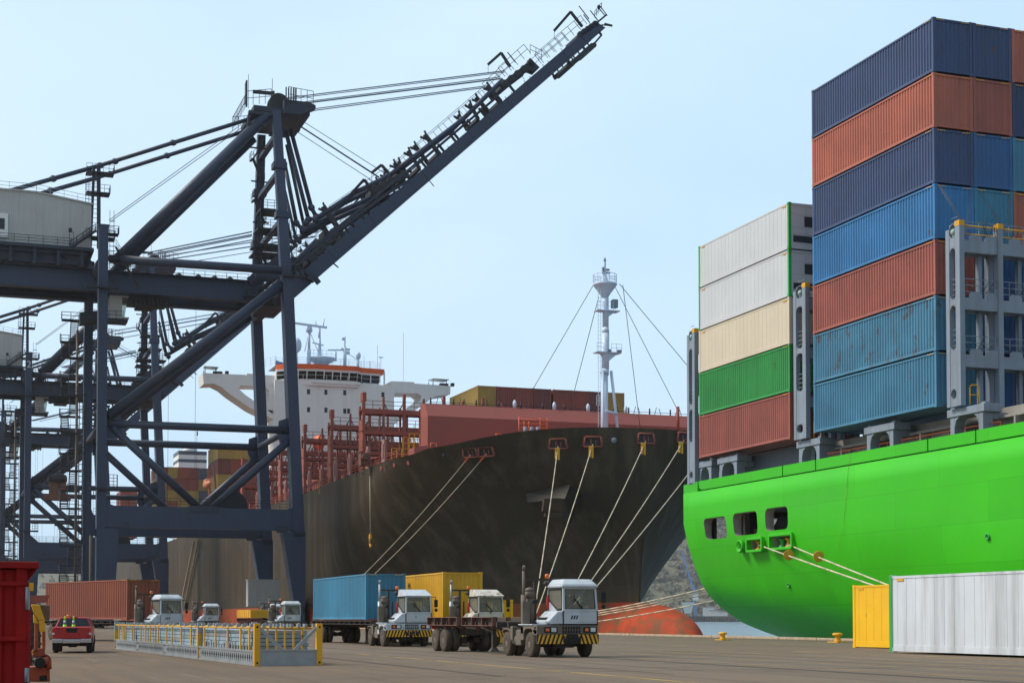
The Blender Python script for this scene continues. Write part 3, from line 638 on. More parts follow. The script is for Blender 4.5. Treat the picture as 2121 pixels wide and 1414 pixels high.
# support brackets under the stacks
def bracket(y0, y1, z0=BZ+.1, z1=14.05):
    mb = MB(); x = GT+.42; th = .7
    mb.box((x, y0, z0), (x+th, y0+.42, z1-.5)); mb.box((x, y1-.42, z0), (x+th, y1, z1-.5)); mb.box((x-.08, y0-.22, z1-.5), (x+th+.5, y1+.22, z1-.03))
    for ya, sg in ((y0+.42, 1), (y1-.42, -1)): mb.prism([(x, ya, z1-1.2), (x, ya, z1-.5), (x, ya+sg*.55, z1-.5), (x, ya+sg*.15, z1-.75)], (th, 0, 0))
    mb.box((x+.1, y0-.1, z1-.03), (x+.5, y0+.35, z1+.10)); mb.box((x+.1, y1-.35, z1-.03), (x+.5, y1+.1, z1+.10))
    mb.box((x+th, y0, z1-.9), (x+1.9, y0+.3, z1-.5)); mb.build('stack_bracket', M['lashgrey'], ship, bevel=.03)
for y0, y1 in ((77.0, 80.2), (86.3, 89.4), (95.4, 98.2), (107.6, 110.5), (62, 65), (69.5, 72.5), (111.9, 114.2)): bracket(y0, y1)
# lashing bridges
def lash_bridge(y0, y1, zt, ncol, z0=14.1, levels=None):
    levels = levels or (zt-1.15, zt-4.6, zt-8.05)
    t = MB().add([], []).build('lashing_bridge', M['lashgrey'], ship)   # parent part, filled below
    mb = MB()
    for c in range(ncol):
        x = GT+.02+c*2.88-(.0 if c == 0 else .1); wd = .36
        if c == 0:
            d = .45
            mb.box((x, y0, z0), (x+wd, y0+d, zt)); mb.box((x, y1-d*.8, z0), (x+wd, y1, zt-.35))
            ym0, ym1 = y0+d, y1-d*.8
            def web(za, zb): mb.box((x+.03, ym0, za), (x+wd-.05, ym1, zb))
            hol = [(z0+.45, z0+1.05), (z0+3.4, z0+6.1), (z0+6.45, zt-1.55), (zt-.95, zt-.1)]; prev = z0
            for za, zb in hol:
                web(prev, za)
                for zz, sg in ((za, 1), (zb, -1)):
                    for yy, s2 in ((ym0, 1), (ym1, -1)): mb.prism([(x+.03, yy, zz), (x+.03, yy+s2*.3, zz), (x+.03, yy+s2*.09, zz+sg*.09), (x+.03, yy, zz+sg*.3)], (wd-.08, 0, 0))
                prev = zb
            for za, zb in hol[1:]:
                for k in range(4): mb.tube((x+.2, ym0, za+.3+k*.32), (x+.2, ym1, za+.3+k*.32), .03, 5)
        else:
            mb.box((x, y0+.02, z0), (x+wd, y0+.5, zt-.1)); mb.box((x, y1-.4, z0), (x+wd, y1, zt-.6))
    mb.build('post', M['lashgrey'], t, bevel=.03)
    W_ = (ncol-1)*2.88
    mb = MB()
    for z in levels:
        mb.box((GT+.3, y0+.08, z-.72), (GT+W_, y0+.3, z)); mb.box((GT+.4, y0+.3, z-.12), (GT+W_, y1-.1, z-.02)); mb.box((GT+.4, y1-.35, z-.7), (GT+W_, y1-.15, z-.02))
        for c in range(ncol-1):
            xx = GT+.75+c*2.88
            for dx in (0, 1.2): mb.prism([(xx+dx, y0+.1, z), (xx+dx+.95, y0+.1, z), (xx+dx+.95, y0+.1, z+.22), (xx+dx+.78, y0+.1, z+.36), (xx+dx+.17, y0+.1, z+.36), (xx+dx, y0+.1, z+.22)], (0, .05, 0))
        for c in range(ncol-1): mb.box((GT+1.35+c*2.88+.6, y1-.6, z-3.3), (GT+1.35+c*2.88+.85, y1-.3, z-.7))
    mb.build('walkway_beam', M['lashgrey'], t)
    mb = MB()
    for z in levels: mb.rail((GT+.5, y0+.2, z), (GT+W_, y0+.2, z), 1.15, 1.0, .028, 2)
    mb.build('handrail', M['lashgrey'], t)
    mb = MB(); mb.tube((GT+.5, y0+.17, zt-.25), (GT+W_, y0+.17, zt-.25), .045, 6); mb.tube((GT+.5, y0+.17, zt-.75), (GT+W_, y0+.17, zt-.75), .035, 6); mb.build('top_rail', M['yellow'], t)
    mb = MB()
    for c in range(ncol):
        x = GT+.02+c*2.88-(0 if c == 0 else .1); mb.prism([(x-.012, y0-.012, zt-.30), (x+.372, y0-.012, zt-.30), (x+.372, y0-.012, zt+.02), (x-.012, y0-.012, zt+.02)], (0, .47, 0))
    build_split(mb, 'post_cap', M['yellow'], t)
    mb = MB()
    for z in levels:
        for c in range(ncol-1):
            xx = GT+.6+c*2.88
            for k in range(4): a = random.uniform(.1, 2.2); mb.tube((xx+a, y0+.12, z+.3), (xx+a+random.uniform(-.9, .9), y0+.1, z+random.uniform(.7, 1.3)), .018, 5)
    build_split(mb, 'lashing_rod', M['iron'], t, gap=-.02) if ncol > 5 else mb.build('lashing_rod', M['iron'], t).__setitem__('kind', 'stuff')
    mb = MB(); mb.ball((GT+.2, (y0+y1)/2+.1, zt-.55), .2, .2, .22, 10, 6); mb.tube((GT+.2, (y0+y1)/2+.1, zt-1), (GT+.2, (y0+y1)/2+.1, zt-.5), .09, 8); mb.build('floodlight', mat('floodlight_green', (.3, .42, .38), .3), t)
    mb = MB()
    yq = y0-.05; zb = z0+.05; pts = [(GT+.62, yq, zb), (GT+.62, yq, zb+1.05), (GT+.75, yq, zb+1.2), (GT+1.1, yq, zb+1.2), (GT+1.22, yq, zb+1.05), (GT+1.22, yq, zb)]; mb.path(pts, .045); mb.tube((GT+.62, yq, zb+.6), (GT+1.22, yq, zb+.6), .035); mb.build('safety_gate', M['orange'] if False else M['yellow'], t)
    return t
lash_bridge(78.55, 79.95, zat(GT, 79, 459), 6)
lash_bridge(96.5, 98.2, zat(GT, 97, 588), 5)
lash_bridge(114.0, 115.4, zat(GT, 114.5, 682), 3, z0=12.3)
# rods crossing over the end doors of the near stack
b = MB()
for c in range(3):
    x0 = GT+.15+c*2.88
    for q in (0, .14):
        b.tube((x0+.1+q, 80.9, 27.9), (x0+1.9+q, 79.6, 24.0), .016, 5); b.tube((x0+2.6-q, 80.9, 27.9), (x0+1.1-q, 79.6, 24.3), .016, 5)
for z in (22.5, 19): b.tube((GT+1.6, 80.8, z+2), (GT+.6, 79.4, z-1), .02, 5)
build_split(b, 'crossed_rod', M['fender'], ship, gap=-.01)
b = MB()      # hull piping and drain details
b.path([onX(1760, 930, GT-.04), onX(1754, 1010, GT-.04), onX(1748, 1080, GT-.04), onX(1737, 1140, GT+.05)], .011, 5); b.build('pilot_line', mat('olive_line', (.25, .30, .04), .8), ship)
for px, py in ((2045, 1111), (1605, 1211)):
    p = onX(px, py, GT); p.x += ginset(p.y, p.z)-.03
    b = MB(); b.lathe(p, [(.17, .12), (.2, -.06), (.13, -.06), (.12, .1)], 12, 'x'); b.build('drain_scupper', M['frame_green'], ship)

# container stacks of the green ship
ZA0, ZA1 = zat(GT, 81, 842), zat(GT, 81, 33); ZB0, ZB1 = zat(GT, 98.75, 909), zat(GT, 98.75, 417)
CW, CL, PT, PB = 2.86, 14.45, (ZA1-ZA0)/7, (ZB1-ZB0)/5; CH = min(PT, PB)-.035
colsA = [['teal blue', 'rusty blue', 'brick red', 'bright blue', 'navy', 'orange red', 'navy'], ['deep blue', 'deep blue', 'deep blue', 'sky blue', 'deep blue', 'brick red', 'navy'], ['brown', 'deep blue', 'deep blue', 'orange red', 'teal blue', 'dark blue', 'orange red']]
ordn = ['bottom', 'second from bottom', 'third from bottom', 'fourth from bottom', 'third from top', 'second from top', 'topmost']
colname = ['quay-side row of the tall stack', 'second row of the tall stack', 'third row of the tall stack']
GR = 'containers stacked on the green ship'
for c, cl in enumerate(colsA):
    for r, k in enumerate(cl): container((GT+CW/2+.02+c*2.9, 81.0, ZA0+r*PT), CL, CW, CH, k, f'{k} container, {ordn[r]} in the {colname[c]}', group=GR, n=46)
stB = [('brick red', 'corr', None, 'brick red corrugated container, bottom of the shorter stack by the green stern'), ('green', 'corr', None, 'green corrugated container above the brick red one in the shorter stack'),
       ('cream', 'smooth', 'c_cream', 'cream smooth-sided container in the middle of the shorter stack'), ('white', 'reefer', 'frame_green', 'white refrigerated container with green ends, second from top of shorter stack'), ('white', 'reefer', 'frame_green', 'white refrigerated container with green ends, topmost of the shorter stack')]
for r, (k, st, fr, lb) in enumerate(stB): container((GT+CW/2+.02, 98.75, ZB0+r*PB), CL, CW, CH, k, lb, st, fr, group=GR, n=46 if st == 'corr' else 24)
for r, (k, st, fr, lb) in enumerate([('brown', 'corr', None, 'brown container, bottom of the inner row of the shorter stack'), ('green', 'corr', None, 'green container, second tier of the inner row of the shorter stack'), ('white', 'reefer', 'frame_green', 'white refrigerated container, third tier of the inner row of the shorter stack'), ('white', 'reefer', 'frame_green', 'white refrigerated container, fourth tier of the inner row of the shorter stack'), ('white', 'reefer', 'frame_green', 'white refrigerated container, topmost of the inner row of the shorter stack')]):
    container((GT+CW/2+2.92, 98.75, ZB0+r*PB), CL, CW, CH, k, lb, st, fr, group=GR, n=46 if st == 'corr' else 24)
# containers standing on the quay
p = onZ(1843, 1352); container((p.x+1.5, p.y-14.4, .05), 14.4, 2.95, 3.12, 'stained white', 'stained white refrigerated container with green end frame standing on the quay at right', 'smooth', None, n=22)
b = MB()
for yy in (0, 14.24):
    for xx in (-1.49, 1.33): b.box((p.x+1.5+xx-.012, p.y-14.4+yy-.01, .06), (p.x+1.5+xx+.172, p.y-14.4+yy+.18, 3.16))
gq = [o for o in bpy.data.objects if o.get('label', '').startswith('stained white')][0]
b.build('corner_post', M['frame_green'], gq)
p = onZ(1767, 1340); container((p.x+1.45, p.y-13.5, .0), 13.5, 2.9, 3.06, 'orange yellow', 'bright yellow smooth-sided container on the quay behind the white one', 'smooth', None, n=20)

# bollards
def bollard(px, py, lb, sc=1.0, loc=None):
    p = loc or onZ(px, py); t = thing('bollard', p, lb, 'bollard', 'mooring bollards along the quay edge', sc=sc)
    b = MB(); b.lathe((0, 0, 0), [(.21, .05), (.19, .12), (.16, .2), (.16, .34), (.2, .39)], 18); b.build('post', M['yellow'], t, local=True)
    b = MB(); b.lathe((0, 0, .37), [(.2, 0), (.29, .03), (.30, .1), (.24, .15), (.12, .17)], 18); b.box((-.14, -.30, .39), (.14, .30, .5)); b.build('cap', M['yellow'], t, local=True, bevel=.02)
    b = MB(); b.box((-.33, -.5, 0), (.33, .5, .055)); b.build('base_plate', M['yellow'], t, local=True, bevel=.01)
bollard(1497, 1325, 'small yellow bollard on the quay edge in front of the open water')
bollard(1735, 1330, 'yellow bollard on the quay edge under the green hull, left of yellow container', 1.08)
# ================================================================== SHIP-TO-SHORE CRANES
N1, N2, NM = 242.0, 268.0, 255.0
GX0, GX1, GY = 20.9, 50.0, 26.0
crane = thing('ship_to_shore_crane', (36, NM, 0), 'nearest navy blue gantry crane, its whole raised boom standing against the sky', 'crane', 'navy gantry cranes along the quay')
def pn(x, y, s=N1): return onY(x, y, s)
def both(mb_fn, name, mats, **kw):
    """the near-frame part and its twin on the far frame"""
    o = mb_fn().build(name, mats, crane, **kw)
    c = o.copy(); COL.objects.link(c); c.location = V(o.location)+V((0, GY, 0)); return o, c
LT = pn(211, 470); lx = pn(211, 800).x
WT = pn(593, 566); WB = pn(617, 1060); zp1 = pn(400, 1051).z; zp0 = pn(400, 1095).z
def f():
    b = MB(); b.box((lx-.68, N1-1, zp0-1.5), (lx+.68, N1+1, LT.z)); b.hexa([(lx-.68, N1-1.1, .9), (lx+1.9, N1-1.1, .9), (lx+1.9, N1+1.1, .9), (lx-.68, N1+1.1, .9), (lx-.68, N1-1.1, zp0-.2), (lx+2.6, N1-1.1, zp0-.2), (lx+2.6, N1+1.1, zp0-.2), (lx-.68, N1+1.1, zp0-.2)])
    b.box((lx-.78, N1-1.1, LT.z-.1), (lx+.78, N1+1.1, LT.z+.2))
    for z in (48.5, 41, 33.2, 25.5): b.box((lx-.72, N1-1.04, z), (lx+.72, N1+1.04, z+.12))
    return b
both(f, 'leg', M['navy'])
def f():
    b = MB(); b.bar((WB.x, N1, zp0-1), (WT.x, N1, WT.z), 1.72, 2.5, w2=1.6)
    b.hexa([(WB.x-.3, N1-1.25, .9), (WB.x+.95, N1-1.25, .9), (WB.x+.95, N1+1.25, .9), (WB.x-.3, N1+1.25, .9), (WB.x-2.6, N1-1.25, zp0-.2), (WB.x+.95, N1-1.25, zp0-.2), (WB.x+.95, N1+1.25, zp0-.2), (WB.x-2.6, N1+1.25, zp0-.2)]); return b
both(f, 'leg', M['navy'])
def f():
    b = MB(); b.box((lx+.68, N1-.9, zp0), (WB.x-.8, N1+.9, zp1)); x0, x1 = lx+.68, WB.x-.8
    for xa, sg in ((x0, 1), (x1, -1)):
        b.prism([(xa, N1-.9, zp1), (xa+sg*1.2, N1-.9, zp1), (xa+sg*.3, N1-.9, zp1+.3), (xa, N1-.9, zp1+1.2)], (0, 1.8, 0))
    b.prism([(x0+14, N1-.95, zp0-.0), (x0+14, N1-.95, zp0+.15), (x1, N1-.95, zp0+.15), (x1, N1-.95, zp0)], (0, .05, 0)); 
    return b
both(f, 'portal_beam', M['navy'])
def f():
    b = MB()
    for px in (418, 430, 441): q = pn(px, 1052)
    q0 = pn(390, 1052).x; q1 = pn(455, 1052).x; b.prism([(q0, N1-.98, zp1-.8), (q1, N1-.98, zp1-.8), (q1, N1-.98, zp1+.25), (q0, N1-.98, zp1+.25)], (0, 1.96, 0))
    b.box((pn(253, 1100).x, N1-1.05, zp0+.0), (pn(266, 1100).x, N1-.9, zp0+.9)); b.box((pn(570, 1100).x, N1-1.3, zp0-.4), (pn(592, 1100).x, N1-1.1, zp0+.7)); return b
for o in build_split(f(), 'gusset', M['navy2'], crane):
    c = o.copy(); COL.objects.link(c); c.location = V(o.location)+V((0, GY, 0))
for xx, yy in ((lx, None), (WB.x, None)):    # sill beams along the rails, with their wheels
    b = MB(); b.box((xx-.9, N1+1.3, 1.1), (xx+.9, N2-1.3, 3.4)); b.build('sill_beam', M['navy'], crane)
    for yb in (N1, N2):
        b = MB(); b.box((xx-.55, yb-4.5, .35), (xx+.55, yb+4.5, 1.1))
        for k in range(8): b.tube((xx-.3, yb-4+k*1.14, .36), (xx+.3, yb-4+k*1.14, .36), .34, 14)
        b.build('wheel_bogie', M['navy2'], crane)
b = MB(); b.box((WB.x-3.6, N2-3, 3.5), (WB.x+1.9, N2-1.2, 8.0)); b.box((WB.x-3.7, N2-3.05, 7.9), (WB.x+2.0, N2-1.15, 8.1))
for k in range(1, 4): b.box((WB.x-3.6+k*1.37-.04, N2-3.04, 3.5), (WB.x-3.6+k*1.37+.04, N2-3, 8))
b.build('electrical_cabinet', M['house'], crane)
def pipe(x0, y0, x1, y1, r, ends=1.0, s=N1):
    a, c = pn(x0, y0, s), pn(x1, y1, s)
    def f():
        b = MB(); k = (c-a).normalized(); b.tube(a, c, r, 16)
        if ends:
            for p, sg in ((a, 1), (c, -1)): b.bar(p-k*sg*.6, p+k*sg*1.5, r*1.1, .12, ref=(0, 1, 0))
        return b
    return f
both(pipe(226, 877, 602, 891, .60), 'cross_pipe', M['pipe'])
both(pipe(232, 885, 411, 1051, .60), 'brace', M['pipe'])
both(pipe(606, 906, 440, 1051, .60), 'brace', M['pipe'])
both(pipe(224, 862, 584, 588, .78), 'diagonal_brace', M['pipe'])
both(pipe(226, 536, 584, 560, .66), 'tie_pipe', M['pipe'])
for p in (pn(228, 870), pn(597, 888)):
    def f(p=p):
        b = MB(); sg = 1 if p.x < 35 else -1
        b.prism([(p.x-sg*.4, N1-.06, p.z+1.9), (p.x+sg*1.5, N1-.06, p.z+1.2), (p.x+sg*1.7, N1-.06, p.z-1.2), (p.x+sg*1.2, N1-.06, p.z-2.4), (p.x-sg*.4, N1-.06, p.z-2.8)], (0, .12, 0)); return b
    both(f, 'node_plate', M['navy'])
# cross beams along the quay between the two frames
for (px, py, r) in ((211, 878, .5), (211, 545, .9), (600, 890, .5), (592, 600, .9)):
    a = pn(px, py); b = MB(); b.tube((a.x, N1+1, a.z), (a.x, N2-1, a.z), r, 12); b.build('cross_pipe', M['pipe'], crane)
# main girder and its floor
gz0, gz1 = 52.4, 55.5; gl, gr_ = -26, 46.2
for y0 in (250.0, 258.4):
    b = MB(); b.box((gl, y0, gz0), (gr_, y0+1.6, gz1)); b.box((gl, y0-.12, gz0-.05), (gr_, y0+1.72, gz0+.12)); b.box((gl, y0-.1, gz1-.1), (gr_, y0+1.7, gz1+.03))
    for k in range(20): b.box((gl+3.7*k, y0-.05, gz0), (gl+3.7*k+.12, y0, gz1))
    b.build('girder', M['navy'], crane)
b = MB()
for k in range(11): b.box((gl+7*k, 251.6, gz0+1.0), (gl+7*k+.8, 258.4, gz0+2.2))
b.box((gl, 252.2, gz0+.5), (gr_, 252.5, gz0+.9)); b.box((gl, 257.5, gz0+.5), (gr_, 257.8, gz0+.9)); b.box((gl, 251.6, gz0+2.2), (19, 258.4, gz0+2.4))
b.build('girder_cross_tie', M['navy2'], crane)
b = MB(); b.rail((gl, 249.9, gz1), (gr_, 249.9, gz1), 1.15, 1.7, .05); b.box((gl, 249.0, gz1-.05), (gr_, 249.95, gz1+.04)); b.build('girder_walkway', M['navy2'], crane)
b = MB(); b.rail((gl, 260.2, gz1), (gr_, 260.2, gz1), 1.15, 1.7, .05)
for px in (372, 412, 446, 478): q = pn(px, 566, 250); b.lathe((q.x, 250.8, gz1), [(.5, 0), (.5, .5), (.2, .7)], 10)
b.build('girder_fitting', M['iron'], crane)
# machinery house
hz0, hz1 = pn(100, 512, 249.4).z, pn(100, 404, 249.4).z; hx1 = pn(189, 470, 249.4).x; hxm = pn(75, 470, 249.4).x; hzr = pn(189, 424, 249.4).z; hzt = pn(75, 399, 249.4).z; hx0 = hxm-18
hs = MB(); n = 90
pts = [hx0+(hx1-hx0)*i/n for i in range(n+1)]
def top(x): return hzt+(hzr-hzt)*max(0, (x-hxm)/(hx1-hxm)) if x > hxm else hzt
cv = []
for i in range(n):
    a = pts[i]; w_ = (pts[i+1]-a)
    for u, k in ((0, 0), (.3, 0), (.5, .035), (.8, .035)): cv.append((a+w_*u, k))
cv.append((hx1, 0)); nb = len(hs.v)
for x, k in cv: hs.v += [(x, 249.4+k, hz0), (x, 249.4+k, top(x))]
for i in range(len(cv)-1): hs.f.append((nb+2*i, nb+2*i+2, nb+2*i+3, nb+2*i+1)); hs.m.append(0); hs.s.append(False)
hs.prism([(hx0, 249.55, hz0), (hx1, 249.55, hz0), (hx1, 249.55, hzr), (hxm, 249.55, hzt), (hx0, 249.55, hzt)], (0, 11.5, 0))
house = hs.build('machinery_house', M['house'], crane)
b = MB(); b.prism([(hx0-.3, 249.2, hzt), (hxm, 249.2, hzt), (hx1+.25, 249.2, hzr), (hx1+.25, 249.2, hzr+.22), (hxm, 249.2, hzt+.22), (hx0-.3, 249.2, hzt+.22)], (0, 12.2, 0)); b.build('roof', M['house'], house, local=True)
house_local = house.children[0]; house_local.location = (0, 0, 0)
q0 = pn(0, 487, 249.3); q1 = pn(11, 456, 249.3)
b = MB(); b.box((q1.x-2.6, 249.1, q0.z-.3), (q1.x+.4, 249.4, q1.z+1.0)); b.build('door_frame', M['shipwhite'], house, local=True)
b = MB(); b.box((q1.x-.9, 249.05, q0.z+.9), (q1.x-.1, 249.12, q1.z+.2)); b.build('window', M['darkglass'], house, local=True)
b = MB(); b.rail((hxm, 249.6, hzt+.2), (hx0, 249.6, hzt+.2), 1.15, 1.9, .04); b.rail((hxm, 249.6, hzt+.2), (hx1, 249.6, hzr+.2), 1.15, 1.9, .04); b.build('roof_handrail', M['galv'], house, local=True)
b = MB(); b.box((hx0, 247.6, hz0-.5), (hx1+.3, 261.4, hz0)); b.box((hx0, 248.4, hz0-1.1), (hx1-.5, 248.8, hz0-.5))
for k in range(9): b.box((hx0+k*3.5, 248.0, gz1), (hx0+k*3.5+.5, 248.9, hz0-.5)); b.bar((hx0+k*3.5, 248.2, hz0-.6), (hx0+k*3.5+3, 249.9, gz1+.2), .25, .25)
b.box((hx0, 249.0, gz1+.4), (hx1-1, 249.2, hz0-.8))
b.build('house_platform', M['navy2'], crane)
b = MB(); b.rail((hx0, 247.7, hz0), (hx1-3.0, 247.7, hz0), 1.25, 2.0, .05, 2); b.build('platform_handrail', M['iron'], crane)
b = MB(); a = V((hx1-3.2, 247.9, hz0-.2)); c = V((hx1+.6, 247.9, pn(190, 477, 248).z)); b.bar(a, c, .3, .9); b.rail(a, c, 1.1, 1.0, .05, 1); b.rail(a+V((0, .8, 0)), c+V((0, .8, 0)), 1.1, 1.0, .05, 1); b.build('house_stair', M['iron'], crane)
b = MB(); q = pn(144, 500, 248); b.rail((q.x, 248, hz0), (q.x+.6, 248, hz0), 2.3, .6, .05, 1); b.box((q.x-.15, 247.9, hz0+2.3), (q.x+.35, 248.2, hz0+2.9)); b.build('floodlight', M['iron'], crane)
# ladder mast at the landside leg
lm0 = pn(205, 468, 250); lmt = pn(203, 345, 250)
b = MB(); b.bar((lm0.x, 250, LT.z-1.5), (lmt.x+.1, 250, lmt.z), .55, .55); b.bar((lm0.x-1.3, 250, LT.z-3), (lmt.x-.6, 250, lmt.z), .4, .4); b.bar((lm0.x+.2, 251.2, LT.z-3), (lmt.x+.3, 251.2, lmt.z), .35, .35)
for k in range(16): z = LT.z-1+k*(lmt.z-LT.z)/16; b.tube((lm0.x-1.0, 250, z), (lm0.x, 250, z), .045, 4); b.tube((lm0.x-2.1, 249.6, z), (lm0.x-1.3, 249.6, z), .04, 4)
for x in (lm0.x-2.1, lm0.x-1.6): b.tube((x, 249.6, LT.z-2), (x, 249.6, lmt.z-2), .05, 4)
for z, wd in ((lmt.z-1, 2.2), (lmt.z-4.2, 1.6), (LT.z+.2, 2.4)):
    b.box((lm0.x-2.0, 249, z-.15), (lm0.x+wd, 251.6, z)); b.rail((lm0.x-2.0, 249, z), (lm0.x+wd, 249, z), 1.15, .8, .04); b.rail((lm0.x+wd, 249, z), (lm0.x+wd, 251.6, z), 1.15, .8, .04)
b.build('ladder_mast', M['navy2'], crane)
b = MB()
for k in range(14): z = LT.z-9+k*.75; b.tube((lx+.9, N1-.6, z), (lx+1.5, N1-.6, z), .04, 4); b.path([(lx+.9, N1-.6, z), (lx+.8, N1-1.2, z), (lx+1.6, N1-1.2, z), (lx+1.5, N1-.6, z)], .035, 4)
for x in (lx+.9, lx+1.5): b.tube((x, N1-.6, LT.z-9.5), (x, N1-.6, LT.z+2.5), .045, 4)
z = LT.z-9.6; b.box((lx-2.6, N1-2, z), (lx+2.2, N1-1, z+.2)); b.rail((lx-2.6, N1-2, z+.2), (lx+2.2, N1-2, z+.2), 1.2, .9, .045); 
for zz in (LT.z-1.2, LT.z-5): b.box((lx+.7, N1-1.3, zz), (lx+2.2, N1+.6, zz+.12)); b.rail((lx+2.2, N1-1.3, zz), (lx+2.2, N1+.6, zz), 1.2, .6, .045); b.rail((lx+.7, N1-1.3, zz), (lx+2.2, N1-1.3, zz), 1.2, .6, .045, 2)
b.bar((lx+1.8, N1-.6, LT.z-3), (lx+5.5, N1+2, LT.z-8.5), .2, .7); b.rail((lx+1.8, N1-.9, LT.z-3), (lx+5.5, N1+1.7, LT.z-8.5), 1.1, .8, .04)
b.build('leg_ladder', M['iron'], crane)
# A-frame tower
AT = onY(572, 232, 248.6); AB = V((WT.x-.05, N1+.4, WT.z-.2))
def afr(sg):
    b = MB(); y = lambda q: NM+sg*(NM-q)*-1 if False else (q if sg < 0 else 2*NM-q)
    a = V((AB.x, y(AB.y), AB.z)); c = V((AT.x, y(AT.y), AT.z)); b.bar(a, c, 1.65, 1.5, w2=1.3, d2=1.2)
    for k in (.36, .66): p = a.lerp(c, k); b.box((p.x-1.1, p.y-1.0, p.z-.5), (p.x+1.1, p.y+1.0, p.z+.5))
    return b.build('tower_column', M['navy'], crane)
afr(-1); afr(1)
b = MB()
for px, py, k in ((0, 0, .33), (0, 0, .63), (0, 0, .86)):
    a = AB.lerp(AT, k); c = V((a.x, 2*NM-a.y, a.z)); b.bar(a, c, .9, .7, ref=(0, 0, 1))
b.build('tower_cross_beam', M['navy'], crane)
# apex platform with sheaves
az = onY(560, 250, NM).z
ax = lambda px, s=NM: onY(px, 240, s).x
b = MB(); b.box((ax(512), 249, az-.45), (ax(626), 261, az+.35)); b.box((ax(500), 248, az-1.4), (ax(560), 249, az-.9)); b.prism([(ax(572), 248.4, az-.6), (ax(606), 248.4, az-.6), (ax(636), 248.4, az+.6), (ax(636), 248.4, az+1.2), (ax(622), 248.4, az+1.6), (ax(572), 248.4, az+1.6)], (0, 1.2, 0)); b.prism([(ax(572), 260.4, az-.6), (ax(606), 260.4, az-.6), (ax(636), 260.4, az+.6), (ax(636), 260.4, az+1.2), (ax(572), 260.4, az+1.2)], (0, 1.2, 0))
b.box((ax(596), 249.5, az+.35), (ax(620), 260, az+1.4)); b.box((ax(497), 248, az-3.2), (ax(535), 249.4, az-2.9)); b.box((ax(498), 248.2, az-1.6), (ax(502), 248.6, az-3))
b.build('apex_head', M['navy2'], crane)
b = MB()
for yy in (250.6, 252.2, 257.6, 259.2): b.lathe((ax(567), yy, az+1.6), [(1.5, -.15), (1.65, -.12), (1.65, .12), (1.5, .15)], 20, 'y')
build_split(b, 'sheave', M['iron'], crane)
b = MB()
for y in (248.0, 261.8): b.rail((ax(496), y, az-.2), (ax(545), y, az+.6), 2.3, .9, .055); b.rail((ax(580), y, az+1.2), (ax(630), y, az+.9), 2.4, .9, .055)
b.rail((ax(496), 248, az-.2), (ax(496), 261.8, az-.2), 2.2, 1.2, .055); b.tube((ax(503), 250, az), (ax(503), 250, az+5.5), .05, 4); b.box((ax(496), 249, az), (ax(499), 249.5, az+4.2)); b.box((ax(499), 251, az+1), (ax(501), 251.5, az+4.5))
for k in range(5): b.box((ax(575+k*5), 248.3, az+.6+k*.2), (ax(577+k*5), 248.6, az+3.6))
b.build('apex_handrail', M['iron'], crane)
b = MB(); p = onY(564, 205, NM); b.lathe((p.x, NM, az+.6), [(1.2, 0), (1.0, 1.2), (.45, 2.2), (.3, 2.8)], 12); b.tube((p.x, NM, az+2), (p.x, NM, onY(565, 163, NM).z), .05, 4); a = onY(524, 190, NM); c = onY(566, 194, NM); b.bar(a, c, .5, .45); b.tube(c+V((0, 0, -2)), c+V((0, 0, .4)), .25, 8); b.build('service_davit', M['iron'], crane)
# back stays
for yy in (248.8, 261.2):
    b = MB(); b.tube(onY(552, 240, 248.8) if yy < NM else V((onY(552, 240, 248.8).x, yy, onY(552, 240, 248.8).z)), V((pn(247, 532, 246).x, yy if yy > NM else 247.2, pn(247, 532, 246).z)), .90, 18, r2=.88); b.build('back_leg', M['pipe'], crane)
st0 = onY(545, 238, 251.3); sl0 = onY(200, 345, 251.3); sr0 = onY(0, 401, 251.3); dk_ = (sr0-sl0).normalized()
for yy in (251.3, 258.7):
    b = MB(); f_ = lambda p: V((p.x, yy, p.z))
    b.tube(f_(st0), f_(sl0), .34, 10); b.tube(f_(sl0), f_(sl0+dk_*48), .36, 10)
    for k in (.02, .55, .98): p = f_(st0.lerp(sl0, k)); b.ball(p, .6, .45, .5, 8, 6)
    b.ball(f_(sl0+dk_*7), .6, .45, .55, 8, 6); b.ball(f_(sl0-dk_*3), .6, .45, .5, 8, 6)
    b.build('back_stay', M['pipe'], crane)
# boom, raised
BY = 251.0
lo0, lo1 = onY(611, 613, BY), onY(1253, 57, BY); up0, up1 = onY(684, 513, BY), onY(1235, 45, BY)
kb = (lo1-lo0).normalized(); nb_ = V((-kb.z, 0, kb.x))
hg0 = onY(592, 606, BY); hg1 = onY(606, 578, BY)
for y0 in (BY, 257.4):
    b = MB(); sh = lambda p: V((p.x, y0, p.z))
    b.prism([sh(hg0), sh(lo0), sh(lo1), sh(up1), sh(up0), sh(onY(640, 553, BY)), sh(hg1)], (0, 1.5, 0))
    for k in range(1, 16): p = lo0.lerp(lo1, k/16); b.bar(sh(p)+V((0, -.03, 0)), sh(p+nb_*2.2)+V((0, -.03, 0)), .1, .06)
    b.bar(sh(lo0)+V((0, .75, -.05)), sh(lo1)+V((0, .75, -.05)), .16, 1.75); b.build('boom_girder', M['navy'], crane)
def bp(px, py, y=BY): return onY(px, py, y)
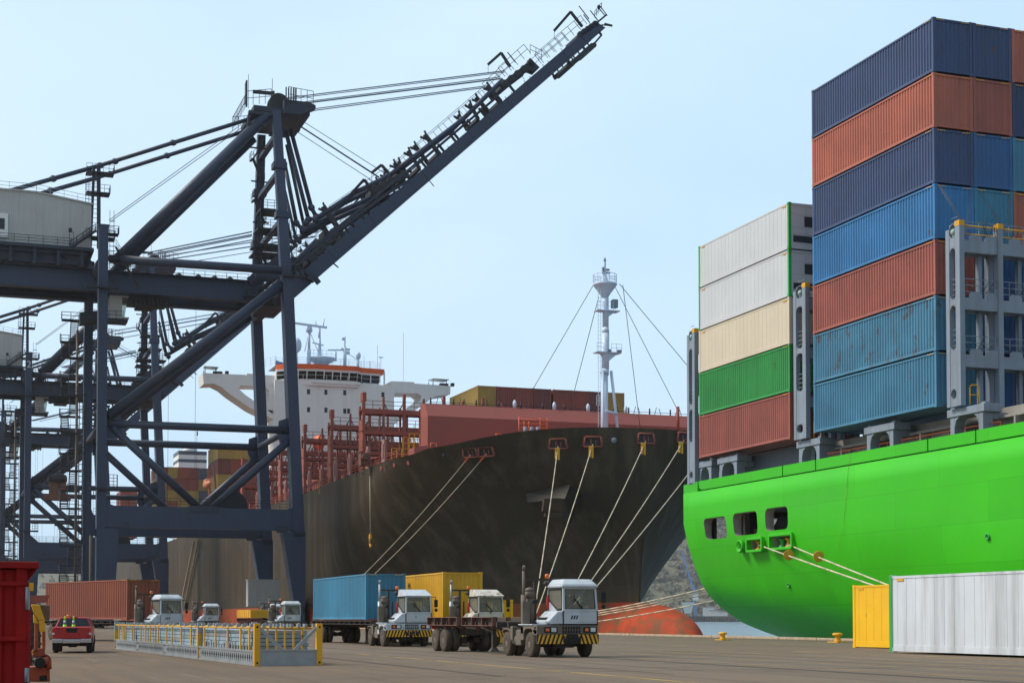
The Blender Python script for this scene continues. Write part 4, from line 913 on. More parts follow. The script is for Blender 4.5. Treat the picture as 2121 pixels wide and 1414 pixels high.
# local frame along the boom: (distance, height above the girder's top flange)
U0 = bp(684, 513); ku = (bp(1235, 45)-U0).normalized(); nu = V((-ku.z, 0, ku.x)); UL = (bp(1235, 45)-U0).length
def ub(d, h, y=BY+.7): p = U0+ku*d+nu*h; return V((p.x, y, p.z))
def along(px, py): q = bp(px, py)-U0; return q.dot(ku)/UL, q.dot(nu)
b = MB()
for d in range(2, int(UL), 5): b.bar(ub(d, -.8, BY+1.4), ub(d, -.8, 257.5), .5, .6, ref=(0, 0, 1))
b.build('boom_cross_tie', M['navy2'], crane)
b = MB()      # fore-stay links folded down on the boom
for yy in (BY+.7, 258.1):
    pts = [bp(655, 452, BY), bp(735, 398), bp(806, 363), bp(960, 246), bp(1044, 163)]; b.path([V((p.x, yy, p.z)) for p in pts], .40, 8)
    pts = [bp(628, 478, BY), bp(700, 437), bp(790, 398), bp(835, 362)]; b.path([V((p.x, yy+1.2, p.z)) for p in pts], .42, 8)
    for p in (bp(655, 452), bp(806, 363), bp(960, 246)): b.ball((p.x, yy, p.z), .62, .5, .62, 8, 6)
b.build('folded_stay_link', M['navy'], crane)
b = MB()
for yy in (BY+.2, 258.8):
    b.path([V((p.x, yy, p.z)) for p in (bp(622, 545), bp(700, 476), bp(800, 402), bp(850, 372))], .35, 4); b.bar(ub(-14, 2.1, yy), ub(UL*.35, 1.35, yy), .4, .5); b.bar(ub(UL*.33, 1.25, yy), ub(UL*.68, 1.25, yy), .22, .4)
b.build('boom_runway', M['navy2'], crane)
b = MB()
dd = -10
while dd < UL*.70:
    b.bar(ub(dd, -.1, BY+.6), ub(dd, 1.7, BY+.6), .35, .35); b.bar(ub(dd, -.1, 258), ub(dd, 1.7, 258), .35, .35)
    if dd < UL*.36:
        b.box(*[tuple(ub(dd-1.0, .9, 252.4)), tuple(ub(dd+1.4, 2.4, 256.4))]) if int(dd) % 3 == 0 else None
    dd += 3.6
build_split(b, 'runway_post', M['iron'], crane)
def saddle(x0, y0, x1, y1, wd):
    b = MB(); a, c = bp(x0, y0), bp(x1, y1); k = (c-a).normalized(); s2 = V((-k.z, 0, k.x))
    for yy in (BY+.7, 257.9):
        f_ = lambda p: V((p.x, yy, p.z)); b.bar(f_(a), f_(c), wd, .5); b.bar(f_(a+k*1.2), f_(a-s2*.9-k*.1), .3, .4); b.bar(f_(a+k*1.3), f_(a-k*.5+s2*.35), .22, .4)
    b.bar(c+V((0, .7, 0)), V((c.x, 257.9, c.z)), .6, .6, ref=(0, 0, 1)); b.build('stay_saddle', M['iron'], crane)
for q in ((671, 425, 714, 487, .8), (882, 276, 911, 316, .62), (848, 310, 871, 346, .5), (1012, 175, 1040, 208, .62), (975, 212, 993, 244, .5), (818, 335, 830, 350, .4), (782, 372, 800, 388, .4)): saddle(*q)
def davit(pts):
    b = MB(); p = [bp(*q) for q in pts]; b.bar(p[0], p[1], .4, .4); b.bar(p[1], p[2], .45, .4); m = p[1].lerp(p[2], .93); b.tube(p[1]-(p[1]-p[0]).normalized()*-.2, m, .04, 4); b.tube(p[2], p[2]+V((0, 0, -1.6)), .04, 4); b.build('boom_davit', M['iron'], crane)
davit(((1206, 56), (1182, 25), (1148, 64))); davit(((1057, 139), (1038, 110), (1011, 134))); davit(((805, 358), (790, 342), (770, 358))); davit(((762, 382), (754, 372), (728, 401)))
b = MB()      # boom walkway handrails and equipment
for yy in (BY-.3, 259.2):
    r1 = [bp(1262, 50), bp(1195, 105), bp(1130, 140)]
    b.rail(V((bp(1120, 133).x, yy, bp(1120, 133).z)), V((bp(1215, 52).x, yy, bp(1215, 52).z)), 1.9, 1.6, .055, 1, up=tuple(nu))
    b.rail(V((bp(1045, 160).x, yy, bp(1045, 160).z)), V((bp(1098, 112).x, yy, bp(1098, 112).z)), 1.9, 1.5, .055, 1, up=tuple(nu))
    b.rail(V((bp(830, 347).x, yy, bp(830, 347).z)), V((bp(1040, 168).x, yy, bp(1040, 168).z)), 1.3, 2.4, .05, 0, up=tuple(nu))
    b.rail(V((bp(690, 440).x, yy, bp(690, 440).z)), V((bp(800, 365).x, yy, bp(800, 365).z)), 1.2, 2.4, .05, 0, up=tuple(nu))
b.rail(bp(1098, 112), bp(1122, 124), 1.6, 1.0, .05)
for px, py, h in ((1240, 45, 2.4), (1222, 48, 1.8), (1068, 130, 2.2), (1220, 40, 2.8)): q = bp(px, py); b.tube(q, q+nu*h, .1, 5)
b.tube(bp(1238, 14), bp(1254, 34), .09, 5); b.tube(bp(1243, 13), bp(1258, 33), .09, 5); b.rail(bp(1232, 38), bp(1246, 20), 1.2, .5, .06, 1); b.ball(bp(1240, 15), .3, .3, .4, 8, 6); b.bar(bp(1236, 48), bp(1255, 32), .3, .3); b.bar(bp(1252, 50), bp(1268, 54), .3, .3)
b.build('boom_handrail', M['iron'], crane)
b = MB()
for (x0, y0, x1, y1, th) in ((1040, 178, 1106, 128, 2.2), (770, 395, 846, 358, 2.4), (640, 540, 700, 480, 2.6), (1200, 75, 1238, 48, .9)):
    a, c = bp(x0, y0), bp(x1, y1)
    for yy, dd2 in ((BY+.5, .9), (257.4, .9)): b.bar(V((a.x, yy, a.z)), V((c.x, yy, c.z)), th*.45, dd2)
    for k in range(5): p = a.lerp(c, (k+.5)/5); b.bar(V((p.x, BY+.6, p.z)), V((p.x, 257.6, p.z)), .5, .8, ref=(0, 0, 1)); b.lathe((p.x, BY+.2, p.z), [(.5, -.2), (.7, -.15), (.7, .15), (.5, .2)], 10, 'y')
b.prism([bp(1098, 120), bp(1118, 140), bp(1108, 150), bp(1088, 142)], (0, 1.5, 0)); build_split(b, 'boom_machinery', M['iron'], crane)
b = MB()      # maintenance platform under the tip
for yy in (BY, 258.5):
    f_ = lambda px, py: V((bp(px, py).x, yy, bp(px, py).z)); b.bar(f_(1181, 133), f_(1232, 92), .7, .9); b.bar(f_(1177, 124), f_(1181, 134), .3, .3); b.bar(f_(1230, 92), f_(1246, 73), .3, .3); b.bar(f_(1246, 73), f_(1240, 66), .3, .3)
    for t_2 in (.2, .4, .6, .8): b.bar(f_(1181, 130).lerp(f_(1232, 90), t_2), f_(1175, 122).lerp(f_(1226, 80), t_2), .2, .2)
b.bar(bp(1185, 131), V((bp(1185, 131).x, 258.5, bp(1185, 131).z)), .5, 1); b.bar(bp(1230, 93), V((bp(1230, 93).x, 258.5, bp(1230, 93).z)), .5, 1)
b.build('tip_platform', M['iron'], crane)
b = MB(); b.tube(bp(865, 345), bp(899, 386), .08, 5); b.tube(bp(690, 545), bp(701, 554), .12, 5); b.tube(bp(1246, 52), bp(1268, 54), .12, 5); b.build('boom_fitting', M['iron'], crane)
# fore stays from the apex
for (pts, r, dy) in (([(592, 272), (639, 455), (634, 462)], .36, -2.5), ([(602, 268), (645, 430), (655, 449)], .36, -2.5), ([(588, 330), (614, 462), (627, 476)], .34, -3), ([(590, 395), (612, 490), (620, 500)], .26, -3), ([(594, 300), (630, 470), (642, 478)], .3, 3.4), ([(585, 420), (604, 500), (612, 508)], .26, 3)):
    b = MB(); p = [onY(x, y, NM+dy) for x, y in pts]; b.path(p, r, 8)
    for q in p[1:]: b.ball(q, r*1.7, r*1.6, r*1.7, 8, 6)
    b.build('fore_stay', M['pipe'], crane)
# wire ropes
for (x0, y0, x1, y1, r, dy) in ((594, 203, 1045, 147, .10, -2), (596, 206, 1045, 150, .08, 2), (608, 214, 1035, 160, .08, -1), (610, 216, 1035, 163, .08, -.4), (610, 217, 1035, 164, .1, 2), (626, 229, 1010, 178, .09, -2), (630, 232, 1010, 181, .09, 1), (625, 250, 800, 361, .06, -1), (612, 255, 785, 367, .11, -.5), (612, 256, 786, 369, .09, .6), (614, 272, 772, 375, .06, 2),
                                (226, 456, 500, 258, .06, 0), (230, 458, 504, 262, .06, 1), (303, 524, 522, 480, .11, -2), (306, 528, 522, 486, .11, 0), (312, 530, 522, 489, .09, 1), (336, 533, 522, 497, .09, 2)):
    b = MB(); b.tube(onY(x0, y0, NM+dy), onY(x1, y1, NM+dy), r, 5); b.build('wire_rope', M['steelrope'], crane)
# trolley, operator's cab
b = MB(); q0 = pn(270, 611, 252); q1 = pn(350, 632, 252); b.box((q0.x, 251.9, q1.z+.4), (q1.x, 258.1, gz0+.8)); b.box((q0.x+1.2, 252.5, q1.z-.2), (q1.x-2, 257.5, q1.z+.4))
for k in range(9): x = q0.x+k*(q1.x-q0.x)/9; b.box((x, 251.7, q1.z-.15-random.random()*.5), (x+.35, 252.1, gz0))
b.build('trolley', M['iron'], crane)
c0 = pn(227, 664, 252.5); c1 = pn(262, 613, 252.5)
b = MB(); b.box((c0.x, 252.5, c0.z+.7), (c0.x+1.9, 255.2, c1.z)); b.box((c0.x-.2, 252.3, c0.z+.4), (c1.x+.4, 255.4, c0.z+.7)); b.prism([(c0.x+1.9, 252.5, c1.z-.25), (c1.x+.3, 252.5, c1.z-.25), (c1.x+.3, 252.5, c1.z), (c0.x+1.9, 252.5, c1.z)], (0, 2.7, 0)); ocab = b.build('operator_cab', M['house'], crane, bevel=.05)
b = MB(); b.prism([(c0.x+1.9, 252.55, c0.z+.7), (c1.x-.25, 252.55, c0.z+.7), (c1.x+.2, 252.55, c1.z-.25), (c0.x+1.9, 252.55, c1.z-.25)], (0, 2.6, 0)); b.build('window', M['glass'], ocab, local=True)
b = MB(); b.box((c0.x-3.5, 252.2, c0.z-.1), (c1.x+.2, 255.4, c0.z+.35)); b.rail((c0.x-3.4, 252.2, c0.z+.35), (c1.x-.5, 252.2, c0.z+.35), 1.2, 1, .045); b.prism([(c0.x-4.5, 252.3, c0.z-.8), (c0.x-1, 252.3, c0.z-.1), (c0.x-1, 252.3, c0.z+1.6), (c0.x-4.5, 252.3, c0.z+1.0)], (0, 2.5, 0)); b.bar((c0.x-3, 253.5, c0.z), (c0.x-3, 253.5, gz0), .5, .5); b.build('cab_gallery', M['iron'], crane)
b = MB()
for px in (322, 330, 350, 406): a = pn(px, 640, NM); b.tube((a.x, NM, gz0), (a.x, NM, 24 if px > 340 else 13), .035, 4)
build_split(b, 'hoist_rope', M['iron'], crane)
# stairs
def stairs(name, x0, x1, y, z0, z1, rise=3.45, wd=.8, lean=0):
    b = MB(); k = 0; z = z0
    while z < z1-.5:
        zt = min(z+rise, z1); o = lean*(z-z0); o2 = lean*(zt-z0)
        a, c = (x0+.35+o, x1-.35+o2) if k % 2 == 0 else (x1-.35+o, x0+.35+o2)
        for dy in (0, wd): b.bar((a, y+dy, z), (c, y+dy, zt), .22, .05); b.tube((a, y+dy, z+1.0), (c, y+dy, zt+1.0), .04, 4, cap=False)
        ns_ = int((zt-z)/.24)
        for i in range(ns_): q = (i+.5)/ns_; xx = a+(c-a)*q; zz = z+(zt-z)*q; b.box((xx-.14, y, zz-.02), (xx+.14, y+wd, zz+.02))
        xe = c; xo = x1+o2 if k % 2 == 0 else x0+o2
        b.box((min(xe, xo), y-.1, zt-.16), (max(xe, xo), y+wd+.9, zt)); b.rail((xo, y-.1, zt), (xo, y+wd+.9, zt), 1.1, .9, .04, 1); b.rail((xe, y-.1, zt), (xo, y-.1, zt), 1.1, .9, .04, 1)
        if k % 2 == 0: b.box((x0+o2, y+wd, zt-.22), (x1+o2+.6, y+wd+.25, zt-.02))
        z = zt; k += 1
    return b.build(name, M['iron'], crane)
sx0 = pn(124, 900, N2).x; sx1 = pn(161, 900, N2).x
def ladder_stairs(name, x0, x1, y, z0, z1, rise=3.1, run=2.2):
    b = MB(); k = 0; z = z0; xm = (x0+x1)/2
    while z < z1-.5:
        zt = min(z+rise, z1); xa, xb = (x0+.15, xm-.1) if k % 2 == 0 else (xm+.1, x1-.15); ya, yb = (y, y+run) if k % 2 == 0 else (y+run, y)
        for x in (xa, xb): b.bar((x, ya, z), (x, yb, zt), .34, .12, ref=(1, 0, 0)); b.tube((x, ya, z+1.05), (x, yb, zt+1.05), .045, 4, cap=False)
        n_ = 11
        for i in range(1, n_): q = i/n_; b.box((xa, ya+(yb-ya)*q-.16, z+(zt-z)*q-.055), (xb, ya+(yb-ya)*q+.16, z+(zt-z)*q+.055))
        yp = (y+run, y+run+1.0) if k % 2 == 0 else (y-1.0, y)
        b.box((x0, yp[0], zt-.3), (x1+.5, yp[1], zt)); yo = yp[1] if k % 2 == 0 else yp[0]
        b.rail((x0, yo, zt), (x1, yo, zt), 1.15, 1.0, .065, 1); b.rail((x0, yp[0], zt), (x0, yp[1], zt), 1.15, 1.0, .065, 1)
        z = zt; k += 1
    return b.build(name, M['iron'], crane)
ladder_stairs('stair_tower', sx0, sx1, N2-1.2, 1.0, 50.8)
b = MB(); b.tube((sx1-.3, N2-1.5, 1), (sx1-.3, N2-1.5, 49), .22, 8); b.tube((lx-1.2, N1+2.2, 1), (lx-1.2, N1+2.2, 14), .25, 8)
for z in range(3, 50, 3): b.box((sx1-.5, N2-1.6, z), (sx1-.1, N2-1.4, z+.2))
b.build('cable_conduit', M['fender'], crane)
b = MB()      # caged ladder between the landside legs
for z in [1+.9*k for k in range(40)]: b.tube((lx-2.6, N1+9, z), (lx-1.6, N1+9, z), .045, 4, cap=False); b.path([(lx-2.6, N1+9, z), (lx-2.6, N1+8.2, z), (lx-1.6, N1+8.2, z), (lx-1.6, N1+9, z)], .035, 4)
for x in (lx-2.6, lx-1.6, lx-2.1): b.tube((x, N1+8.2, 1), (x, N1+8.2, 37), .04, 4); b.tube((x, N1+9, 1), (x, N1+9, 37), .045, 4)
b.box((lx-4, N1+7, 6.0), (lx+.5, N1+10, 6.3)); b.build('caged_ladder', M['iron'], crane)
b = MB(); q = pn(231, 1010); z = pn(231, 1016).z
b.box((lx-1.8, N1-1.7, z), (pn(242, 1010).x, N1-1.05, z+.35)); b.rail((pn(224, 1010).x, N1-1.6, z+.3), (pn(241, 1010).x, N1-1.6, z+.3), 2.0, .45, .05, 3); b.rail((pn(241, 1010).x, N1-1.6, z+.3), (pn(241, 1010).x, N1-.9, z+.3), 2.0, .45, .05, 3); b.build('leg_platform', M['iron'], crane)
b = MB(); b.rail((lx+1, N1-.8, zp1), (WB.x-1.5, N1-.8, zp1), 1.3, 1.5, .045, 2); b.rail((lx+1, N2-.8, zp1), (WB.x-1.5, N2-.8, zp1), 1.3, 1.5, .045, 2); build_split(b, 'portal_handrail', M['iron'], crane)
# stairs and galleries in the tower
stairs('tower_stair', onY(533, 400, NM).x-.2, onY(574, 400, NM).x-1.4, NM-.5, gz1+1, AT.z-4, 3.4, .8, lean=-.045)
b = MB()
for px0, px1, py in ((527, 612, 503), (530, 606, 545), (534, 600, 470), (540, 596, 430), (525, 600, 520)):
    a = onY(px0, py, NM-3); c = onY(px1, py, NM-3); b.box((a.x, NM-3, a.z-.25), (c.x, NM+1.5, a.z)); b.rail(a, V((c.x, NM-3, a.z)), 1.4, .9, .05, 2); b.tube((a.x, NM-3, a.z), (a.x, NM-3, a.z-3.2), .08, 4); b.tube((c.x-.6, NM-3, a.z), (c.x-.6, NM-3, a.z-3.2), .08, 4)
b.build('tower_gallery', M['iron'], crane)
b = MB(); z = pn(600, 575).z; x0 = WT.x-1.0; b.box((x0, N1-2, z-.2), (x0+3.4, N1-1.1, z)); b.rail((x0, N1-2, z), (x0+3.4, N1-2, z), 1.9, .6, .05, 2)
for k in range(14): b.tube((x0+1.5, N1-1.3, z+k*.6), (x0+2.3, N1-1.3, z+k*.6), .04, 4); 
for x in (x0+1.5, x0+2.3): b.tube((x, N1-1.3, z), (x, N1-1.3, z+8.4), .05, 4)
b.build('column_ladder', M['iron'], crane)
b = MB(); q = onY(540, 600, 249); b.prism([onY(512, 600, 248.8), onY(560, 614, 248.8), onY(566, 622, 248.8), onY(512, 622, 248.8)], (0, 1, 0)); q0 = onY(508, 612, 248.5); q1 = onY(590, 600, 248.5); b.box((q0.x, 248.3, q0.z), (q1.x, 249.8, q0.z+.25)); b.rail((q0.x, 248.3, q0.z+.2), (q1.x, 248.3, q0.z+.2), 2.2, .8, .05, 2); b.prism([onY(555, 545, 249.2), onY(582, 520, 249.2), onY(584, 575, 249.2), onY(520, 590, 249.2), onY(512, 575, 249.2)], (0, .6, 0))
a = onY(584, 608, 250); b.box((a.x-3.2, 250, a.z-2.2), (a.x+.6, 260, a.z+.3)); b.build('hinge_platform', M['navy2'], crane)
b = MB()
for px in (529, 541): q = onY(px, 576, 248.2); b.box((q.x, 248.0, q.z), (q.x+.9, 248.3, q.z+.7))
for k in range(4): q = onY(625+k*10, 568+k*10-14, BY-.4); b.bar(onY(622+k*9, 560+k*4, BY-.5), onY(634+k*9, 575+k*4, BY-.5), .7, .8)
build_split(b, 'junction_box', M['navy2'], crane)
# cable reel on the portal
b = MB(); q = onY(472, 1046, N1+4); c = V((q.x, N1+4, zp1+.3)); Rr = 3.1
b.lathe(c, [(Rr, -.05), (Rr+.08, 0), (Rr, .05)], 28, 'y')
for k in range(30): a = 2*PI*k/30; b.tube(c, c+V((math.cos(a)*Rr, -.3, math.sin(a)*Rr)), .03, 4, cap=False)
b.lathe(c+V((0, .5, 0)), [(Rr*.84, -.3), (Rr*.84, .3)], 24, 'y'); b.build('cable_reel', M['iron'], crane)
b = MB(); b.path([pn(408, 893), pn(409, 897), pn(408, 902)], .1); b.tube(pn(408, 902), (pn(408, 902).x, N1, zp1), .03, 4); b.build('hanging_hook', M['iron'], crane)
b = MB(); q = pn(118, 1090, N2); b.box((q.x-.5, N2-2, q.z), (q.x+.3, N2-1.6, q.z+.25)); b.tube((q.x+.2, N2-1.8, q.z), (q.x+1.6, N2-1.6, q.z-1.5), .07, 4); b.build('work_light', M['iron'], crane)
# the two cranes behind, further along the quay
c2 = copy_tree(crane); c2.location = V(crane.location)+V((-5.2, 122, 0)); c2['label'] = 'middle navy gantry crane with the white number 2 on its leg, behind the nearest'
c3 = copy_tree(crane); c3.location = V(crane.location)+V((-7.3, 227, 0)); c3['label'] = 'farthest navy gantry crane at the left edge, with the white number 1'
for c, tx in ((c2, '2'), (c3, '1')):
    o = lettering(tx, 2.1, M['winwhite'], c, (lx-36, N1-1.06-NM, LT.z-2.6), (PI/2, 0, 0))
# orange grab fixed on a far leg is an orange winch housing hanging on the crane behind
b = MB(); q = onY(119, 1022, N1+122); x = q.x; z = q.z
b.box((x-3, q.y-1.5, z-1.5), (x+2.8, q.y+1.5, z-.2)); b.box((x-1.8, q.y-1.2, z-.2), (x+1.8, q.y+1.2, z+2.6)); b.build('winch_housing', M['redrust'], c2)
b = MB(); b.lathe((x, q.y, z+3.4), [(.9, -1.0), (2.0, -.8), (2.1, 0), (1.9, .8), (.8, 1.0)], 14); b.build('winch_drum', M['iron'], c2)
# ================================================================== DARK SHIP
TC, HB = 83.5, 26.5; T0 = TC-HB
bship = thing('container_ship', (TC, 400, WL), 'huge brown black container ship with white bridge, red deck works and bulbous bow', 'ship')
def sm(x): x = max(0, min(1, x)); return x*x*(3-2*x)
def stem(z): return 184.6-3.2*sm((z-2)/22)
def blen(z): w_ = max(0, min(1, (z+2.5)/27)); return 86-59*w_**1.5
def gfun(z, q):
    w_ = max(0, min(1, (z-1.0)/24)); w_ = w_**1.85
    a = 1.75+.25*w_; e = 1.30-.80*max(0, min(1, (z-1.0)/24))**.8
    return (1-(1-q)**a)**e
def deckz(s):
    if s < 198.5: return 25.6-1.65*sm((s-181)/17)
    if s < 204: return 23.95-.55*sm((s-198.5)/4)
    if s < 240: return 23.4+.25*sm((s-215)/20)
    return 23.65-.75*sm((s-241)/4)
qs = [0, .004, .015, .035, .065, .1, .145, .2, .26, .33, .41, .5, .6, .7, .8, .9, 1.0]; NR = 26
aft = [262, 272, 290, 330, 420, 540, 612]
cols = []
zb = [-4, -3, -2, -1, 0, 1.0, 2.0, 3.0, 3.55]
for q in qs:
    sd = stem(24)+blen(24)*q; col = []
    dz_ = deckz(sd)
    for z in zb+[3.55+(dz_-3.55)*k/18 for k in range(1, 19)]:
        col.append((HB*gfun(z, q) if q > 0 else .12, stem(z)+blen(z)*q, z))
    cols.append(col)
for s in aft:
    dz_ = deckz(s); col = []
    for z in zb+[3.55+(dz_-3.55)*k/18 for k in range(1, 19)]:
        fin = HB-(7*sm((s-560)/60)*max(0, (9-z)/12) if s > 560 else 0); col.append((fin, s, z))
    cols.append(col)
nzr = len(cols[0])
hb = MB()
for col in cols:
    for d, s, z in col: hb.v.append((TC-d, s, z))
off = len(hb.v)
for col in cols:
    for d, s, z in col: hb.v.append((TC+d, s, z))
for i in range(len(cols)-1):
    for j in range(nzr-1):
        mi = 1 if j < len(zb)-1 else 0
        hb.f.append((i*nzr+j, i*nzr+j+1, (i+1)*nzr+j+1, (i+1)*nzr+j)); hb.m.append(mi); hb.s.append(True)
        hb.f.append((off+i*nzr+j, off+(i+1)*nzr+j, off+(i+1)*nzr+j+1, off+i*nzr+j+1)); hb.m.append(mi); hb.s.append(True)
for j in range(nzr-1):
    hb.f.append((j, off+j, off+j+1, j+1)); hb.m.append(1 if j < len(zb)-1 else 0); hb.s.append(True)
L_ = len(cols)-1
hb.f.append(tuple(L_*nzr+j for j in range(nzr))+tuple(off+L_*nzr+j for j in reversed(range(nzr)))); hb.m.append(0); hb.s.append(False)
hb.build('hull', [M['hullblack'], M['hullred']], bship)
tree = BVHTree.FromPolygons([V(v) for v in hb.v], hb.f)
def hit(px, py):
    d = ray(px, py).normalized(); h_, n_, i_, t_ = tree.ray_cast(EYEP, d)
    if h_ is None: return None, None
    if n_.dot(d) > 0: n_ = -n_
    return h_, n_
b = MB()      # decks
for i in range(len(cols)-1):
    z0, z1 = cols[i][-1], cols[i+1][-1]; k = 1.3
    d0, d1 = max(.05, z0[0]*.93-.4), max(.05, z1[0]*.93-.4)
    b.add([(TC-d0, z0[1]+.6, z0[2]-k), (TC+d0, z0[1]+.6, z0[2]-k), (TC+d1, z1[1]+.6, z1[2]-k), (TC-d1, z1[1]+.6, z1[2]-k)], [(0, 1, 2, 3)])
b.build('deck', M['deckred'], bship)
# bulb
b = MB(); nu, nv = 28, 20; 
prof = []
for j in range(nv+1):
    u = j/nv; s = 167.6+34*u
    r = math.sqrt(max(0, 1-(1-min(1, u/.52))**2.3)); prof.append((s, r))
for s, r in prof:
    for i in range(nu): a = 2*PI*i/nu; b.v.append((TC+3.9*r*math.cos(a), s, -1.9-.035*(s-185)*0+5.35*r*math.sin(a)))
for j in range(nv):
    for i in range(nu): b.f.append((j*nu+i, j*nu+(i+1) % nu, (j+1)*nu+(i+1) % nu, (j+1)*nu+i)); b.m.append(0); b.s.append(True)
b.build('bulb', M['hullred'], bship)
# fairleads set in the bulwark
def patch(px, py, w, h, nm, dep=.5):
    p, n = hit(px, py)
    if p is None: return None
    n.z *= .4; n.normalize(); side = V((0, 0, 1)).cross(n).normalized(); up = n.cross(side).normalized(); return p, n, side, up
leads = []
for i, (px, py) in enumerate(((975, 936), (1008, 934), (1156, 918), (1228, 914), (1337, 908), (1416, 906))):
    q = patch(px, py, 1, 1, '')
    if q is None: continue
    p, n, sd_, up = q; p = p+n*.04; w_, h_ = (1.15, .62)
    b = MB(); c = [p-sd_*w_-up*h_, p+sd_*w_-up*h_, p+sd_*w_*.86+up*h_, p-sd_*w_*.86+up*h_]; b.prism([q_+n*.02 for q_ in c], -n*.8); fo = b.build('fairlead_opening', M['iron'], bship)
    b = MB(); c2_ = [q_+n*.14 for q_ in c]
    for a, e in zip(c2_, c2_[1:]+c2_[:1]): b.tube(a, e, .12, 6)
    for k in range(5): t_2 = (k+.5)/5; b.tube(c2_[1].lerp(c2_[2], t_2), c2_[1].lerp(c2_[2], t_2)+sd_*.25, .05, 4); b.tube(c2_[0].lerp(c2_[3], t_2), c2_[0].lerp(c2_[3], t_2)-sd_*.25, .05, 4)
    b.bar(p-sd_*.25+n*.1-up*.4, p-sd_*.25+n*.1+up*.3, .14, .1); b.bar(p+sd_*.35+n*.1-up*.4, p+sd_*.35+n*.1+up*.2, .1, .1)
    b.build('fairlead_frame', M['deckred'], bship); leads.append((p+n*.1-up*.3, n))
for px, py in ((922, 942), (1271, 911)):
    p, n, sd_, up = patch(px, py, 1, 1, ''); b = MB(); b.tube(p-n*.3, p+n*.16, .5, 16); b.build('round_fairlead', M['hullblack'], bship); b = MB(); b.tube(p, p+n*.18, .36, 14); b.ball(p+n*.15, .26, .26, .26, 10, 6); b.build('fairlead_hole', M['lashgrey'] if px > 1000 else M['iron'], bship)
for px, py in ((704, 990), (720, 986), (738, 981), (752, 978), (769, 973), (790, 970), (817, 963), (846, 958)):
    q = patch(px, py, 1, 1, '')
    if q: p, n, sd_, up = q; b = MB(); b.tube(p-n*.1, p+n*.1, .3, 10); b.build('scupper', M['iron'] if px < 770 else M['deckred'], bship)
# anchor pocket
A_ = [hit(*q)[0] for q in ((1091, 1021), (1181, 1003), (1216, 1030), (1186, 1090), (1110, 1043))]
p, n = hit(1150, 1045); n2_ = (n+V((-.35, -.75, .1))).normalized(); out_ = n2_*2.2
b = MB()
tl, tr, rr_, br_, bl = A_
f0 = [tl+n*.05, tr+n*.05, br_+n*.05, bl+n*.05]; o1 = onY(1093, 1040, tl.y-1.2); o2 = onY(1170, 1032, tr.y-3.4); o3 = onY(1181, 1004, tr.y-1.8); o4 = onY(1091, 1020, tl.y-.4)
b.add([tl+V((0, .5, 0)), tr+V((0, .8, .2)), rr_+V((0, .8, 0)), br_+V((0, .8, 0)), bl+V((0, .8, 0)), o4, o3, o2, o1],
      [(5, 6, 7, 8), (0, 1, 6, 5), (1, 2, 3, 7), (1, 7, 6), (4, 8, 7, 3), (0, 5, 8, 4)]); b.build('anchor_pocket', mat('hull_paint_darkened', (.036, .028, .019), .6, var=.2, sc=.4), bship)  # hull paint darkened on the pocket so the sunlit plate looks dimmer
b = MB(); a0 = onY(1143, 1046, o2.y+1.2); b.prism([a0+V((-1.4, 0, -.8)), a0+V((1.5, 0, -.8)), a0+V((1.2, 0, .9)), a0+V((-1.2, 0, .8))], (0, -.5, 0)); b.bar(a0+V((-1.1, -.3, -1.2)), a0+V((1.2, -.3, -1.2)), .5, .5)
b.build('anchor', mat('rusty_anchor', (.055, .027, .012), .85, var=.4, sc=1.5), bship)
# breakwater
bt, zt1, zt0 = 204.0, 29.0, 30.85; b = MB(); x0, x1 = onY(886, 900, bt).x, 108.0
b.add([(x0, bt, 22.6), (x1, bt, 22.6), (x1, bt, zt1), (x0, bt, zt1), (x1, bt+1.6, zt0), (x0, bt+1.6, zt0), (x0-.35, bt+2.3, 22.6), (x0-.35, bt+2.3, zt1), (x0-.3, bt+2.6, zt0), (x1, bt+3, 22.6), (x1, bt+3, zt0)],
      [(0, 1, 2, 3), (3, 2, 4, 5), (6, 0, 3, 7), (7, 3, 5, 8), (5, 4, 10, 8), (9, 6, 8, 10), (1, 9, 10, 4, 2)])
b.prism([(x0-.35, bt+2.3, 22.6), (x0, bt+.2, 22.6), (x0, bt+.2, 25), (x0-.2, bt+2.2, 25)], (-1.6, .8, -.3)); b.build('breakwater', M['wall_red'], bship)
b = MB()
for k in range(14): x = x0+1+k*3.3; b.tube((x, bt+2.0, zt0), (x, bt+2.0, zt0+.9), .12, 5); b.tube((x+.8, bt+2.0, zt0), (x+1.1, bt+2.0, zt0+1.1), .05, 4); b.tube((x+1.8, bt+2.0, zt0), (x+1.5, bt+2.0, zt0+1.0), .05, 4)
b.tube((x0, bt+2.0, zt0+.35), (x1, bt+2.0, zt0+.35), .04, 4); b.build('breakwater_fitting', M['iron'], bship)
b = MB()
for px, py in ((1066, 832), (1148, 833), (1218, 838), (1296, 840)): q = onY(px, py, bt+1.9); b.lathe((q.x, q.y, zt0), [(.28, 0), (.28, .8), (.1, 1.15)], 8)
b.build('deck_vent', M['mastwhite'], bship)
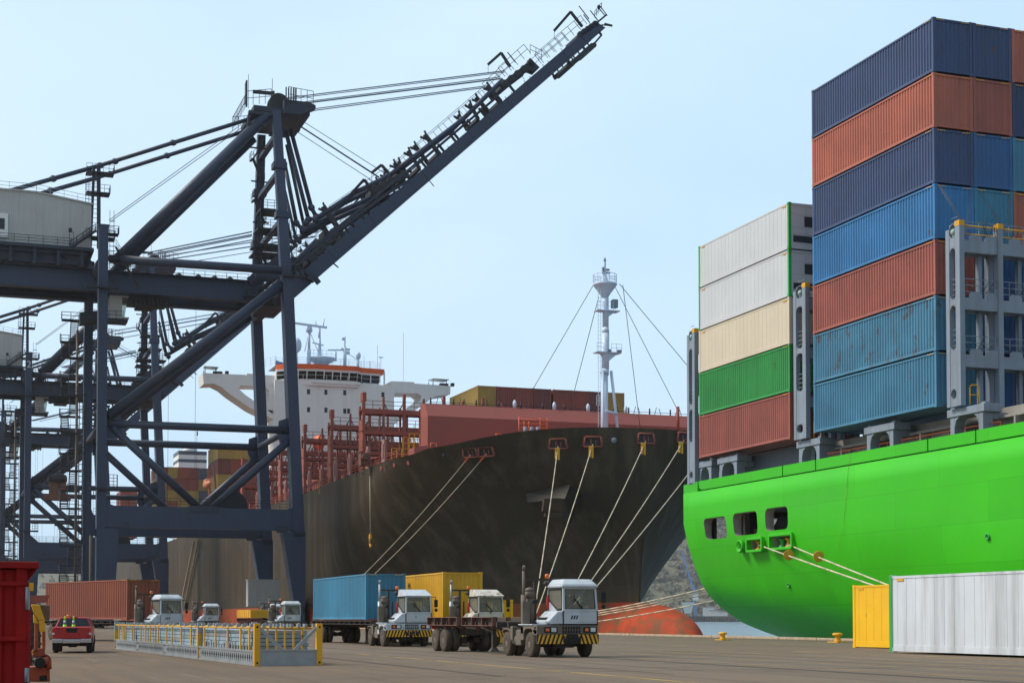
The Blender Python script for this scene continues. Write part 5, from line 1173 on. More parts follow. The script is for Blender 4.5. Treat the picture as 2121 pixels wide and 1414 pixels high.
# foredeck rail frame with grey drums, little rails
q0 = onY(1075, 900, 193.0); q1 = onY(1133, 866, 193.0); b = MB(); z0 = q0.z-.4
for t_2 in (0, .18, .35, .75, 1): x = q0.x+(q1.x-q0.x)*t_2; b.tube((x, 193, z0), (x, 193, q1.z-(0 if t_2 > .7 or t_2 == 0 else .5)), .08, 5)
for k in range(4): z = q1.z-.3-k*.55; b.tube((q0.x, 193, z), (q1.x, 193, z+.1), .06, 5)
for k in range(6): z = z0+.4*k+.3; b.tube((q1.x-.9, 193, z), (q1.x, 193, z), .05, 4)
b.build('orange_deck_rail', M['orange'], bship)
for px in (1088, 1101, 1114): q = onY(px, 886, 192.4); b = MB(); b.lathe((q.x, 192.4, q.z-.8), [(.28, 0), (.3, .5), (.24, .85), (.1, .95)], 10); b.build('deck_drum', M['lashgrey'], bship)
b = MB()
for px, py in ((1033, 903), (898, 922)): q = onY(px, py, 196 if px > 1000 else 200); b.path([q+V((-.4, 0, -.6)), q+V((-.4, 0, .3)), q+V((.4, 0, .3)), q+V((.4, 0, -.6))], .06)
b.build('ladder_hoop', M['orange'], bship)
# foremast
ms = 194.0; mc = lambda px, py: onY(px, py, ms)
b = MB(); x = mc(1252, 880).x; xt = mc(1258, 620).x
b.tube((x, ms, 23), (x, ms, mc(1258, 775).z), .5, 18); b.tube((x, ms, mc(1258, 775).z), (x+.15, ms, mc(1258, 765).z), .62, 18, r2=.5); b.tube((x+.15, ms, mc(1258, 765).z), (x+.2, ms, mc(1258, 690).z), .5, 18); b.tube((x+.2, ms, mc(1258, 690).z), (x+.2, ms, mc(1258, 678).z), .5, 18, r2=.42); b.tube((x+.2, ms, mc(1258, 678).z), (x+.2, ms, mc(1258, 598).z), .42, 18)
for zz, sg in ((769, -1), (769, 1)):
    pass
b.tube((x-.5, ms-.6, mc(1258, 768).z), (mc(1236, 888).x, ms-2.2, 24), .2, 10); b.tube((x+.9, ms-.2, mc(1258, 768).z), (mc(1281, 888).x, ms-.5, 24), .2, 10); b.tube((mc(1243, 855).x, ms-1.6, mc(1258, 855).z), (mc(1276, 857).x, ms-.4, mc(1258, 857).z), .22, 8)
mast = b.build('foremast', M['mastwhite'], bship)
b = MB(); zp = mc(1258, 588).z; b.lathe((x+.1, ms, zp), [(.42, -1.9), (.8, -1.3), (1.5, -.35), (1.65, -.2), (1.65, 0)], 18); z2 = mc(1258, 644).z; b.box((x-1.3, ms-.7, z2-.1), (x+.2, ms+.7, z2)); b.box((x+.2, ms-.8, z2-.1), (x+2.0, ms+.7, z2+.02)); b.prism([(x+.4, ms-.3, z2-.9), (x+1.5, ms-.3, z2-.1), (x+.4, ms-.3, z2-.1)], (0, .6, 0)); z3 = mc(1258, 730).z; b.box((x-1.4, ms-.8, z3-.12), (x+2.2, ms+.8, z3)); b.prism([(x+.4, ms-.4, z3-1.3), (x+1.8, ms-.4, z3-.12), (x-.6, ms-.4, z3-.12)], (0, .8, 0)); build_split(b, 'platform', M['mastwhite'], mast, local=True)
b = MB()
def ring(c, r, z, n=12):
    pts = [V((c+r*math.cos(2*PI*i/n), ms+r*math.sin(2*PI*i/n), z)) for i in range(n+1)]
    for zz in (.4, .75, 1.2): b.path([p+V((0, 0, zz)) for p in pts], .045, 4)
    for p in pts[:-1]: b.tube(p, p+V((0, 0, 1.2)), .045, 4)
ring(x+.1, 1.6, zp)
b.rail((x-1.3, ms-.7, z2), (x-.3, ms-.7, z2), 1.1, .5, .03, 1); b.rail((x+.3, ms-.8, z2), (x+1.0, ms-.8, z2), 1.1, .5, .03, 1); b.rail((x-1.4, ms-.8, z3), (x-.4, ms-.8, z3), 1.1, .6, .03, 1); b.rail((x+.7, ms-.8, z3), (x+2.2, ms-.8, z3), 1.1, .6, .03, 1)
for xx in (x-.75, x-1.15): b.tube((xx, ms-.6, 27), (xx, ms-.6, zp), .035, 4)
for k in range(int((zp-27)/.5)): z = 27+k*.5; b.tube((x-1.15, ms-.6, z), (x-.75, ms-.6, z), .025, 4)
b.rail((x-1.5, ms-.9, mc(1258, 843).z), (x-.6, ms-.9, mc(1258, 843).z), 1.4, .45, .035, 1); b.build('ladder', M['mastwhite'], mast, local=True)
b = MB(); b.lathe((x+.1, ms, zp), [(.7, 0), (.35, .7), (.2, 1.2), (.13, 2.2), (.16, 2.3), (.15, 2.9), (.1, 3.1)], 12); b.build('mast_head', M['mastwhite'], mast, local=True)
b = MB(); b.box((x-.3, ms-.2, zp+1.3), (x-.1, ms+.1, zp+2.2)); b.box((x+.2, ms-.3, zp+1.4), (x+.8, ms+.2, zp+1.6)); b.box((x+.2, ms-.3, zp+1.8), (x+.7, ms+.2, zp+2.0)); b.box((x+1.0, ms-.8, z2+.4), (x+1.7, ms+.1, z2+1.5)); b.lathe((x+.1, ms, zp+3.0), [(.15, 0), (.18, .2), (.12, .5)], 8); b.box((x+.1, ms-.95, z3), (x+.6, ms-.6, z3+.3)); b.box((x+1.6, ms-.95, z3), (x+2.1, ms-.6, z3+.3)); build_split(b, 'signal_lamp', M['lashgrey'], mast, local=True)
for c in list(mast.children): c.location = (0, 0, 0)
for q, (a, z_) in (((1228, 592), (1085, 838)), ((1240, 615), (1190, 808)), ((1273, 592), (1402, 846)), ((1283, 588), (1428, 762)), ((1290, 590), (1326, 886))):
    b = MB(); b.tube(mc(*q), onY(a, z_, 203 if a < 1300 else 200), .045, 4); b.build('mast_stay', M['iron'], bship)
b = MB(); q = onY(1404, 880, 200); b.tube((q.x, 200, q.z-1), (q.x, 200, onY(1404, 842, 200).z), .25, 8); b.build('deck_post', M['deckred'], bship)

# lashing bridges of the dark ship
RD = M['deckred']
def red_bridge(s, ztop=35.0, c0=0, c1=17, t0=T0+.4):
    nm_ = MB(); 
    br = bpy.data.objects.new('lashing_bridge', MB().mesh('lashing_bridge')); COL.objects.link(br); br.parent = bship; br.location = -world_loc(bship)
    b = MB()
    for c in range(c0, c1):
        x = t0+c*3.12; wd = .4 if c % 2 == 0 else .25
        b.box((x, s, 22.5), (x+wd, s+.5, ztop if c % 2 == 0 else ztop-.5)); b.box((x+.05, s+2.2, 22.5), (x+wd*.8, s+2.6, ztop-1.8))
        if c == c0: b.box((x-.02, s-.02, ztop-1.3), (x+.55, s+1.4, ztop+.05)); b.box((x, s+.5, 22.5), (x+.15, s+2.2, 31))
    o = b.build('post', RD, br, local=True); o.location = (0, 0, 0)
    b = MB(); xa, xb = t0+c0*3.12, t0+(c1-1)*3.12+.5
    for z, hh in ((ztop-2.35, .75), (ztop-5.6, .55), (ztop-8.7, .55)): b.box((xa, s+.06, z-hh), (xb, s+.3, z)); b.box((xa, s+.3, z-.15), (xb, s+2.6, z-.02)); b.box((xa, s+2.3, z-hh), (xb, s+2.5, z))
    for c in range(c0, c1-1):
        x = t0+c*3.12
        if c % 3 == 0: b.bar((x+.4, s+.2, ztop-5.6), (x+1.6, s+.2, ztop-2.6), .18, .12); b.bar((x+2.9, s+.2, ztop-8.7), (x+1.6, s+.2, ztop-6), .18, .12)
    o = b.build('walkway_beam', RD, br, local=True)
    b = MB()
    for z in (ztop-2.35, ztop-5.6, ztop-8.7): b.rail((xa, s+.2, z), (xb, s+.2, z), 1.2, 1.56, .05, 1)
    b.build('handrail', M['redrust'], br, local=True)
    b = MB()
    for c in range(c0, c1-1):
        x = t0+c*3.12
        for z in (ztop-2.35, ztop-5.6, ztop-8.7):
            if random.random() < .8:
                for k in range(3): a = x+.5+k*.17; b.tube((a, s+.1, z-.2), (a-.55-.2*k, s+.05, z+1.5), .04, 4, cap=False); b.tube((x+2.7-k*.17, s+.1, z-.2), (x+3.2+.1*k, s+.05, z+1.5), .04, 4, cap=False)
    b.build('lashing_rod', M['iron'], br, local=True)['kind'] = 'stuff'
    return br
for s in (226.0, 246.6, 267.0, 287.4, 307.8, 328.0): red_bridge(s, c1=17 if s > 230 else 8)
# hatch coamings and boxes under the bridges
b = MB()
for s in (229.5, 250, 270.4, 290.8, 311.2): b.box((T0+4.5, s, 22.4), (T0+48, s+15.5, 25.9)); b.box((T0+4, s-.4, 25.9), (T0+48.5, s+15.9, 26.7))
b.build('hatch_cover', RD, bship)
b = MB()
for i in range(60): 
    s = random.uniform(222, 330); x = T0+random.uniform(.7, 3.2); h_ = random.choice((.8, 1.2, 1.8, 2.6)); b.box((x, s, 22.2), (x+random.uniform(.3, .9), s+random.uniform(.3, 1.4), 22.6+h_))
build_split(b, 'deck_fitting', RD, bship, gap=.0)
for s in (213.4, 222.5, 233.5, 243.0, 252.5, 262.0, 272, 282, 296, 310):
    b = MB(); b.prism([(T0+.15, s-.9, 22.2), (T0+.15, s+.9, 22.2), (T0+.15, s+.6, 26.6), (T0+.15, s-.6, 26.6)], (.35, 0, 0)); b.box((T0-.0, s-.35, 24), (T0+.16, s+.35, 26)); b.build('bulwark_stay', mat('pale_red_steel', (.33, .15, .13), .6) if 'pale_red_steel' not in bpy.data.materials else bpy.data.materials['pale_red_steel'], bship)
b = MB(); b.rail((T0+.1, 244.5, 22.8), (T0+.1, 335, 22.8), 1.3, 1.6, .06, 2); b.rail((T0+.3, 206, 23.2), (T0+.3, 240, 23.4), 1.2, 2, .05, 2); b.build('deck_handrail', RD, bship)
b = MB()
for px, py, s in ((668, 985, 252), (855, 912, 212), (842, 920, 214), (818, 942, 218)): q = onY(px, py, s); b.rail((q.x-.5, s, q.z-3), (q.x+1.0, s, q.z-3), 4.0, .75, .07, 4)
build_split(b, 'yellow_ladder', M['yellow'], bship)
b = MB(); q = onY(756, 946, 219); b.box((q.x-.6, 219, q.z-1.2), (q.x+.8, 220.5, q.z+.6)); b.tube((q.x-.1, 219, q.z), (q.x-.1, 218.3, q.z), .45, 10); b.build('hatch_winch', M['redrust'], bship)
# orange ball standing in for a lit orange patch on the deck
b = MB()
for px0, py0, px1, py1, s in ((650, 909, 670, 925, 300), ): a = onY(px0, py0, s); c = onY(px1, py1, s); b.ball(((a.x+c.x)/2, s, (a.z+c.z)/2), abs(c.x-a.x)*.6, 2.5, 1.6, 12, 7)
b.build('lit_orange_lump', M['orange'], bship)

# bridge
bs_ = 344.0; B = lambda px, py: onY(px, py, bs_)
wp = []
xl, xr = B(569, 800).x, B(816, 800).x; zd = B(690, 792).z
acc = MB(); acc.box((xl, bs_, 22), (xr, bs_+14, zd)); 
for zz in (B(690, 828).z, B(690, 863).z): acc.box((xl-.02, bs_-.02, zz-.05), (xr+.02, bs_, zz+.05))
acc.box((B(646, 790).x, bs_-.9, B(646, 793).z), (B(744, 795).x, bs_, B(646, 788).z))
tower = acc.build('accommodation_block', M['shipwhite'], bship)
def wing(top_, bot, hole, d=6.5, y0=bs_+1.5):
    """bridge wing: a bracket plate with an opening, built as outer strips"""
    mb = MB()
    for poly in (top_, bot)+tuple(hole): mb.prism([V((B(*q).x, y0, B(*q).z)) for q in poly], (0, d, 0))
    return mb
wl = wing([(422, 770), (514, 774), (514, 771), (572, 776), (572, 797), (500, 796), (446, 792), (424, 793)], [(446, 792), (500, 796), (497, 803), (510, 815), (572, 858), (572, 868), (521, 843), (479, 814), (462, 800)], ([(548, 796), (572, 796), (572, 848), (553, 846), (560, 830), (560, 806), (555, 801)],))
wl.build('bridge_wing', M['shipwhite'], tower)
wr = wing([(814, 787), (862, 789), (862, 792), (937, 797), (937, 814), (906, 818), (870, 813), (814, 812)], [(906, 818), (870, 813), (877, 818), (875, 826), (840, 850), (814, 868), (814, 880), (850, 858), (888, 830)], ([(814, 812), (822, 812), (818, 830), (818, 860), (814, 868)],))
wr.build('bridge_wing', M['shipwhite'], tower)
for x0_, x1_, yt, yb in ((426, 459, 755, 770), (900, 937, 781, 795)):
    a = B(x0_, yb); c = B(x1_, yt); b = MB(); b.hexa([(a.x-.2, bs_+.5, c.z-.55), (c.x-.6, bs_+.5, c.z-.6), (c.x, bs_+7, c.z-.2), (a.x+.5, bs_+7, c.z), (a.x-.2, bs_+.5, c.z-.4), (c.x-.6, bs_+.5, c.z-.45), (c.x, bs_+7, c.z), (a.x+.5, bs_+7, c.z+.2)]); b.build('wing_canopy', M['galv'], tower)
    b = MB()
    for xx, yy in ((a.x+.1, bs_+1.5), (c.x-1.0, bs_+1.5), (a.x+.6, bs_+6.8), (c.x-.2, bs_+6.8)): b.tube((xx, yy, a.z-.1), (xx, yy, c.z-.4), .09, 5)
    b.box((a.x+2, bs_+2, a.z), (a.x+4, bs_+3, a.z+.6)); b.box((a.x+4.6, bs_+1.5, a.z), (a.x+5.3, bs_+2.5, a.z+.7)); b.build('canopy_post', M['iron'], tower)
# wheelhouse with windows
wx0, wx1 = B(577, 780).x, B(797, 780).x; z0 = zd; zw0 = B(690, 792).z+.15; zw1 = B(690, 771).z; zo1 = B(650, 757).z
fr = [(wx0, bs_+3.0), (B(600, 780).x, bs_+.6), (B(652, 780).x, bs_-.6), (B(738, 780).x, bs_-.6), (B(750, 780).x, bs_+1.0), (wx1-.9, bs_+1.4)]
b = MB(); b.box((wx0+.6, bs_+3.4, z0), (wx1-1.2, bs_+11, zw1+.4))
fz = []
def band(mb, z_0, z_1, o0, o1=None, mi=0):
    o1 = o0 if o1 is None else o1
    for (xa, ya), (xb, yb) in zip(fr, fr[1:]): mb.hexa([(xa, ya-o0, z_0), (xb, yb-o0, z_0), (xb, yb+.6, z_0), (xa, ya+.6, z_0), (xa, ya-o1, z_1), (xb, yb-o1, z_1), (xb, yb+.6, z_1), (xa, ya+.6, z_1)], mi)
band(b, z0-.9, zw0+.3, .0, .05); band(b, zw1-.1, zw1+.35, .55, .7); b.build('wheelhouse', M['shipwhite'], tower)
b = MB(); band(b, zw1+.35, zw1+1.45, .75, .8); b.prism([(wx1-.9, bs_+1.4-.75, zw1+.35), (wx1+.1, bs_+1.2-.5, zw1+.35), (wx1+.1, bs_+1.2-.5, zw1+1.45), (wx1-.9, bs_+1.4-.75, zw1+1.45)], (0, 8, 0)); b.build('orange_band', M['orange'], tower)
b = MB(); b.prism([(xa, ya-.6, zw1+1.40) for xa, ya in fr]+[(wx1, bs_+12, zw1+1.40), (wx0, bs_+12, zw1+1.40)], (0, 0, .1)); b.build('bridge_roof', M['lashgrey'], tower)
for (xa, ya), (xb, yb) in zip(fr, fr[1:]):
    k = max(1, round(abs(xb-xa)/2.1))
    for i in range(k):
        g0, g1 = (i+.07)/k, (i+.93)/k; p0 = V((xa+(xb-xa)*g0, ya+(yb-ya)*g0, 0)); p1 = V((xa+(xb-xa)*g1, ya+(yb-ya)*g1, 0))
        b = MB(); b.hexa([(p0.x, p0.y-.05, zw0+.3), (p1.x, p1.y-.05, zw0+.3), (p1.x, p1.y+.3, zw0+.3), (p0.x, p0.y+.3, zw0+.3), (p0.x, p0.y-.5, zw1-.1), (p1.x, p1.y-.5, zw1-.1), (p1.x, p1.y+.3, zw1-.1), (p0.x, p0.y+.3, zw1-.1)]); b.build('window', M['darkglass'], tower)
b = MB()
for (xa, ya), (xb, yb) in zip(fr, fr[1:]):
    k = max(1, round(abs(xb-xa)/2.1))
    for i in range(k+1): u = i/k; q = V((xa+(xb-xa)*u, ya+(yb-ya)*u, 0)); b.bar((q.x, q.y-.06, zw0+.5), (q.x, q.y-.55, zw1), .24, .2)
    b.rail((xa, ya-.9, zw0-.1), (xb, yb-.9, zw0-.1), 1.25, 2.1, .04, 0)
b.bar((wx1+.1, bs_+.8, z0), (wx1+.1, bs_+.8, zw1+1), .3, .3); b.build('window_post', M['shipwhite'], tower)
for px, py in ((639, 811), (675, 812), (714, 813), (639, 848), (675, 849), (714, 851), (722, 851), (793, 817)):
    a = B(px, py); b = MB(); b.box((a.x-.34, bs_-.05, a.z-.55), (a.x+.34, bs_+.1, a.z+.55)); f_ = b.build('window', M['darkglass'], tower)
# monkey island: rails, radar mast, domes, aerials
zr = zw1+1.5
b = MB()
for (xa, ya), (xb, yb) in zip(fr, fr[1:]): b.rail((xa, ya, zr), (xb, yb, zr), 1.5, 1.7, .045, 2)
b.rail((wx0, bs_+3, zr), (wx0-2, bs_+5, zr-.5), 2, 1, .05, 2); b.build('roof_handrail', M['mastwhite'], tower)
rx = B(676, 740).x; zc = B(690, 740).z; b = MB(); b.lathe((rx, bs_+5, zr), [(1.0, 0), (1.0, zc-zr-1.2), (2.0, zc-zr-.6), (3.4, zc-zr+.2), (3.4, zc-zr+.5)], 8); b.tube((rx-.5, bs_+5, zc), (rx-.5, bs_+5, zc+5), .6, 10, r2=.35); b.tube((rx-.5, bs_+5, zc+5), (rx-.5, bs_+5, zc+7.4), .3, 8); b.path([(rx-1.4, bs_+5, zc+9), (rx-1.2, bs_+5, zc+7.8), (rx+.4, bs_+5, zc+7.8), (rx+.6, bs_+5, zc+9.6)], .12); b.tube((rx+3.3, bs_+5, zc), (rx+3.3, bs_+5, zc+2.2), .25, 8); b.bar((rx+1.4, bs_+4.6, zc+2.4), (rx+5.2, bs_+4.6, zc+2.6), .3, .3); b.rail((rx-3, bs_+4, zc+.5), (rx+3, bs_+4, zc+.5), 1.7, 1, .045, 1); b.bar((rx-2.2, bs_+4.6, zc+3.9), (rx+.4, bs_+4.6, zc+3.4), .25, .3); b.build('radar_mast', M['mastwhite'], tower)
rx2 = B(648, 740).x; b = MB(); b.tube((rx2, bs_+4, zr), (rx2, bs_+4, zr+4), .45, 8); b.tube((rx2, bs_+4, zr+4), (rx2, bs_+4, zr+8), .3, 8); b.lathe((rx2, bs_+4, zr+8), [(.7, 0), (.8, .5), (.6, 1.2)], 10); b.bar((rx2-4.0, bs_+3.6, zr+9.8), (rx2+4.0, bs_+3.6, zr+9.2), .45, .4); b.tube((rx2+.2, bs_+4, zr+8), (rx2+2.2, bs_+4, zr+3.5), .08, 5); b.tube((rx2-.2, bs_+4, zr+7.5), (rx2-1, bs_+4, zr+3.5), .08, 5); b.build('radar_scanner', M['mastwhite'], tower)
for px, r_, h_ in ((622, 1.15, 3.6), (751, .6, 2.6)):
    x = B(px, 740).x; b = MB(); b.tube((x, bs_+4, zr), (x, bs_+4, zr+h_), .25, 8); b.ball((x, bs_+4, zr+h_+r_*1.1), r_, r_, r_*1.5, 14, 9); b.build('satellite_dome', M['mastwhite'], tower)
b = MB(); x = B(723, 740).x; b.tube((x, bs_+4, zr), (x, bs_+4, zr+5), .4, 8); b.tube((x, bs_+4, zr+5), (x, bs_+4, zr+7.6), .15, 6); b.box((x-.9, bs_+3.8, zr+4.4), (x+1.2, bs_+4.2, zr+4.8)); b.box((x-.7, bs_+3.7, zr+6.6), (x-.1, bs_+4.2, zr+7.2)); b.box((x+.5, bs_+3.8, zr+3.4), (x+1.1, bs_+4.2, zr+4.2)); b.bar((x+.2, bs_+4, zr+4), (x+2.8, bs_+4, zr+2.4), .12, .12)
for px, h_ in ((762, 3.2), (774, 2.2), (790, 5.8), (797, 3.2), (844, 9), (617, 8.5)): xx = B(px, 740).x; b.tube((xx, bs_+3.5, zr if px < 820 else zd), (xx, bs_+3.5, zr+h_), .06, 4); (b.box((xx-.5, bs_+3.3, zr+h_-.2), (xx+.5, bs_+3.7, zr+h_)) if px in (797,) else None)
build_split(b, 'signal_mast', M['mastwhite'], tower)
b = MB(); q = B(584, 748); b.add([(q.x-.9, bs_+3, q.z-.9), (q.x+1.1, bs_+3.3, q.z-1.1), (q.x+1.0, bs_+3.1, q.z+.3), (q.x-.8, bs_+2.9, q.z+.6)], [(0, 1, 2, 3)]); fl = b.build('flag', M['c_bright blue'], None); fl.modifiers.new('cloth', 'SOLIDIFY').thickness = .03; tag(fl, 'small blue flag at the left end of the ship bridge roof', 'flag')
b = MB(); b.tube((q.x-.95, bs_+3, zr), (q.x-.95, bs_+3, q.z+1.6), .06, 5); b.build('flag_staff', M['mastwhite'], tower)
for c in tower.children: c.location = (0, 0, 0)
# funnel casing aft
fs = 560.0; Fq = lambda px, py: onY(px, py, fs); x0, x1 = Fq(370, 950).x, Fq(428, 950).x; zt_ = Fq(400, 934).z; b = MB(); b.box((x0, fs, 22), (x1, fs+14, zt_)); b.tube(((x0+x1)/2, fs+6, zt_), ((x0+x1)/2, fs+6, zt_+1.6), 2.4, 16); fn = b.build('funnel_casing', M['shipwhite'], bship)
b = MB(); b.box((x0-.05, fs-.05, zt_-1.3), (x1+.05, fs+14.05, zt_+.05)); b.box((x0-.05, fs-.05, zt_-4), (x1+.05, fs+14.05, zt_-2.9)); b.build('dark_band', M['c_slate grey'], fn); fn.children[0].location = (0, 0, 0)
# lifeboat
q = onY(429, 1003, 352); b = MB(); b.ball(q, .8, 4, 1.0, 12, 8); b.box((q.x-.6, 349.5, q.z+.3), (q.x+.6, 354, q.z+1.15)); b.build('lifeboat', mat('faded_orange', (.62, .23, .13), .6), bship, bevel=.2)
b = MB(); b.bar(q+V((.8, -4, 4)), q+V((1.5, -4, -4)), .4, .4); b.bar(q+V((.8, 4, 4)), q+V((1.5, 4, -4)), .4, .4); b.build('lifeboat_davit', RD, bship)
# gangway down the side
a, c = onX(407, 1118, T0-.9), onX(377, 1262, T0-.9); b = MB(); dirn = (c-a)
for dx in (-.5, .5): b.bar(a+V((dx, 0, 0)), c+V((dx, 0, 0)), .3, .12); b.tube(a+V((dx, 0, 1.1)), c+V((dx, 0, 1.1)), .06, 4)
for k in range(70): p = a.lerp(c, k/70); b.box((p.x-.5, p.y-.15, p.z-.03), (p.x+.5, p.y+.15, p.z+.03)); (b.tube(p+V((-.5, 0, 0)), p+V((-.5, 0, 1.1)), .05, 4) if k % 3 == 0 else None)
b.build('gangway', mat('dusty_gangway', (.52, .44, .32), .8), bship)

# containers on the dark ship
KW, KL, KH = 2.95, 14.4, 3.35
x0 = onY(990, 800, 227.5).x
lab = ['mustard yellow', 'brown', 'brown', 'maroon', 'brown', 'brown', 'maroon', 'mustard yellow', 'mustard yellow', 'brown']
nth = ['first', 'second', 'third', 'fourth', 'fifth', 'sixth', 'seventh', 'eighth', 'ninth', 'tenth']
G1 = 'containers showing above the red breakwater'
zt_ = onY(1040, 800, 227.5).z
for c, k in enumerate(lab[:8]):
    for r in (0, 1): container_simple((x0+KW/2+c*3.05+(.25 if c > 3 else 0), 227.6, zt_-KH-r*3.42), KL, KW, KH, k if r == 0 else 'maroon', (f'{k} container above the breakwater, {nth[c]} from the left' if r == 0 else f'container half hidden by the breakwater under the {nth[c]} from the left'), G1)
G2 = 'stack beside the white bridge'
zt2 = onY(464, 913, 353).z
for c in range(9):
    for r in range(6):
        k = ['mustard yellow', 'maroon', 'mustard yellow', 'brown', 'maroon', 'brown'][r] if c == 0 else (['mustard yellow', 'brown', 'brown', 'maroon', 'brown', 'brown'][r])
        if zt2-KH-r*3.42 > 22.5: container_simple((T0+KW/2+.3+c*3.0, 359.5, zt2-KH-r*3.42), KL, KW, KH, k, f'{k} container by the white bridge, {nth[r]} tier down, {nth[c]} row from quay', G2)
G3 = 'stacks below the funnel'
zt3 = onY(380, 967, 470).z; pat = [['brown', 'mustard yellow', 'rust brown', 'brown', 'slate grey', 'mustard yellow', 'rust brown', 'brown'], ['mustard yellow', 'rust brown', 'brown', 'brown', 'mustard yellow', 'mustard yellow', 'mustard yellow', 'brown'], ['mustard yellow', 'mustard yellow', 'mustard yellow', 'mustard yellow', 'slate grey', 'rust brown', 'rust brown', 'brown'], ['mustard yellow', 'rust brown', 'mustard yellow', 'mustard yellow', 'rust brown', 'brown', 'rust brown', 'brown'], ['brown']*8, ['maroon']*8]
for c in range(9):
    for r in range(6):
        k = pat[r][min(c, 7)]
        container_simple((T0+KW/2+.2+c*3.05, 470.5+(.6 if c % 4 == 0 else 0), zt3-KH-r*3.42), KL, KW, KH, k, f'{k} afterdeck container, {nth[r]} tier down, {nth[c]} from left', G3)
G4 = 'stack at the far stern'
for c in range(2):
    for r in range(5): container_simple((T0+KW/2+c*3.05, 575, onY(262, 1016, 575).z-KH-r*3.42), KL, KW, KH, 'rust brown', f'rust brown container at the far stern, {nth[r]} tier down, {nth[c]} from left', G4)

# ================================================================== MOORING ROPES
def rope(a, c, lb, sag=.4, r=.055, n=14, grp='mooring ropes of the two ships'):
    a, c = V(a), V(c); pts = [a.lerp(c, i/n)-V((0, 0, sag*4*(i/n)*(1-i/n))) for i in range(n+1)]
    b = MB(); b.path(pts, r, 6); o = b.build('mooring_rope', M['rope']); tag(o, lb, 'rope', grp); return pts
def guard(p, k, lb):      # yellow clamp-on rat guard
    t = thing('rope_guard', p, lb, 'rat guard', 'yellow guards hanging on the mooring ropes')
    b = MB(); b.box((-.28, -.1, -.9), (-.06, .1, .45)); b.box((.1, -.1, -1.0), (.3, .1, .3)); b.box((-.28, -.12, .05), (.3, .12, .5)); b.build('clamp_plate', M['yellow'], t, local=True, bevel=.02)
ends = [onX(728, 1183, 55), onX(742, 1180, 55)]
def quay_pt(px, z=.55): d = ray(px, 1290); x = 51.3; y = x*d.y/d.x; return V((x, y, z))
lbs = ['mooring rope from the left bow fairlead slanting down behind the blue container', 'second bow mooring rope slanting down behind the blue container', 'steep mooring rope ending left of the front tractor exhaust', 'mooring rope dropping to the left of the front tractor cab', 'mooring rope from the middle bow fairlead to behind the front cab', 'mooring rope from the rightmost bow fairlead to behind the front cab']
gl = []
for (p, n), px, lb in zip(leads, (640, 655, 1102, 1100, 1143, 1153), lbs):
    e = quay_pt(px); pts = rope(p, e, lb, sag=1.2 if px < 700 else .5, r=.055); gl.append(pts)
rope(onX(1425, 982, TC), quay_pt(1160), 'lowest bow mooring rope running right to behind the green hull', sag=.3, r=.055)
for i, k in ((2, 'first'), (3, 'second'), (4, 'third'), (5, 'fourth')): a, c = gl[i][0], gl[i][1]; guard(a.lerp(c, .55), 1, f'yellow rope guard under the bow fairleads, {k} from the left')
for i in (0, 1):
    b = MB(); a, c = gl[i][0], gl[i][1]; b.tube(a.lerp(c, .05), a.lerp(c, .42), .14, 6); tag(b.build('chafe_sleeve', M['orange']), f'orange chafing sleeve on the {"left" if i == 0 else "second"} bow mooring rope', 'sleeve', 'orange sleeves on bow ropes')
# stern lines of the green ship leading back along the quay
for i, (z0, x0_, ea) in enumerate(((6.7, 60.3, 1.35), (6.2, 60.9, 1.2), (5.6, 61.4, 1.05), (4.2, 64.0, .6))):
    q = onY(1478+i*5, (1214, 1219, 1224, 1240)[i], GS+.4); rope(q, V((51.3, quay_pt(1118+i*3).y, ea)), ['topmost stern rope stretched from the green stern across the red bulb', 'second stern rope from the green stern, just under the topmost', 'third stern rope from the green stern, in the close group', 'lowest stern rope from the green stern, apart from the close group'][i], sag=.25, r=.05)
for i, (px, py, ex, ey, gx, gy) in enumerate(((1577, 1129, 1812, 1209, 1633, 1153), (1640, 1129, 1846, 1210, 1695, 1155))):
    a = onX(px-8, py-2, GT+.6); e = onX(ex, ey, 50.5); e2 = V((50.5, e.y-10, .6)) ; c = e; dirn = (c-a).normalized(); end = a+dirn*((a.z-.5)/-dirn.z if dirn.z < 0 else 30)
    rope(a, end, ('lower green-ship bow line running down behind the yellow container', 'upper green-ship line running down behind the yellow container')[i], sag=.1, r=.055)
    g_p = min((a.lerp(end, k/200) for k in range(200)), key=lambda p: abs((p-EYEP).dot(_r)/(p-EYEP).dot(_f)-(gx-CX)/FPX))
    t = thing('rat_guard', g_p, ('round yellow rat guard on the lower rope before the green hull', 'round orange yellow rat guard on the upper rope before the green hull')[i], 'rat guard', 'round rat guards on ropes'); t.rotation_euler = dirn.to_track_quat('Z', 'Y').to_euler()
    b = MB(); b.lathe((0, 0, 0), [(.1, -.25), (.3, -.08), (.38, .05), (.36, .07), (.08, .02)], 18); b.build('disc', M['yellow'], t, local=True)
    b = MB(); b.tube((0, .1, 0), (-.1, .25, .1), .015, 4); b.build('tie', M['rope'], t, local=True)
    bollard(0, 0, f'yellow bollard hidden behind the containers holding a green-ship rope, {nth[i]}', 1, loc=(end.x, end.y, 0))
for px, lb in ((1103, 'yellow bollard behind the front tractor, left'), (1150, 'yellow bollard behind the front tractor, right'), (1122, 'yellow bollard behind the front tractor, middle'), (648, 'yellow bollard behind the blue container')):
    e = quay_pt(px); bollard(0, 0, lb, 1.2, loc=(e.x, e.y, 0))
b = MB(); p, n = hit(766, 970); b.tube(onX(766, 985, T0-.15), onX(767, 1105, T0-.15), .05, 5); hk = b.build('hoist_line', M['rope'], None); tag(hk, 'thin line hanging down the dark hull with a yellow hook', 'line')
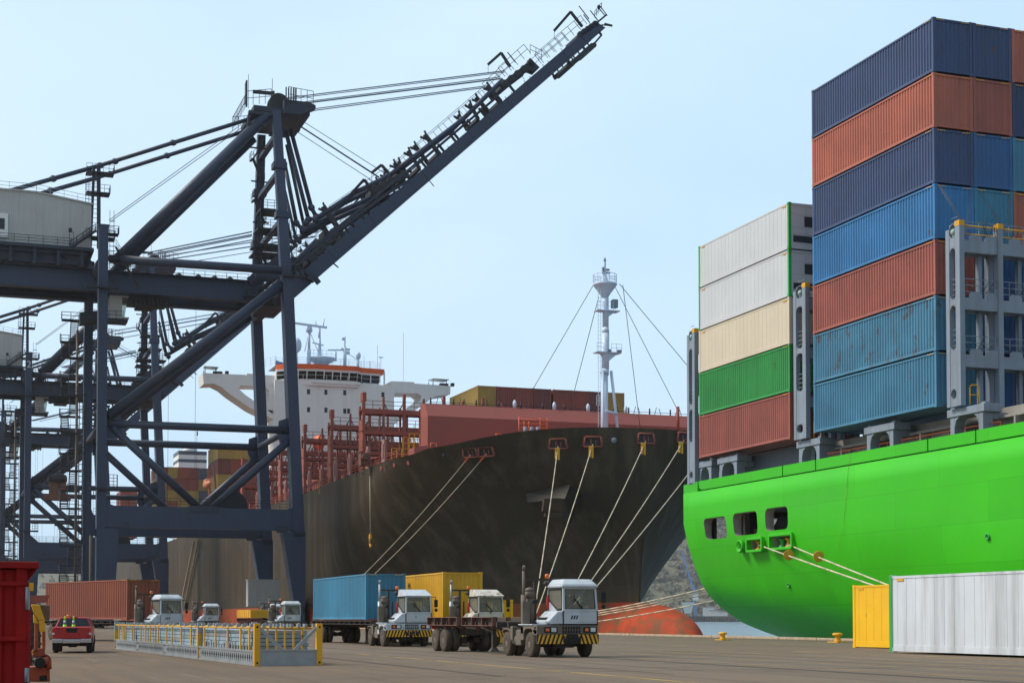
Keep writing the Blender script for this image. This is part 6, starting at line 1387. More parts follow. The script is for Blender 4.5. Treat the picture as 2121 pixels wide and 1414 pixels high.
b = MB(); q = onX(767, 1105, T0-.15); b.path([q, q+V((0, .2, -.6)), q+V((0, .3, -1.4)), q+V((0, -.1, -2.0)), q+V((0, -.4, -1.6))], .12, 6); b.box(tuple(q+V((-.15, -.3, -.7))), tuple(q+V((.15, .3, -.1)))); b.build('hook', M['yellow'], hk, local=True)
# ================================================================== YARD VEHICLES
def wheel(parent, x, y, r, wd, sgn, name='wheel'):
    """tyre with rim as a child; sgn = outward side"""
    b = MB(); b.lathe((x, y, r), [(r*.62, -wd/2), (r*.9, -wd/2), (r, -wd*.36), (r, wd*.36), (r*.9, wd/2), (r*.62, wd/2)], 24, 'x')
    for k in range(24):
        a = 2*PI*k/24; b.box((x-wd*.3, y+math.cos(a)*r*.995-.01, r+math.sin(a)*r*.995-.01), (x+wd*.3, y+math.cos(a)*r*.995+.01, r+math.sin(a)*r*.995+.01))
    w_ = b.build(name, M['tyre'], parent, local=True)
    b = MB(); o = sgn*wd/2; b.lathe((x, y, r), sorted([(r*.63, o-sgn*.02), (r*.56, o-sgn*.05), (r*.3, o-sgn*.10), (r*.26, o+sgn*.0), (r*.1, o+sgn*.02)], key=lambda q: q[1]), 18, 'x')
    for k in range(8): a = 2*PI*k/8; b.tube((x+o-sgn*.08, y+math.cos(a)*r*.42, r+math.sin(a)*r*.42), (x+o+sgn*.0, y+math.cos(a)*r*.42, r+math.sin(a)*r*.42), r*.06, 6)
    b.build('rim', M['fender'], w_, local=True); return w_
def tractor(loc, label, rz=0, sc=1.0, style='A', paint='cabwhite', sheet=False):
    P = M[paint]; t = thing('terminal_tractor', loc, label, 'tractor', 'terminal tractors on the quay', rz, sc)
    for x, sg in ((-1.02, -1), (1.02, 1)): wheel(t, x, 0, .46, .3, sg)
    for x, sg in ((-1.0, -1), (-.66, -1), (.66, 1), (1.0, 1)): wheel(t, x, 2.6, .46, .28, sg)
    b = MB(); b.box((-.5, -.7, .55), (-.25, 3.5, .88)); b.box((.25, -.7, .55), (.5, 3.5, .88)); b.box((-.95, -.1, .38), (.95, .1, .52)); b.box((-.95, 2.5, .38), (.95, 2.7, .52)); b.box((-.5, 1.2, .6), (.5, 1.4, .85)); b.box((-.35, -.6, .35), (.35, 1.0, .8)); b.box((-.5, .9, .9), (.5, 3.0, 1.02)); b.build('chassis', M['chassis'], t, local=True)
    b = MB(); b.lathe((0, 2.5, 1.02), [(.5, 0), (.5, .08), (.2, .1)], 16); b.box((-.5, 2.0, .98), (.5, 3.1, 1.05)); b.build('fifth_wheel', M['chassis'], t, local=True)
    F = M['fender'] if style == 'A' else P
    b = MB(); b.prism([(-1.2, -.86, .84), (1.2, -.86, .84), (1.2, -.86, 1.17), (-1.02, -.86, 1.17), (-1.2, -.86, 1.02)], (0, .5, 0))
    for y0, y1 in ((-.88, -.6), (.55, .85)): b.box((-1.2, y0, .62 if y0 > 0 else .8), (-.7, y1, 1.14))
    b.prism([(-1.2, -.6, .84), (-1.2, -.42, .98), (-1.2, -.2, 1.04), (-1.2, .2, 1.04), (-1.2, .42, .98), (-1.2, .6, .84), (-1.2, .85, .84), (-1.2, .85, 1.17), (-1.2, -.86, 1.17)], (.55, 0, 0)); b.prism([(1.2, -.6, .84), (1.2, -.42, .98), (1.2, -.2, 1.04), (1.2, .2, 1.04), (1.2, .42, .98), (1.2, .6, .84), (1.2, .85, .84), (1.2, .85, 1.17), (1.2, -.86, 1.17)], (-.5, 0, 0))
    b.build('fender', F, t, local=True, bevel=.02)
    b = MB(); b.box((-1.24, -.5, 1.17), (-.12, 1.0, 1.21)); b.build('step_deck', P, t, local=True, bevel=.01)
    # bumper with diagonal stripes as relief plates
    b = MB(); b.box((-1.21, -.93, .49), (1.21, -.78, .84)); b.build('bumper', M['black'], t, local=True, bevel=.015)
    b = MB()
    for k in range(15):
        x = -1.19+k*.163; 
        if -.15 < x < .42 and style == 'A': continue
        sl_ = .06 if x < .1 else -.06; x0, x1 = x, min(x+.085, 1.2)
        pts = [(x0-sl_, .495), (x1-sl_, .495), (x1+sl_, .835), (x0+sl_, .835)]; pts = [(min(1.205, max(-1.205, p)), z) for p, z in pts]
        b.prism([(p, -.934, z) for p, z in pts], (0, .006, 0))
    b.build('hazard_stripe', M['yellow'], t, local=True)
    b = MB()
    for k in range(7):
        x = -.20+k*.105; b.box((x, -.875, 1.02), (x+.07, -.855, 1.13)); b.box((x, -.875, .88), (x+.07, -.855, .99)); b.box((x, -.945, .56), (x+.07, -.92, .78))
    b.build('grille', M['black'], t, local=True)
    for x in (-.62, .92):
        b = MB(); b.box((x-.30, -.885, .90), (x+.22, -.86, 1.11)); b.build('lamp_housing', M['black'], t, local=True)
        b = MB(); b.box((x-.02, -.90, .93), (x+.17, -.87, 1.08)); b.build('headlight', M['lamp'], t, local=True, bevel=.01)
        b = MB(); b.box((x-.24, -.897, .95), (x-.10, -.87, 1.06)); b.build('indicator', M['amber'], t, local=True, bevel=.01)
    # hood beside the cab
    b = MB(); b.prism([(-.12, -.85, 1.21), (-.66, -.85, 1.21), (-.74, -.80, 1.32), (-.36, -.80, 1.68), (-.12, -.82, 1.70)], (0, 1.35, 0)); hd = b.build('hood', P, t, local=True, bevel=.04)
    b = MB()
    for k in range(6): b.box((-.70+.0, -.45+k*.14, 1.345), (-.60, -.36+k*.14, 1.46))
    b.build('vent_slot', M['black'], hd, local=True)
    # cab: pillars, lower panels, roof, panes
    x0, x1, y0, y1 = -.18, 1.20, -.86, .72; zl, zw, zr = 1.17, 1.70, 2.56
    b = MB(); b.box((x0, y0, zl), (x1, y0+.06, zw)); b.box((x0, y0, zl), (x0+.05, y1, zw)); b.box((x1-.05, y0, zl), (x1, y1, zw)); b.box((x0, y1-.05, zl), (x1, y1, zr)) if False else b.box((x0, y1-.05, zl), (x1, y1, 1.85)); b.box((x0, y0, zl), (x1, y1, zl+.06))
    for x in (x0, x1): sg = 1 if x == x0 else -1; b.bar((x+sg*.04, y0+.04, zw), (x+sg*.07, y0+.13, zr), .08, .08); b.bar((x+sg*.04, y1-.05, zl), (x+sg*.06, y1-.05, zr), .1, .1); b.prism([(x, y0+.65, zw), (x, y1-.05, zw), (x, y1-.05, zw+.38)], (sg*.04, 0, 0))
    b.bar((x0, y0+.03, zw+.02), (x1, y0+.03, zw+.02), .09, .07, ref=(0, 0, 1)); b.bar((x0+.03, y0+.13, zr-.02), (x1-.03, y0+.13, zr-.02), .08, .1, ref=(0, 0, 1)); b.box((x0+.3, y0-.012, zl+.12), (x1-.12, y0, zl+.40)); b.box((x0+.03, y1-.06, 2.3), (x1-.03, y1-.01, zr))
    cab = b.build('cab', P, t, local=True, bevel=.015)
    b = MB()
    if style == 'A': b.hexa([(x0-.03, y0+.0, zr-.02), (x1+.03, y0+.0, zr-.02), (x1+.03, y1+.06, zr-.02), (x0-.03, y1+.06, zr-.02), (x0-.03, y0+.0, zr+.10), (x1+.03, y0+.0, zr+.10), (x1+.03, y1+.06, zr+.12), (x0-.03, y1+.06, zr+.12)]); b.hexa([(x0+.0, y0+.06, zr+.1), (x1, y0+.06, zr+.1), (x1, y1, zr+.1), (x0, y1, zr+.1), (x0+.14, y0+.35, zr+.30), (x1-.14, y0+.35, zr+.30), (x1-.14, y1-.1, zr+.30), (x0+.14, y1-.1, zr+.30)])
    else: b.hexa([(x0-.03, y0+.02, zr-.02), (x1+.03, y0+.02, zr-.02), (x1+.03, y1+.03, zr-.02), (x0-.03, y1+.03, zr-.02), (x0-.03, y0+.02, zr+.02), (x1+.03, y0+.02, zr+.02), (x1-.08, y0+.85, zr+.34), (x0+.03, y0+.85, zr+.34)]); b.hexa([(x0+.0, y0+.85, zr), (x1, y0+.85, zr), (x1, y1, zr), (x0, y1, zr), (x0+.03, y0+.85, zr+.34), (x1-.08, y0+.85, zr+.34), (x1-.08, y1, zr+.34), (x0+.03, y1, zr+.34)])
    b.build('roof', P, cab, local=True, bevel=.05)
    b = MB(); b.hexa([(x0+.10, y0+.03, zw+.07), (x1-.10, y0+.03, zw+.07), (x1-.10, y0+.045, zw+.07), (x0+.10, y0+.045, zw+.07), (x0+.12, y0+.12, zr-.07), (x1-.12, y0+.12, zr-.07), (x1-.12, y0+.135, zr-.07), (x0+.12, y0+.135, zr-.07)]); b.build('windscreen', M['glass'], cab, local=True)
    b = MB(); zz = [(y0+.09, zw+.06), (y0+.62, zw+.06), (y1-.12, zw+.42), (y1-.12, zr-.07), (y0+.17, zr-.07)]
    b.prism([(x0+.02, y, z) for y, z in zz], (.012, 0, 0)); b.build('side_window', M['glass'], cab, local=True)
    b = MB(); b.prism([(x1-.03, y, z) for y, z in zz], (.012, 0, 0)); b.build('side_window', M['glass'], cab, local=True)
    b = MB()
    for pa in ([(x0+.09, y0+.025, zw+.06), (x1-.09, y0+.025, zw+.06), (x1-.11, y0+.12, zr-.06), (x0+.11, y0+.12, zr-.06)], [(x0+.005, y, z) for y, z in zz]): b.path([V(p) for p in pa]+[V(pa[0])], .02, 6)
    b.build('window_seal', M['black'], cab, local=True)
    b = MB(); b.tube((.62, y0-.0, zw+.02), (.28, y0+.03, zw+.45), .014, 5); b.tube((.66, y0-.0, zw+.02), (.32, y0+.03, zw+.42), .014, 5); b.tube((.26, y0+.0, zw+.62), (.28, y0+.0, zw+.28), .014, 5); b.build('wiper', M['black'], cab, local=True)
    b = MB(); b.box((.2, .0, 1.25), (.8, .5, 1.6)); b.box((.22, .4, 1.5), (.78, .56, 2.25)); b.box((.1, y0+.1, 1.4), (1.1, y0+.35, 1.72)); b.build('seat', mat('seat_grey', (.11, .11, .11), .8) if 'seat_grey' not in bpy.data.materials else bpy.data.materials['seat_grey'], cab, local=True, bevel=.04)
    b = MB(); b.lathe((.5, y0+.42, 1.78), [(.22, 0), (.235, .015), (.22, .03)], 20); b.tube((.5, y0+.3, 1.6), (.5, y0+.42, 1.79), .03, 6); b.build('steering_wheel', M['black'], cab, local=True)
    if style == 'A':
        b = MB()
        for k in range(3):
            x = .12+k*.10; b.prism([(x, y0-.018, zl+.22), (x+.055, y0-.018, zl+.22), (x+.10, y0-.018, zl+.36), (x+.045, y0-.018, zl+.36)], (0, .005, 0))
        b.build('emblem', M['black'], cab, local=True)
        if sheet: b = MB(); b.path([(.25, y0+.62, zw+.02), (.7, y0+.66, zw+.10), (1.02, y0+.62, zw+.35), (1.1, y0+.5, zw+.75)], .10, 6); b.build('green_sheet', mat('green_cloth', (.06, .2, .07), .8) if 'green_cloth' not in bpy.data.materials else bpy.data.materials['green_cloth'], cab, local=True)
    # behind the cab: exhaust, air cleaner, light bar, extinguisher, mirrors
    b = MB(); b.tube((-1.08, .85, 2.0), (-1.08, .85, 3.2), .055, 10); b.tube((-1.08, .85, 3.2), (-1.12, .72, 3.36), .055, 10); b.tube((-1.08, .85, 1.3), (-1.08, .85, 2.3), .10, 12); b.build('exhaust_stack', M['galv'] if style != 'A' else M['fender'], t, local=True)
    b = MB(); b.box((-1.2, .62, 1.2), (-.92, .80, 2.05)); b.tube((-.78, 1.0, 1.2), (-.78, 1.0, 2.2), .17, 12); b.tube((-.78, 1.0, 2.2), (-.78, 1.0, 2.42), .2, 12); b.lathe((-.78, 1.0, 2.42), [(.2, 0), (.15, .12), (.05, .16)], 12); b.build('air_cleaner', M['fender'], t, local=True)
    b = MB(); b.box((-1.0, .98, 2.83), (1.0 if style == 'A' else -.1, 1.04, 2.92)); b.box((-.62, .96, 1.0), (-.52, 1.06, 2.9)); b.box((-.4, .9, 1.1), (-.34, .98, 2.3)) if style != 'A' else None; b.tube((-.2, .7, 2.5), (-.2, .7, 2.9), .03, 6); b.ball((-.25, .7, 2.72), .1, .1, .1, 8, 6); b.ball((-.05, .7, 2.70), .1, .1, .1, 8, 6); b.build('light_bar', M['chassis'], t, local=True)
    b = MB(); b.lathe((-.2, .7, 2.9), [(.085, 0), (.085, .14), (.05, .18)], 12); b.build('beacon', M['amber'], t, local=True)
    b = MB(); b.lathe((-.2, .62, 1.75), [(.06, 0), (.07, .05), (.07, .42), (.03, .48), (.03, .55)], 12); b.build('fire_extinguisher', M['redlens'], t, local=True)
    for x, sg in ((x1, 1), (-.95, -1)):
        b = MB(); b.path([(x, y0+.1, 2.5), (x+sg*.2, y0-.02, 2.52), (x+sg*.2, y0-.02, 1.95)] if sg > 0 else [(-.95, .5, 1.2), (-.95, .4, 2.0), (-.85, .35, 2.02)], .016, 5)
        if sg > 0: b.box((x+.12, y0-.06, 2.0), (x+.3, y0-.01, 2.38)); b.ball((x+.22, y0-.02, 1.85), .09, .05, .09, 8, 6)
        else: b.ball((-.83, .33, 2.05), .12, .06, .1, 8, 6)
        b.build('mirror', M['black'], t, local=True)
    # tank, steps, rear fender
    b = MB(); b.box((-1.18, .9, .42), (-.6, 1.45, .98)); b.tube((-.9, 1.55, .62), (-.9, 2.05, .62), .24, 14); b.box((-1.2, 1.75, .6), (-1.0, 2.0, 1.12)); b.build('fuel_tank', M['fender'], t, local=True, bevel=.03)
    for sg in (-1, 1):
        b = MB(); b.prism([(sg*1.16, 2.05, .78), (sg*1.16, 2.15, .98), (sg*1.16, 2.45, 1.05), (sg*1.16, 2.9, 1.05), (sg*1.16, 3.08, .9), (sg*1.16, 3.04, .88), (sg*1.16, 2.88, 1.0), (sg*1.16, 2.47, 1.0), (sg*1.16, 2.2, .93), (sg*1.16, 2.1, .76)], (-sg*.62, 0, 0)); b.build('rear_fender', M['fender'], t, local=True)
    return t
def trailer(loc, label, L, rz=0, heavy=False):
    t = thing('container_trailer', loc, label, 'trailer', 'container trailers on the quay', rz)
    zb = 1.33
    b = MB(); 
    for x in (-.5, .38): b.box((x, 0, .98 if False else 1.02), (x+.12, L, 1.3)); b.box((x-.04, 0, 1.28), (x+.16, L, 1.31)); b.box((x-.04, 2.4, .98), (x+.16, L, 1.03))
    n = int(L/1.25)
    for i in range(n+1): y = i*(L-.1)/n; b.box((-1.1, y, 1.08), (1.1, y+.1, 1.28))
    b.box((-.5, .2, .98), (.5, 1.8, 1.06)); b.build('frame', M['chassis'], t, local=True)
    for sg in (-1, 1):
        b = MB(); x = sg*1.1
        for (ya, yb) in ((1.6, L*.52), (L*.58, L-.1)) if heavy else ((.1, L-.1),):
            z0, z1 = (1.12, 1.48) if heavy else (1.10, zb-.03)
            b.box((x-.10, ya, z1-.03), (x+.10, yb, z1)); b.box((x-.10, ya, z0), (x+.10, yb, z0+.03)); b.box((x-sg*.1-.02, ya, z0+.03), (x-sg*.1+.02, yb, z1-.03), 1); m = max(2, round((yb-ya)/1.15))
            for i in range(m+1): y = ya+(yb-ya-.05)*i/m; b.box((x-.1, y, z0+.03), (x+.1, y+.05, z1-.03))
            for i in range(m): y = ya+(yb-ya)*i/m; b.bar((x, y+.1, z0), (sg*.5, y+.9, .98), .1, .06)
        b.build('side_rail', [M['redrust'] if heavy else M['chassis'], M['chassis']], t, local=True)
    for y in (L-1.1, L-2.35):
        for x, sg in ((-1.0, -1), (-.66, -1), (.66, 1), (1.0, 1)): wheel(t, x, y, .48, .3, sg)
    b = MB()
    for y in (L-1.1, L-2.35): b.tube((-1, y, .48), (1, y, .48), .09, 8); b.box((-.55, y-.4, .55), (-.42, y+.4, .68)); b.box((.42, y-.4, .55), (.55, y+.4, .68)); b.tube((-.3, y+.2, .5), (-.3, y-.3, .5), .13, 8); b.tube((.3, y+.2, .5), (.3, y-.3, .5), .13, 8)
    b.box((-.5, L-2.9, .7), (.5, L-.7, .98)); b.build('axle', M['chassis'], t, local=True)
    for sg in (-1, 1):
        b = MB(); b.box((sg*.75-.08, 2.6, .25), (sg*.75+.08, 2.76, 1.2)); b.hexa([(sg*.75-.2, 2.5, .1), (sg*.75+.2, 2.5, .1), (sg*.75+.2, 2.9, .1), (sg*.75-.2, 2.9, .1), (sg*.75-.08, 2.6, .27), (sg*.75+.08, 2.6, .27), (sg*.75+.08, 2.76, .27), (sg*.75-.08, 2.76, .27)]); b.bar((sg*.75, 2.68, .6), (sg*.5, 3.5, 1.05), .07, .07); b.build('landing_leg', M['chassis'], t, local=True)
    for x in (-.85, .85): b = MB(); b.box((x-.12, L-.03, 1.0), (x+.12, L+.02, 1.1)); b.build('tail_lamp', M['redlens'], t, local=True)
    return t
# front tractor with its empty trailer
tractor((21.2, 54.05, 0), 'pale blue white tractor nearest the camera with black slanted bars on its front', sheet=True)
trailer((21.15, 56.4, 0), 'empty rusty trailer behind the nearest tractor', 10.6, heavy=True)
# white tractor with the blue container
tractor((21.85, 77.3, 0), 'white tractor with sloping roof pulling the blue container', style='B', sc=1.0)
trailer((22.0, 79.9, 0), 'dark trailer carrying the blue container', 14.4)
container((22.0, 81.5, 1.34), 12.9, 2.2, 2.50, 'sky blue', 'bright blue corrugated container on the trailer behind the white sloping-roof tractor', n=40)
# rusty tractor with the yellow container
tractor((25.35, 76.2, 0), 'rust stained white tractor in front of the tall yellow container', style='B', paint='cabrusty', sc=1.0)
trailer((25.5, 78.6, 0), 'dark trailer carrying the tall yellow container', 14.2)
yc = container((25.53, 79.0, 1.34), 12.9, 2.2, 2.54, 'yellow', 'tall yellow corrugated container on the trailer right of the blue one', n=40)
M['ink'] = mat('black_lettering', (.02, .018, .015), .6)
yq = onX(851, 1215, 24.4)
for i, ch in enumerate(('M', 'M')):
    me = text_mesh(ch, .62); me.materials.clear(); me.materials.append(M['ink']); o = bpy.data.objects.new('lettering', me); COL.objects.link(o); o.parent = yc; o.location = (-1.125, yq.y-79.0+.35-i*.0+(1.55 if i == 0 else 0), yq.z-1.34); o.rotation_euler = (PI/2, 0, -PI/2)
container((29.1, 84.5, 0), 6.1, 2.45, 2.5, 'orange yellow', 'small yellow container on the ground behind the rusty tractor', n=18)
# brown container left
RZ4 = R(20); cx, sx4 = math.cos(RZ4), math.sin(RZ4)
def l4(x, y): return (10.2+x*cx-y*sx4, 98.3+x*sx4+y*cx)
x_, y_ = l4(1.1, 0); container((x_, y_, 1.34), 12.2, 2.2, 2.5, 'rust brown', 'rust brown corrugated container on a trailer behind the red pickup', n=38, rz=RZ4)
x_, y_ = l4(1.1, -1.5); trailer((x_, y_, 0), 'dark trailer carrying the rust brown container', 13.8, rz=RZ4)
tractor((11.35, 92.3, 0), 'white tractor in front of the rust brown container, left end of the steel rack', rz=R(12), sc=.98)
tractor((23.0, 151.2, 0), 'small distant white tractor alone in front of the dark hull, above the steel rack')
tractor((25.9, 127.8, 0), 'distant white tractor behind the right end of the steel rack')
trailer((25.9, 130.2, 0), 'distant empty trailer with a yellow box behind the steel rack', 13.5, heavy=True)
tractor((29.3, 150.5, 0), 'distant white tractor mostly hidden behind another left of the blue container')
t = thing('steel_box', (26.0, 137.5, 1.49), 'low yellow steel box lying on the distant empty trailer', 'box')
b = MB(); b.box((-1.1, 0, 0), (1.1, 7, .72)); b.build('body', M['yellow'], t, local=True, bevel=.03)
b = MB()
for k in range(8): b.box((-1.14, k*.98+.02, 0), (-1.1, k*.98+.12, .72)); b.box((-1.1+k*.3, -.03, 0), (-1.04+k*.3, 0, .72))
b.build('rib', M['yellow'], t, local=True)

# red pickup seen from behind
pq = onZ(148, 1352); K = .84
pk = thing('pickup_truck', (pq.x, pq.y, 0), 'red pickup truck seen from behind with two lime cones in its bed', 'pickup', rz=R(-7), sc=K)
RP = M['truckred']
b = MB()
def hull_sec(secs, mb, mi=0):     # lofted cross sections: (y, half width bottom, half width mid, half width top, z bottom, z mid, z top)
    ring_ = []
    for y, wb, wm_, wt, zb_, zm, zt_ in secs: ring_.append([(-wb, y, zb_), (-wm_, y, zm), (-wt, y, zt_), (wt, y, zt_), (wm_, y, zm), (wb, y, zb_)])
    n0 = len(mb.v)
    for r_ in ring_: mb.v += r_
    for i in range(len(ring_)-1):
        for j in range(6): mb.f.append((n0+i*6+j, n0+i*6+(j+1) % 6, n0+(i+1)*6+(j+1) % 6, n0+(i+1)*6+j)); mb.m.append(mi); mb.s.append(False)
    mb.f.append(tuple(n0+j for j in range(6))[::-1]); mb.m.append(mi); mb.s.append(False); q = n0+(len(ring_)-1)*6; mb.f.append(tuple(q+j for j in range(6))); mb.m.append(mi); mb.s.append(False)
hull_sec([(.12, .84, .91, .90, .55, .85, 1.28), (.3, .86, .93, .91, .5, .85, 1.29), (1.5, .88, .94, .91, .42, .85, 1.29), (3.6, .88, .94, .90, .40, .85, 1.24), (4.6, .84, .90, .82, .42, .8, 1.14), (5.15, .74, .8, .7, .45, .7, 1.0)], b)
body = b.build('body', RP, pk, local=True, bevel=.04)
b = MB(); b.box((-.75, .3, .80), (.75, 1.7, 1.2915)); b.build('bed_liner', M['black'], body, local=True)
b = MB(); b.hexa([(-.90, 1.78, 1.26), (.90, 1.78, 1.26), (.88, 3.9, 1.22), (-.88, 3.9, 1.22), (-.68, 1.98, 1.76), (.68, 1.98, 1.76), (.66, 3.05, 1.76), (-.66, 3.05, 1.76)]); b.build('cab', RP, pk, local=True, bevel=.05)
b = MB(); b.hexa([(-.78, 1.765, 1.33), (.78, 1.765, 1.33), (.78, 1.80, 1.33), (-.78, 1.80, 1.33), (-.62, 1.925, 1.69), (.62, 1.925, 1.69), (.62, 1.96, 1.69), (-.62, 1.96, 1.69)]); b.build('rear_window', M['darkglass'], pk, local=True)
for sg in (-1, 1):
    b = MB(); b.prism([(sg*.885, 1.95, 1.30), (sg*.885, 3.55, 1.28), (sg*.72, 3.0, 1.70), (sg*.72, 2.1, 1.70)], (sg*.02, 0, .004)); b.build('side_window', M['darkglass'], pk, local=True)
    b = MB(); b.box((sg*.80, .08, .86), (sg*.93, .2, 1.20)); b.build('tail_light', M['redlens'], pk, local=True, bevel=.02)
    b = MB(); b.box((sg*.81, .07, .90), (sg*.925, .085, 1.0)); b.build('reverse_light', M['lamp'], pk, local=True)
    b = MB(); b.box((sg*.93, 3.2, 1.22), (sg*1.12, 3.34, 1.42)); b.build('mirror', M['black'], pk, local=True, bevel=.03)
    for y in (1.15, 4.15):
        wheel(pk, sg*.80, y, .36, .25, sg)
        b = MB(); b.prism([(sg*.90, y+.46*math.cos(a), .42+.46*math.sin(a)) for a in [PI*k/10 for k in range(11)]], (sg*.045, 0, 0)); b.build('wheel_arch', M['black'], pk, local=True)
b = MB(); b.box((-.80, .06, .70), (.80, .14, 1.27)); b.build('tailgate', RP, pk, local=True, bevel=.03)
b = MB(); b.prism([(-.30, .052, 1.22), (.30, .052, 1.22), (.22, .052, 1.0), (-.22, .052, 1.0)], (0, .02, 0)); b.build('tailgate_handle', M['black'], pk, local=True, bevel=.01)
b = MB(); b.box((-.93, -.06, .50), (-.42, .12, .70)); b.box((.42, -.06, .50), (.93, .12, .70)); b.box((-.42, -.03, .48), (.42, .12, .68)); b.build('bumper', M['chrome'], pk, local=True, bevel=.03)
b = MB(); b.box((-.75, .25, .34), (.75, 4.8, .52)); b.box((-.2, 1.0, .28), (.2, 1.3, .5)); b.build('underbody', M['black'], pk, local=True)
for x in (-.80, .80): b = MB(); b.box((x-.14, .68, .14), (x+.14, .70, .5)); b.build('mud_flap', M['black'], pk, local=True)
b = MB(); b.lathe((-.28, 2.3, 1.77), [(.09, 0), (.09, .08), (.05, .11)], 10); b.build('beacon', M['amber'], pk, local=True); b = MB(); b.box((-.18, 1.95, 1.72), (.18, 2.0, 1.77)); b.build('brake_light', M['redlens'], pk, local=True)
for i, px in enumerate((134.2, 152.4)):
    q = onY(px, 1300, pq.y+.62); t = thing('traffic_cone', (q.x, pq.y+.62, .80*K), ('lime traffic cone in the pickup bed, left of the two', 'lime traffic cone in the pickup bed, right of the two')[i], 'cone', 'lime cones in the pickup bed')
    b = MB(); b.lathe((0, 0, 0), [(.16, 0), (.17, .02), (.12, .03), (.075, .42), (.06, .52)], 16); b.lathe((0, 0, .66), [(.046, 0), (.028, .16), (.022, .18)], 16); b.build('body', M['cone'], t, local=True)
    b = MB(); b.lathe((0, 0, .50), [(.064, 0), (.046, .16)], 16); b.build('reflective_band', M['galv'], t, local=True)

# long galvanised rack with stacked pale panels
q0 = onZ(528, 1378.5); q1 = onZ(237, 1343); rzr = math.atan2(-(q1.x-q0.x), q1.y-q0.y); RL = (q1-q0).length; RW = 2.05
rk = thing('steel_rack', (q0.x, q0.y, 0), 'long galvanised rack with yellow corner posts standing on the ground', 'rack', rz=rzr)
LM = RL*.30
def lb_(mb): return mb
for x in (0, RW):
    for y, m, hh in ((0, 'yellow', 1.26), (LM, 'galv', 1.28), (RL-.16, 'galv', 1.28)):
        b = MB(); b.box((x-.02 if x == 0 else x-.16, y, 0), (x+.16 if x == 0 else x+.02, y+.16, hh)); b.build('corner_post', M[m], rk, local=True, bevel=.01)
        if m == 'galv': b = MB(); b.box((x-.026 if x == 0 else x-.10, y-.012, 0), (x+.10 if x == 0 else x+.026, y+.0, .9)); b.build('yellow_edge', M['yellow'], rk, local=True)
        else:
            b = MB()
            for z in (.09, 1.16): b.tube((x+(.07 if x == 0 else -.07), -.004, z), (x+(.07 if x == 0 else -.07), .05, z), .035, 10)
            b.build('casting_hole', M['black'], rk, local=True)
for x in (0, RW):
    b = MB(); b.box((x, .16, .40), (x+.10 if x == 0 else x-.10, RL-.16, .46)); b.box((x, .16, 0), (x+.12 if x == 0 else x-.12, RL-.16, .05))
    y = .16
    segs = [.16, LM+.0, LM+.2+(RL-LM)*.33, LM+.2+(RL-LM)*.66, RL-.16]
    for a, c in zip(segs, segs[1:]):
        n_ = int((c-a-.6)/.30); b.box((x+.02, a, .05), (x+.06, a+.3, .40)); b.box((x+.02, c-.3, .05), (x+.06, c, .40)); b.box((x+.02, a, .34), (x+.06, c, .40)); b.box((x+.02, a, .05), (x+.06, c, .11))
        for i in range(n_): y = a+.3+(c-a-.6)*i/n_; w_ = (c-a-.6)/n_; b.hexa([(x+.02, y+w_*.2, .11), (x+.06, y+w_*.2, .11), (x+.06, y+w_, .11), (x+.02, y+w_, .11), (x+.02, y+w_*.5, .225), (x+.06, y+w_*.5, .225), (x+.06, y+w_*.78, .225), (x+.02, y+w_*.78, .225)]); b.hexa([(x+.02, y+w_*.5, .225), (x+.06, y+w_*.5, .225), (x+.06, y+w_*.78, .225), (x+.02, y+w_*.78, .225), (x+.02, y+w_*.2, .34), (x+.06, y+w_*.2, .34), (x+.06, y+w_, .34), (x+.02, y+w_, .34)])
    b.build('side_beam', M['galv'], rk, local=True)
b = MB(); b.box((.14, .03, 0), (RW-.14, .09, .47)); b.box((.14, 0, .44), (RW-.14, .14, .48)); b.box((.14, 0, 0), (RW-.14, .14, .04)); b.build('end_beam', M['galv'], rk, local=True)
b = MB(); b.box((.1, .2, .36), (RW-.1, RL-.2, .42)); b.build('floor', M['galv'], rk, local=True)
b = MB(); b.box((.22, .3, .015), (RW-.22, RL-.3, .35)); b.build('slot_shade_block', M['chassis'], rk, local=True)  # dark block added behind the beam slots so they look shaded
for xa, xb in ((.14, .86), (RW-.14, RW-.82)):
    b = MB(); b.bar((xa, .06, 1.14), (xb, .06, .47), .10, .05); b.build('diagonal_brace', M['galv'], rk, local=True)
b = MB(); hh = 1.12
for x in (.04, RW-.04): b.tube((x, .1, hh), (x, RL-.1, hh), .03, 6)
b.tube((.1, .9, hh), (RW-.1, .9, hh), .03, 6); b.build('top_rail', M['yellow'], rk, local=True)
ys = []; y = .9
while y < RL-.8: ys.append(y); y += random.choice((.7, 1.2, 1.9, .45))
for i, y in enumerate(ys):
    b = MB(); w_ = random.choice((.035, .06, .06, .09)); b.box((.02, y, .46), (.06, y+w_*1.6, hh)); b.build('stake', M['yellow'], rk, local=True)
for i in range(6): b = MB(); b.box((.3+i*.27, .88, .46 if i % 2 else .46), (.3+i*.27+.05, .94, hh)); b.build('stake', M['yellow'], rk, local=True)
b = MB()
for i in range(26): y = .5+i*(RL-1)/26+random.uniform(-.2, .2); b.box((.0, y, hh+.02), (.12, y+.14, hh+.13)); b.box((RW-.12, y, hh+.02), (RW, y+.14, hh+.13))
for i in range(8): b.box((.2+i*.22, .85, hh+.02), (.28+i*.22, .97, hh+.13))
for i in range(20): y = .3+i*.42; b.box((.10, y, .46), (.17, y+.12, .46+random.choice((.12, .18, .22))))
b.build('twist_lock', M['galv'], rk, local=True); bpy.context.view_layer.update(); [c for c in rk.children if c.name.startswith('twist_lock')][0]['kind'] = 'stuff'
segs = [1.1, 4.4, LM-.1, LM+4.2, LM+9.5, LM+14.8, RL-.6]
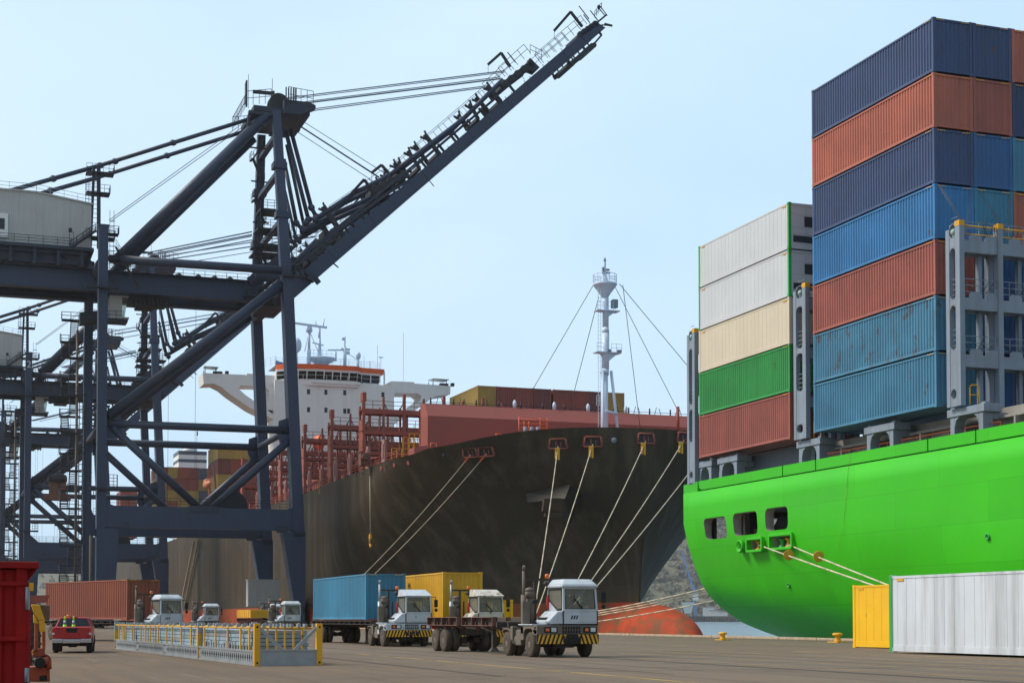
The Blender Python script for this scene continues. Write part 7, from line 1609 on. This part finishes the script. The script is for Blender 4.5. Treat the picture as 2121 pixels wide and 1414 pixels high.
for i, (a, c) in enumerate(zip(segs, segs[1:])):
    if i == 1: a += .3
    t = bpy.data.objects.new('panel_stack', None); COL.objects.link(t); mt = Matrix.Translation(V((q0.x, q0.y, 0))) @ Matrix.Rotation(rzr, 4, 'Z'); p = mt @ V((RW/2, a, .42)); t.location = p; t.rotation_euler = (0, 0, rzr)
    tag(t, ('stack of pale blue panels', 'stack of pale grey blue panels')[i % 2]+' in the rack, '+('nearest the camera', 'second from the camera', 'just past the middle post', 'fourth from the camera', 'fifth from the camera', 'farthest from the camera')[i], 'panels', 'panel stacks in the steel rack')
    for k in range(5): b = MB(); d = random.uniform(0, .05); b.box((-RW/2+.12+d, d, .02+k*.125), (RW/2-.12-d, c-a-.15-d, .02+k*.125+.112)); b.build('panel', M['panelblue'] if (i+k) % 4 else M['galv'], t, local=True, bevel=.012)
# red steel bin at the left edge
s0 = 25.1; re = onY(62, 1250, s0).x; zt_ = onY(40, 1163, s0).z
bn = thing('steel_bin', (re-2.4, s0, 0), 'tall red steel bin with a flanged rim, cut by the left edge', 'bin')
b = MB(); W_ = 4.8; x0 = -W_+2.4; x1 = 2.4
n_ = 14; pw_ = (W_-.3)/n_
for i in range(n_):
    a = x0+.1+i*pw_
    for u0, u1, k0, k1 in ((0, .36, 0, 0), (.36, .5, 0, .06), (.5, .86, .06, .06), (.86, 1, .06, 0)):
        b.add([(a+u0*pw_, k0, 0), (a+u1*pw_, k1, 0), (a+u1*pw_, k1, zt_-.12), (a+u0*pw_, k0, zt_-.12)], [(0, 1, 2, 3)])
b.box((x1-.2, -.02, 0), (x1-.045, .1, zt_-.1)); b.box((x0, .09, 0), (x1-.05, 5.5, zt_-.2)); b.build('wall', M['redbin'], bn, local=True)
b = MB(); b.box((x0, -.10, zt_-.10), (x1+.12, 5.6, zt_)); b.prism([(x1-.045, .2, zt_-.1), (x1+.11, .2, zt_-.1), (x1-.045, .2, zt_-.32)], (0, 5.2, 0)); b.build('rim', M['redbin'], bn, local=True, bevel=.01)
for py in (1208, 1322):
    z = onY(40, py, s0).z; b = MB(); b.box((x0, -.05, z-.035), (x1-.05, .1, z+.035)); b.build('rib', M['redbin'], bn, local=True, bevel=.008)
b = MB()
for za, zb_ in ((1215, 1262), (1382, 1412)): a = onY(55, za, s0).z; c = onY(55, zb_, s0).z; b.box((x1-.05, -.03, c), (x1+.0, .08, a)); b.tube((x1-.05, -.04, c), (x1-.05, -.04, a), .022, 8)
b.build('hinge', M['galv'], bn, local=True)
b = MB(); b.box((x1-.05, -.02, 0), (x1+.01, .1, 1.95)); b.build('door_edge', M['redbin'], bn, local=True)
b = MB(); z = onY(60, 1210, s0).z; b.box((x1-.02, -.045, z-.1), (x1+.05, .06, z+.03)); b.build('latch', M['yellow'], bn, local=True, bevel=.01)
# orange hydraulic machine with a yellow chute beside the bin
ym = 35.0; Y_ = lambda px, py, s=ym: onY(px, py, s)
mo = V((Y_(80, 1400).x, ym, 0)); mc_ = thing('hydraulic_loader', mo, 'greasy orange hydraulic machine with a yellow chute beside the red bin', 'machine')
def part(nm, m, *polys, d=.5, s=ym, bev=.02):
    mb = MB()
    for p in polys: mb.prism([Y_(*q, s) for q in p], (0, d, 0))
    o = mb.build(nm, m, mc_); 
    if bev: k = o.modifiers.new('bevel', 'BEVEL'); k.width = bev; k.segments = 2; k.limit_method = 'ANGLE'
    return o
part('base', M['hyd'], [(56, 1381), (103, 1380), (104, 1411), (56, 1411)], d=.8)
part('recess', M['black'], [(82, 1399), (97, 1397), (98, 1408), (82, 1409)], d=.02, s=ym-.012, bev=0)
mb = MB(); a = Y_(92, 1368); mb.tube(a+V((0, .1, 0)), a+V((0, .55, 0)), .15, 18); mb.tube(Y_(78, 1370), Y_(101, 1368), .09, 12); mb.tube(Y_(101, 1366), Y_(101, 1385), .06, 10); mb.build('hydraulic_motor', M['hyd'], mc_)
mb = MB(); a = Y_(82, 1371); mb.lathe(a, [(.10, -.12), (.12, -.1), (.12, .1)], 14, 'y'); mb.build('motor_cap', M['black'], mc_)
part('mast_post', M['hyd'], [(72, 1290), (79.5, 1290), (79, 1352), (71, 1352)], d=.12)
part('mast_post', M['hyd'], [(87, 1306), (94.5, 1306), (94, 1345), (87, 1345)], d=.12, s=ym+.3)
part('cross_piece', M['hyd'], [(68, 1345), (93, 1340), (93, 1358), (70, 1362)], d=.25)
part('chute', M['yellow'], [(64, 1251), (82, 1251), (87, 1266), (93, 1284), (80, 1284), (70, 1268)], [(80, 1284), (93, 1284), (94.5, 1308), (82, 1308)], [(69, 1270), (76, 1280), (80, 1291), (70, 1290)], d=.10)
part('hopper_side', mat('rusty_hopper', (.17, .10, .055), .8, var=.4, sc=3), [(80, 1251.5), (104, 1252), (103, 1284), (93, 1284), (87, 1266)], d=.5, s=ym+.12)
part('hose', M['black'], [(62, 1335), (66, 1335), (66, 1378), (62, 1378)], [(64, 1366), (75, 1366), (75, 1369), (64, 1369)], d=.06)
part('guard', M['yellow'], [(63, 1346), (69, 1346), (69, 1353), (63, 1353)], d=.05)
part('valve_block', M['house'], [(63, 1354), (69, 1354), (70, 1378), (63, 1378)], d=.2, s=ym+.1)
# rusty beam end and dark machine behind it
t = thing('rusty_beam', (Y_(80, 1240, 60).x, 60, 0), 'rusty red steel beam on a dark stand behind the orange machine', 'beam')
mb = MB(); mb.prism([Y_(55, 1232, 60), Y_(103, 1232, 60), Y_(97, 1247, 60), Y_(55, 1249, 60)], (0, .6, 0)); mb.build('beam', M['deckred'], t)
mb = MB(); mb.prism([Y_(60, 1249, 60), Y_(84, 1249, 60), Y_(84, 1351, 60), Y_(60, 1351, 60)], (0, .5, 0))
for k in range(5): mb.prism([Y_(58, 1262+k*17, 60), Y_(86, 1262+k*17, 60), Y_(86, 1267+k*17, 60), Y_(58, 1267+k*17, 60)], (0, -.1, 0))
mb.build('stand', M['chassis'], t)
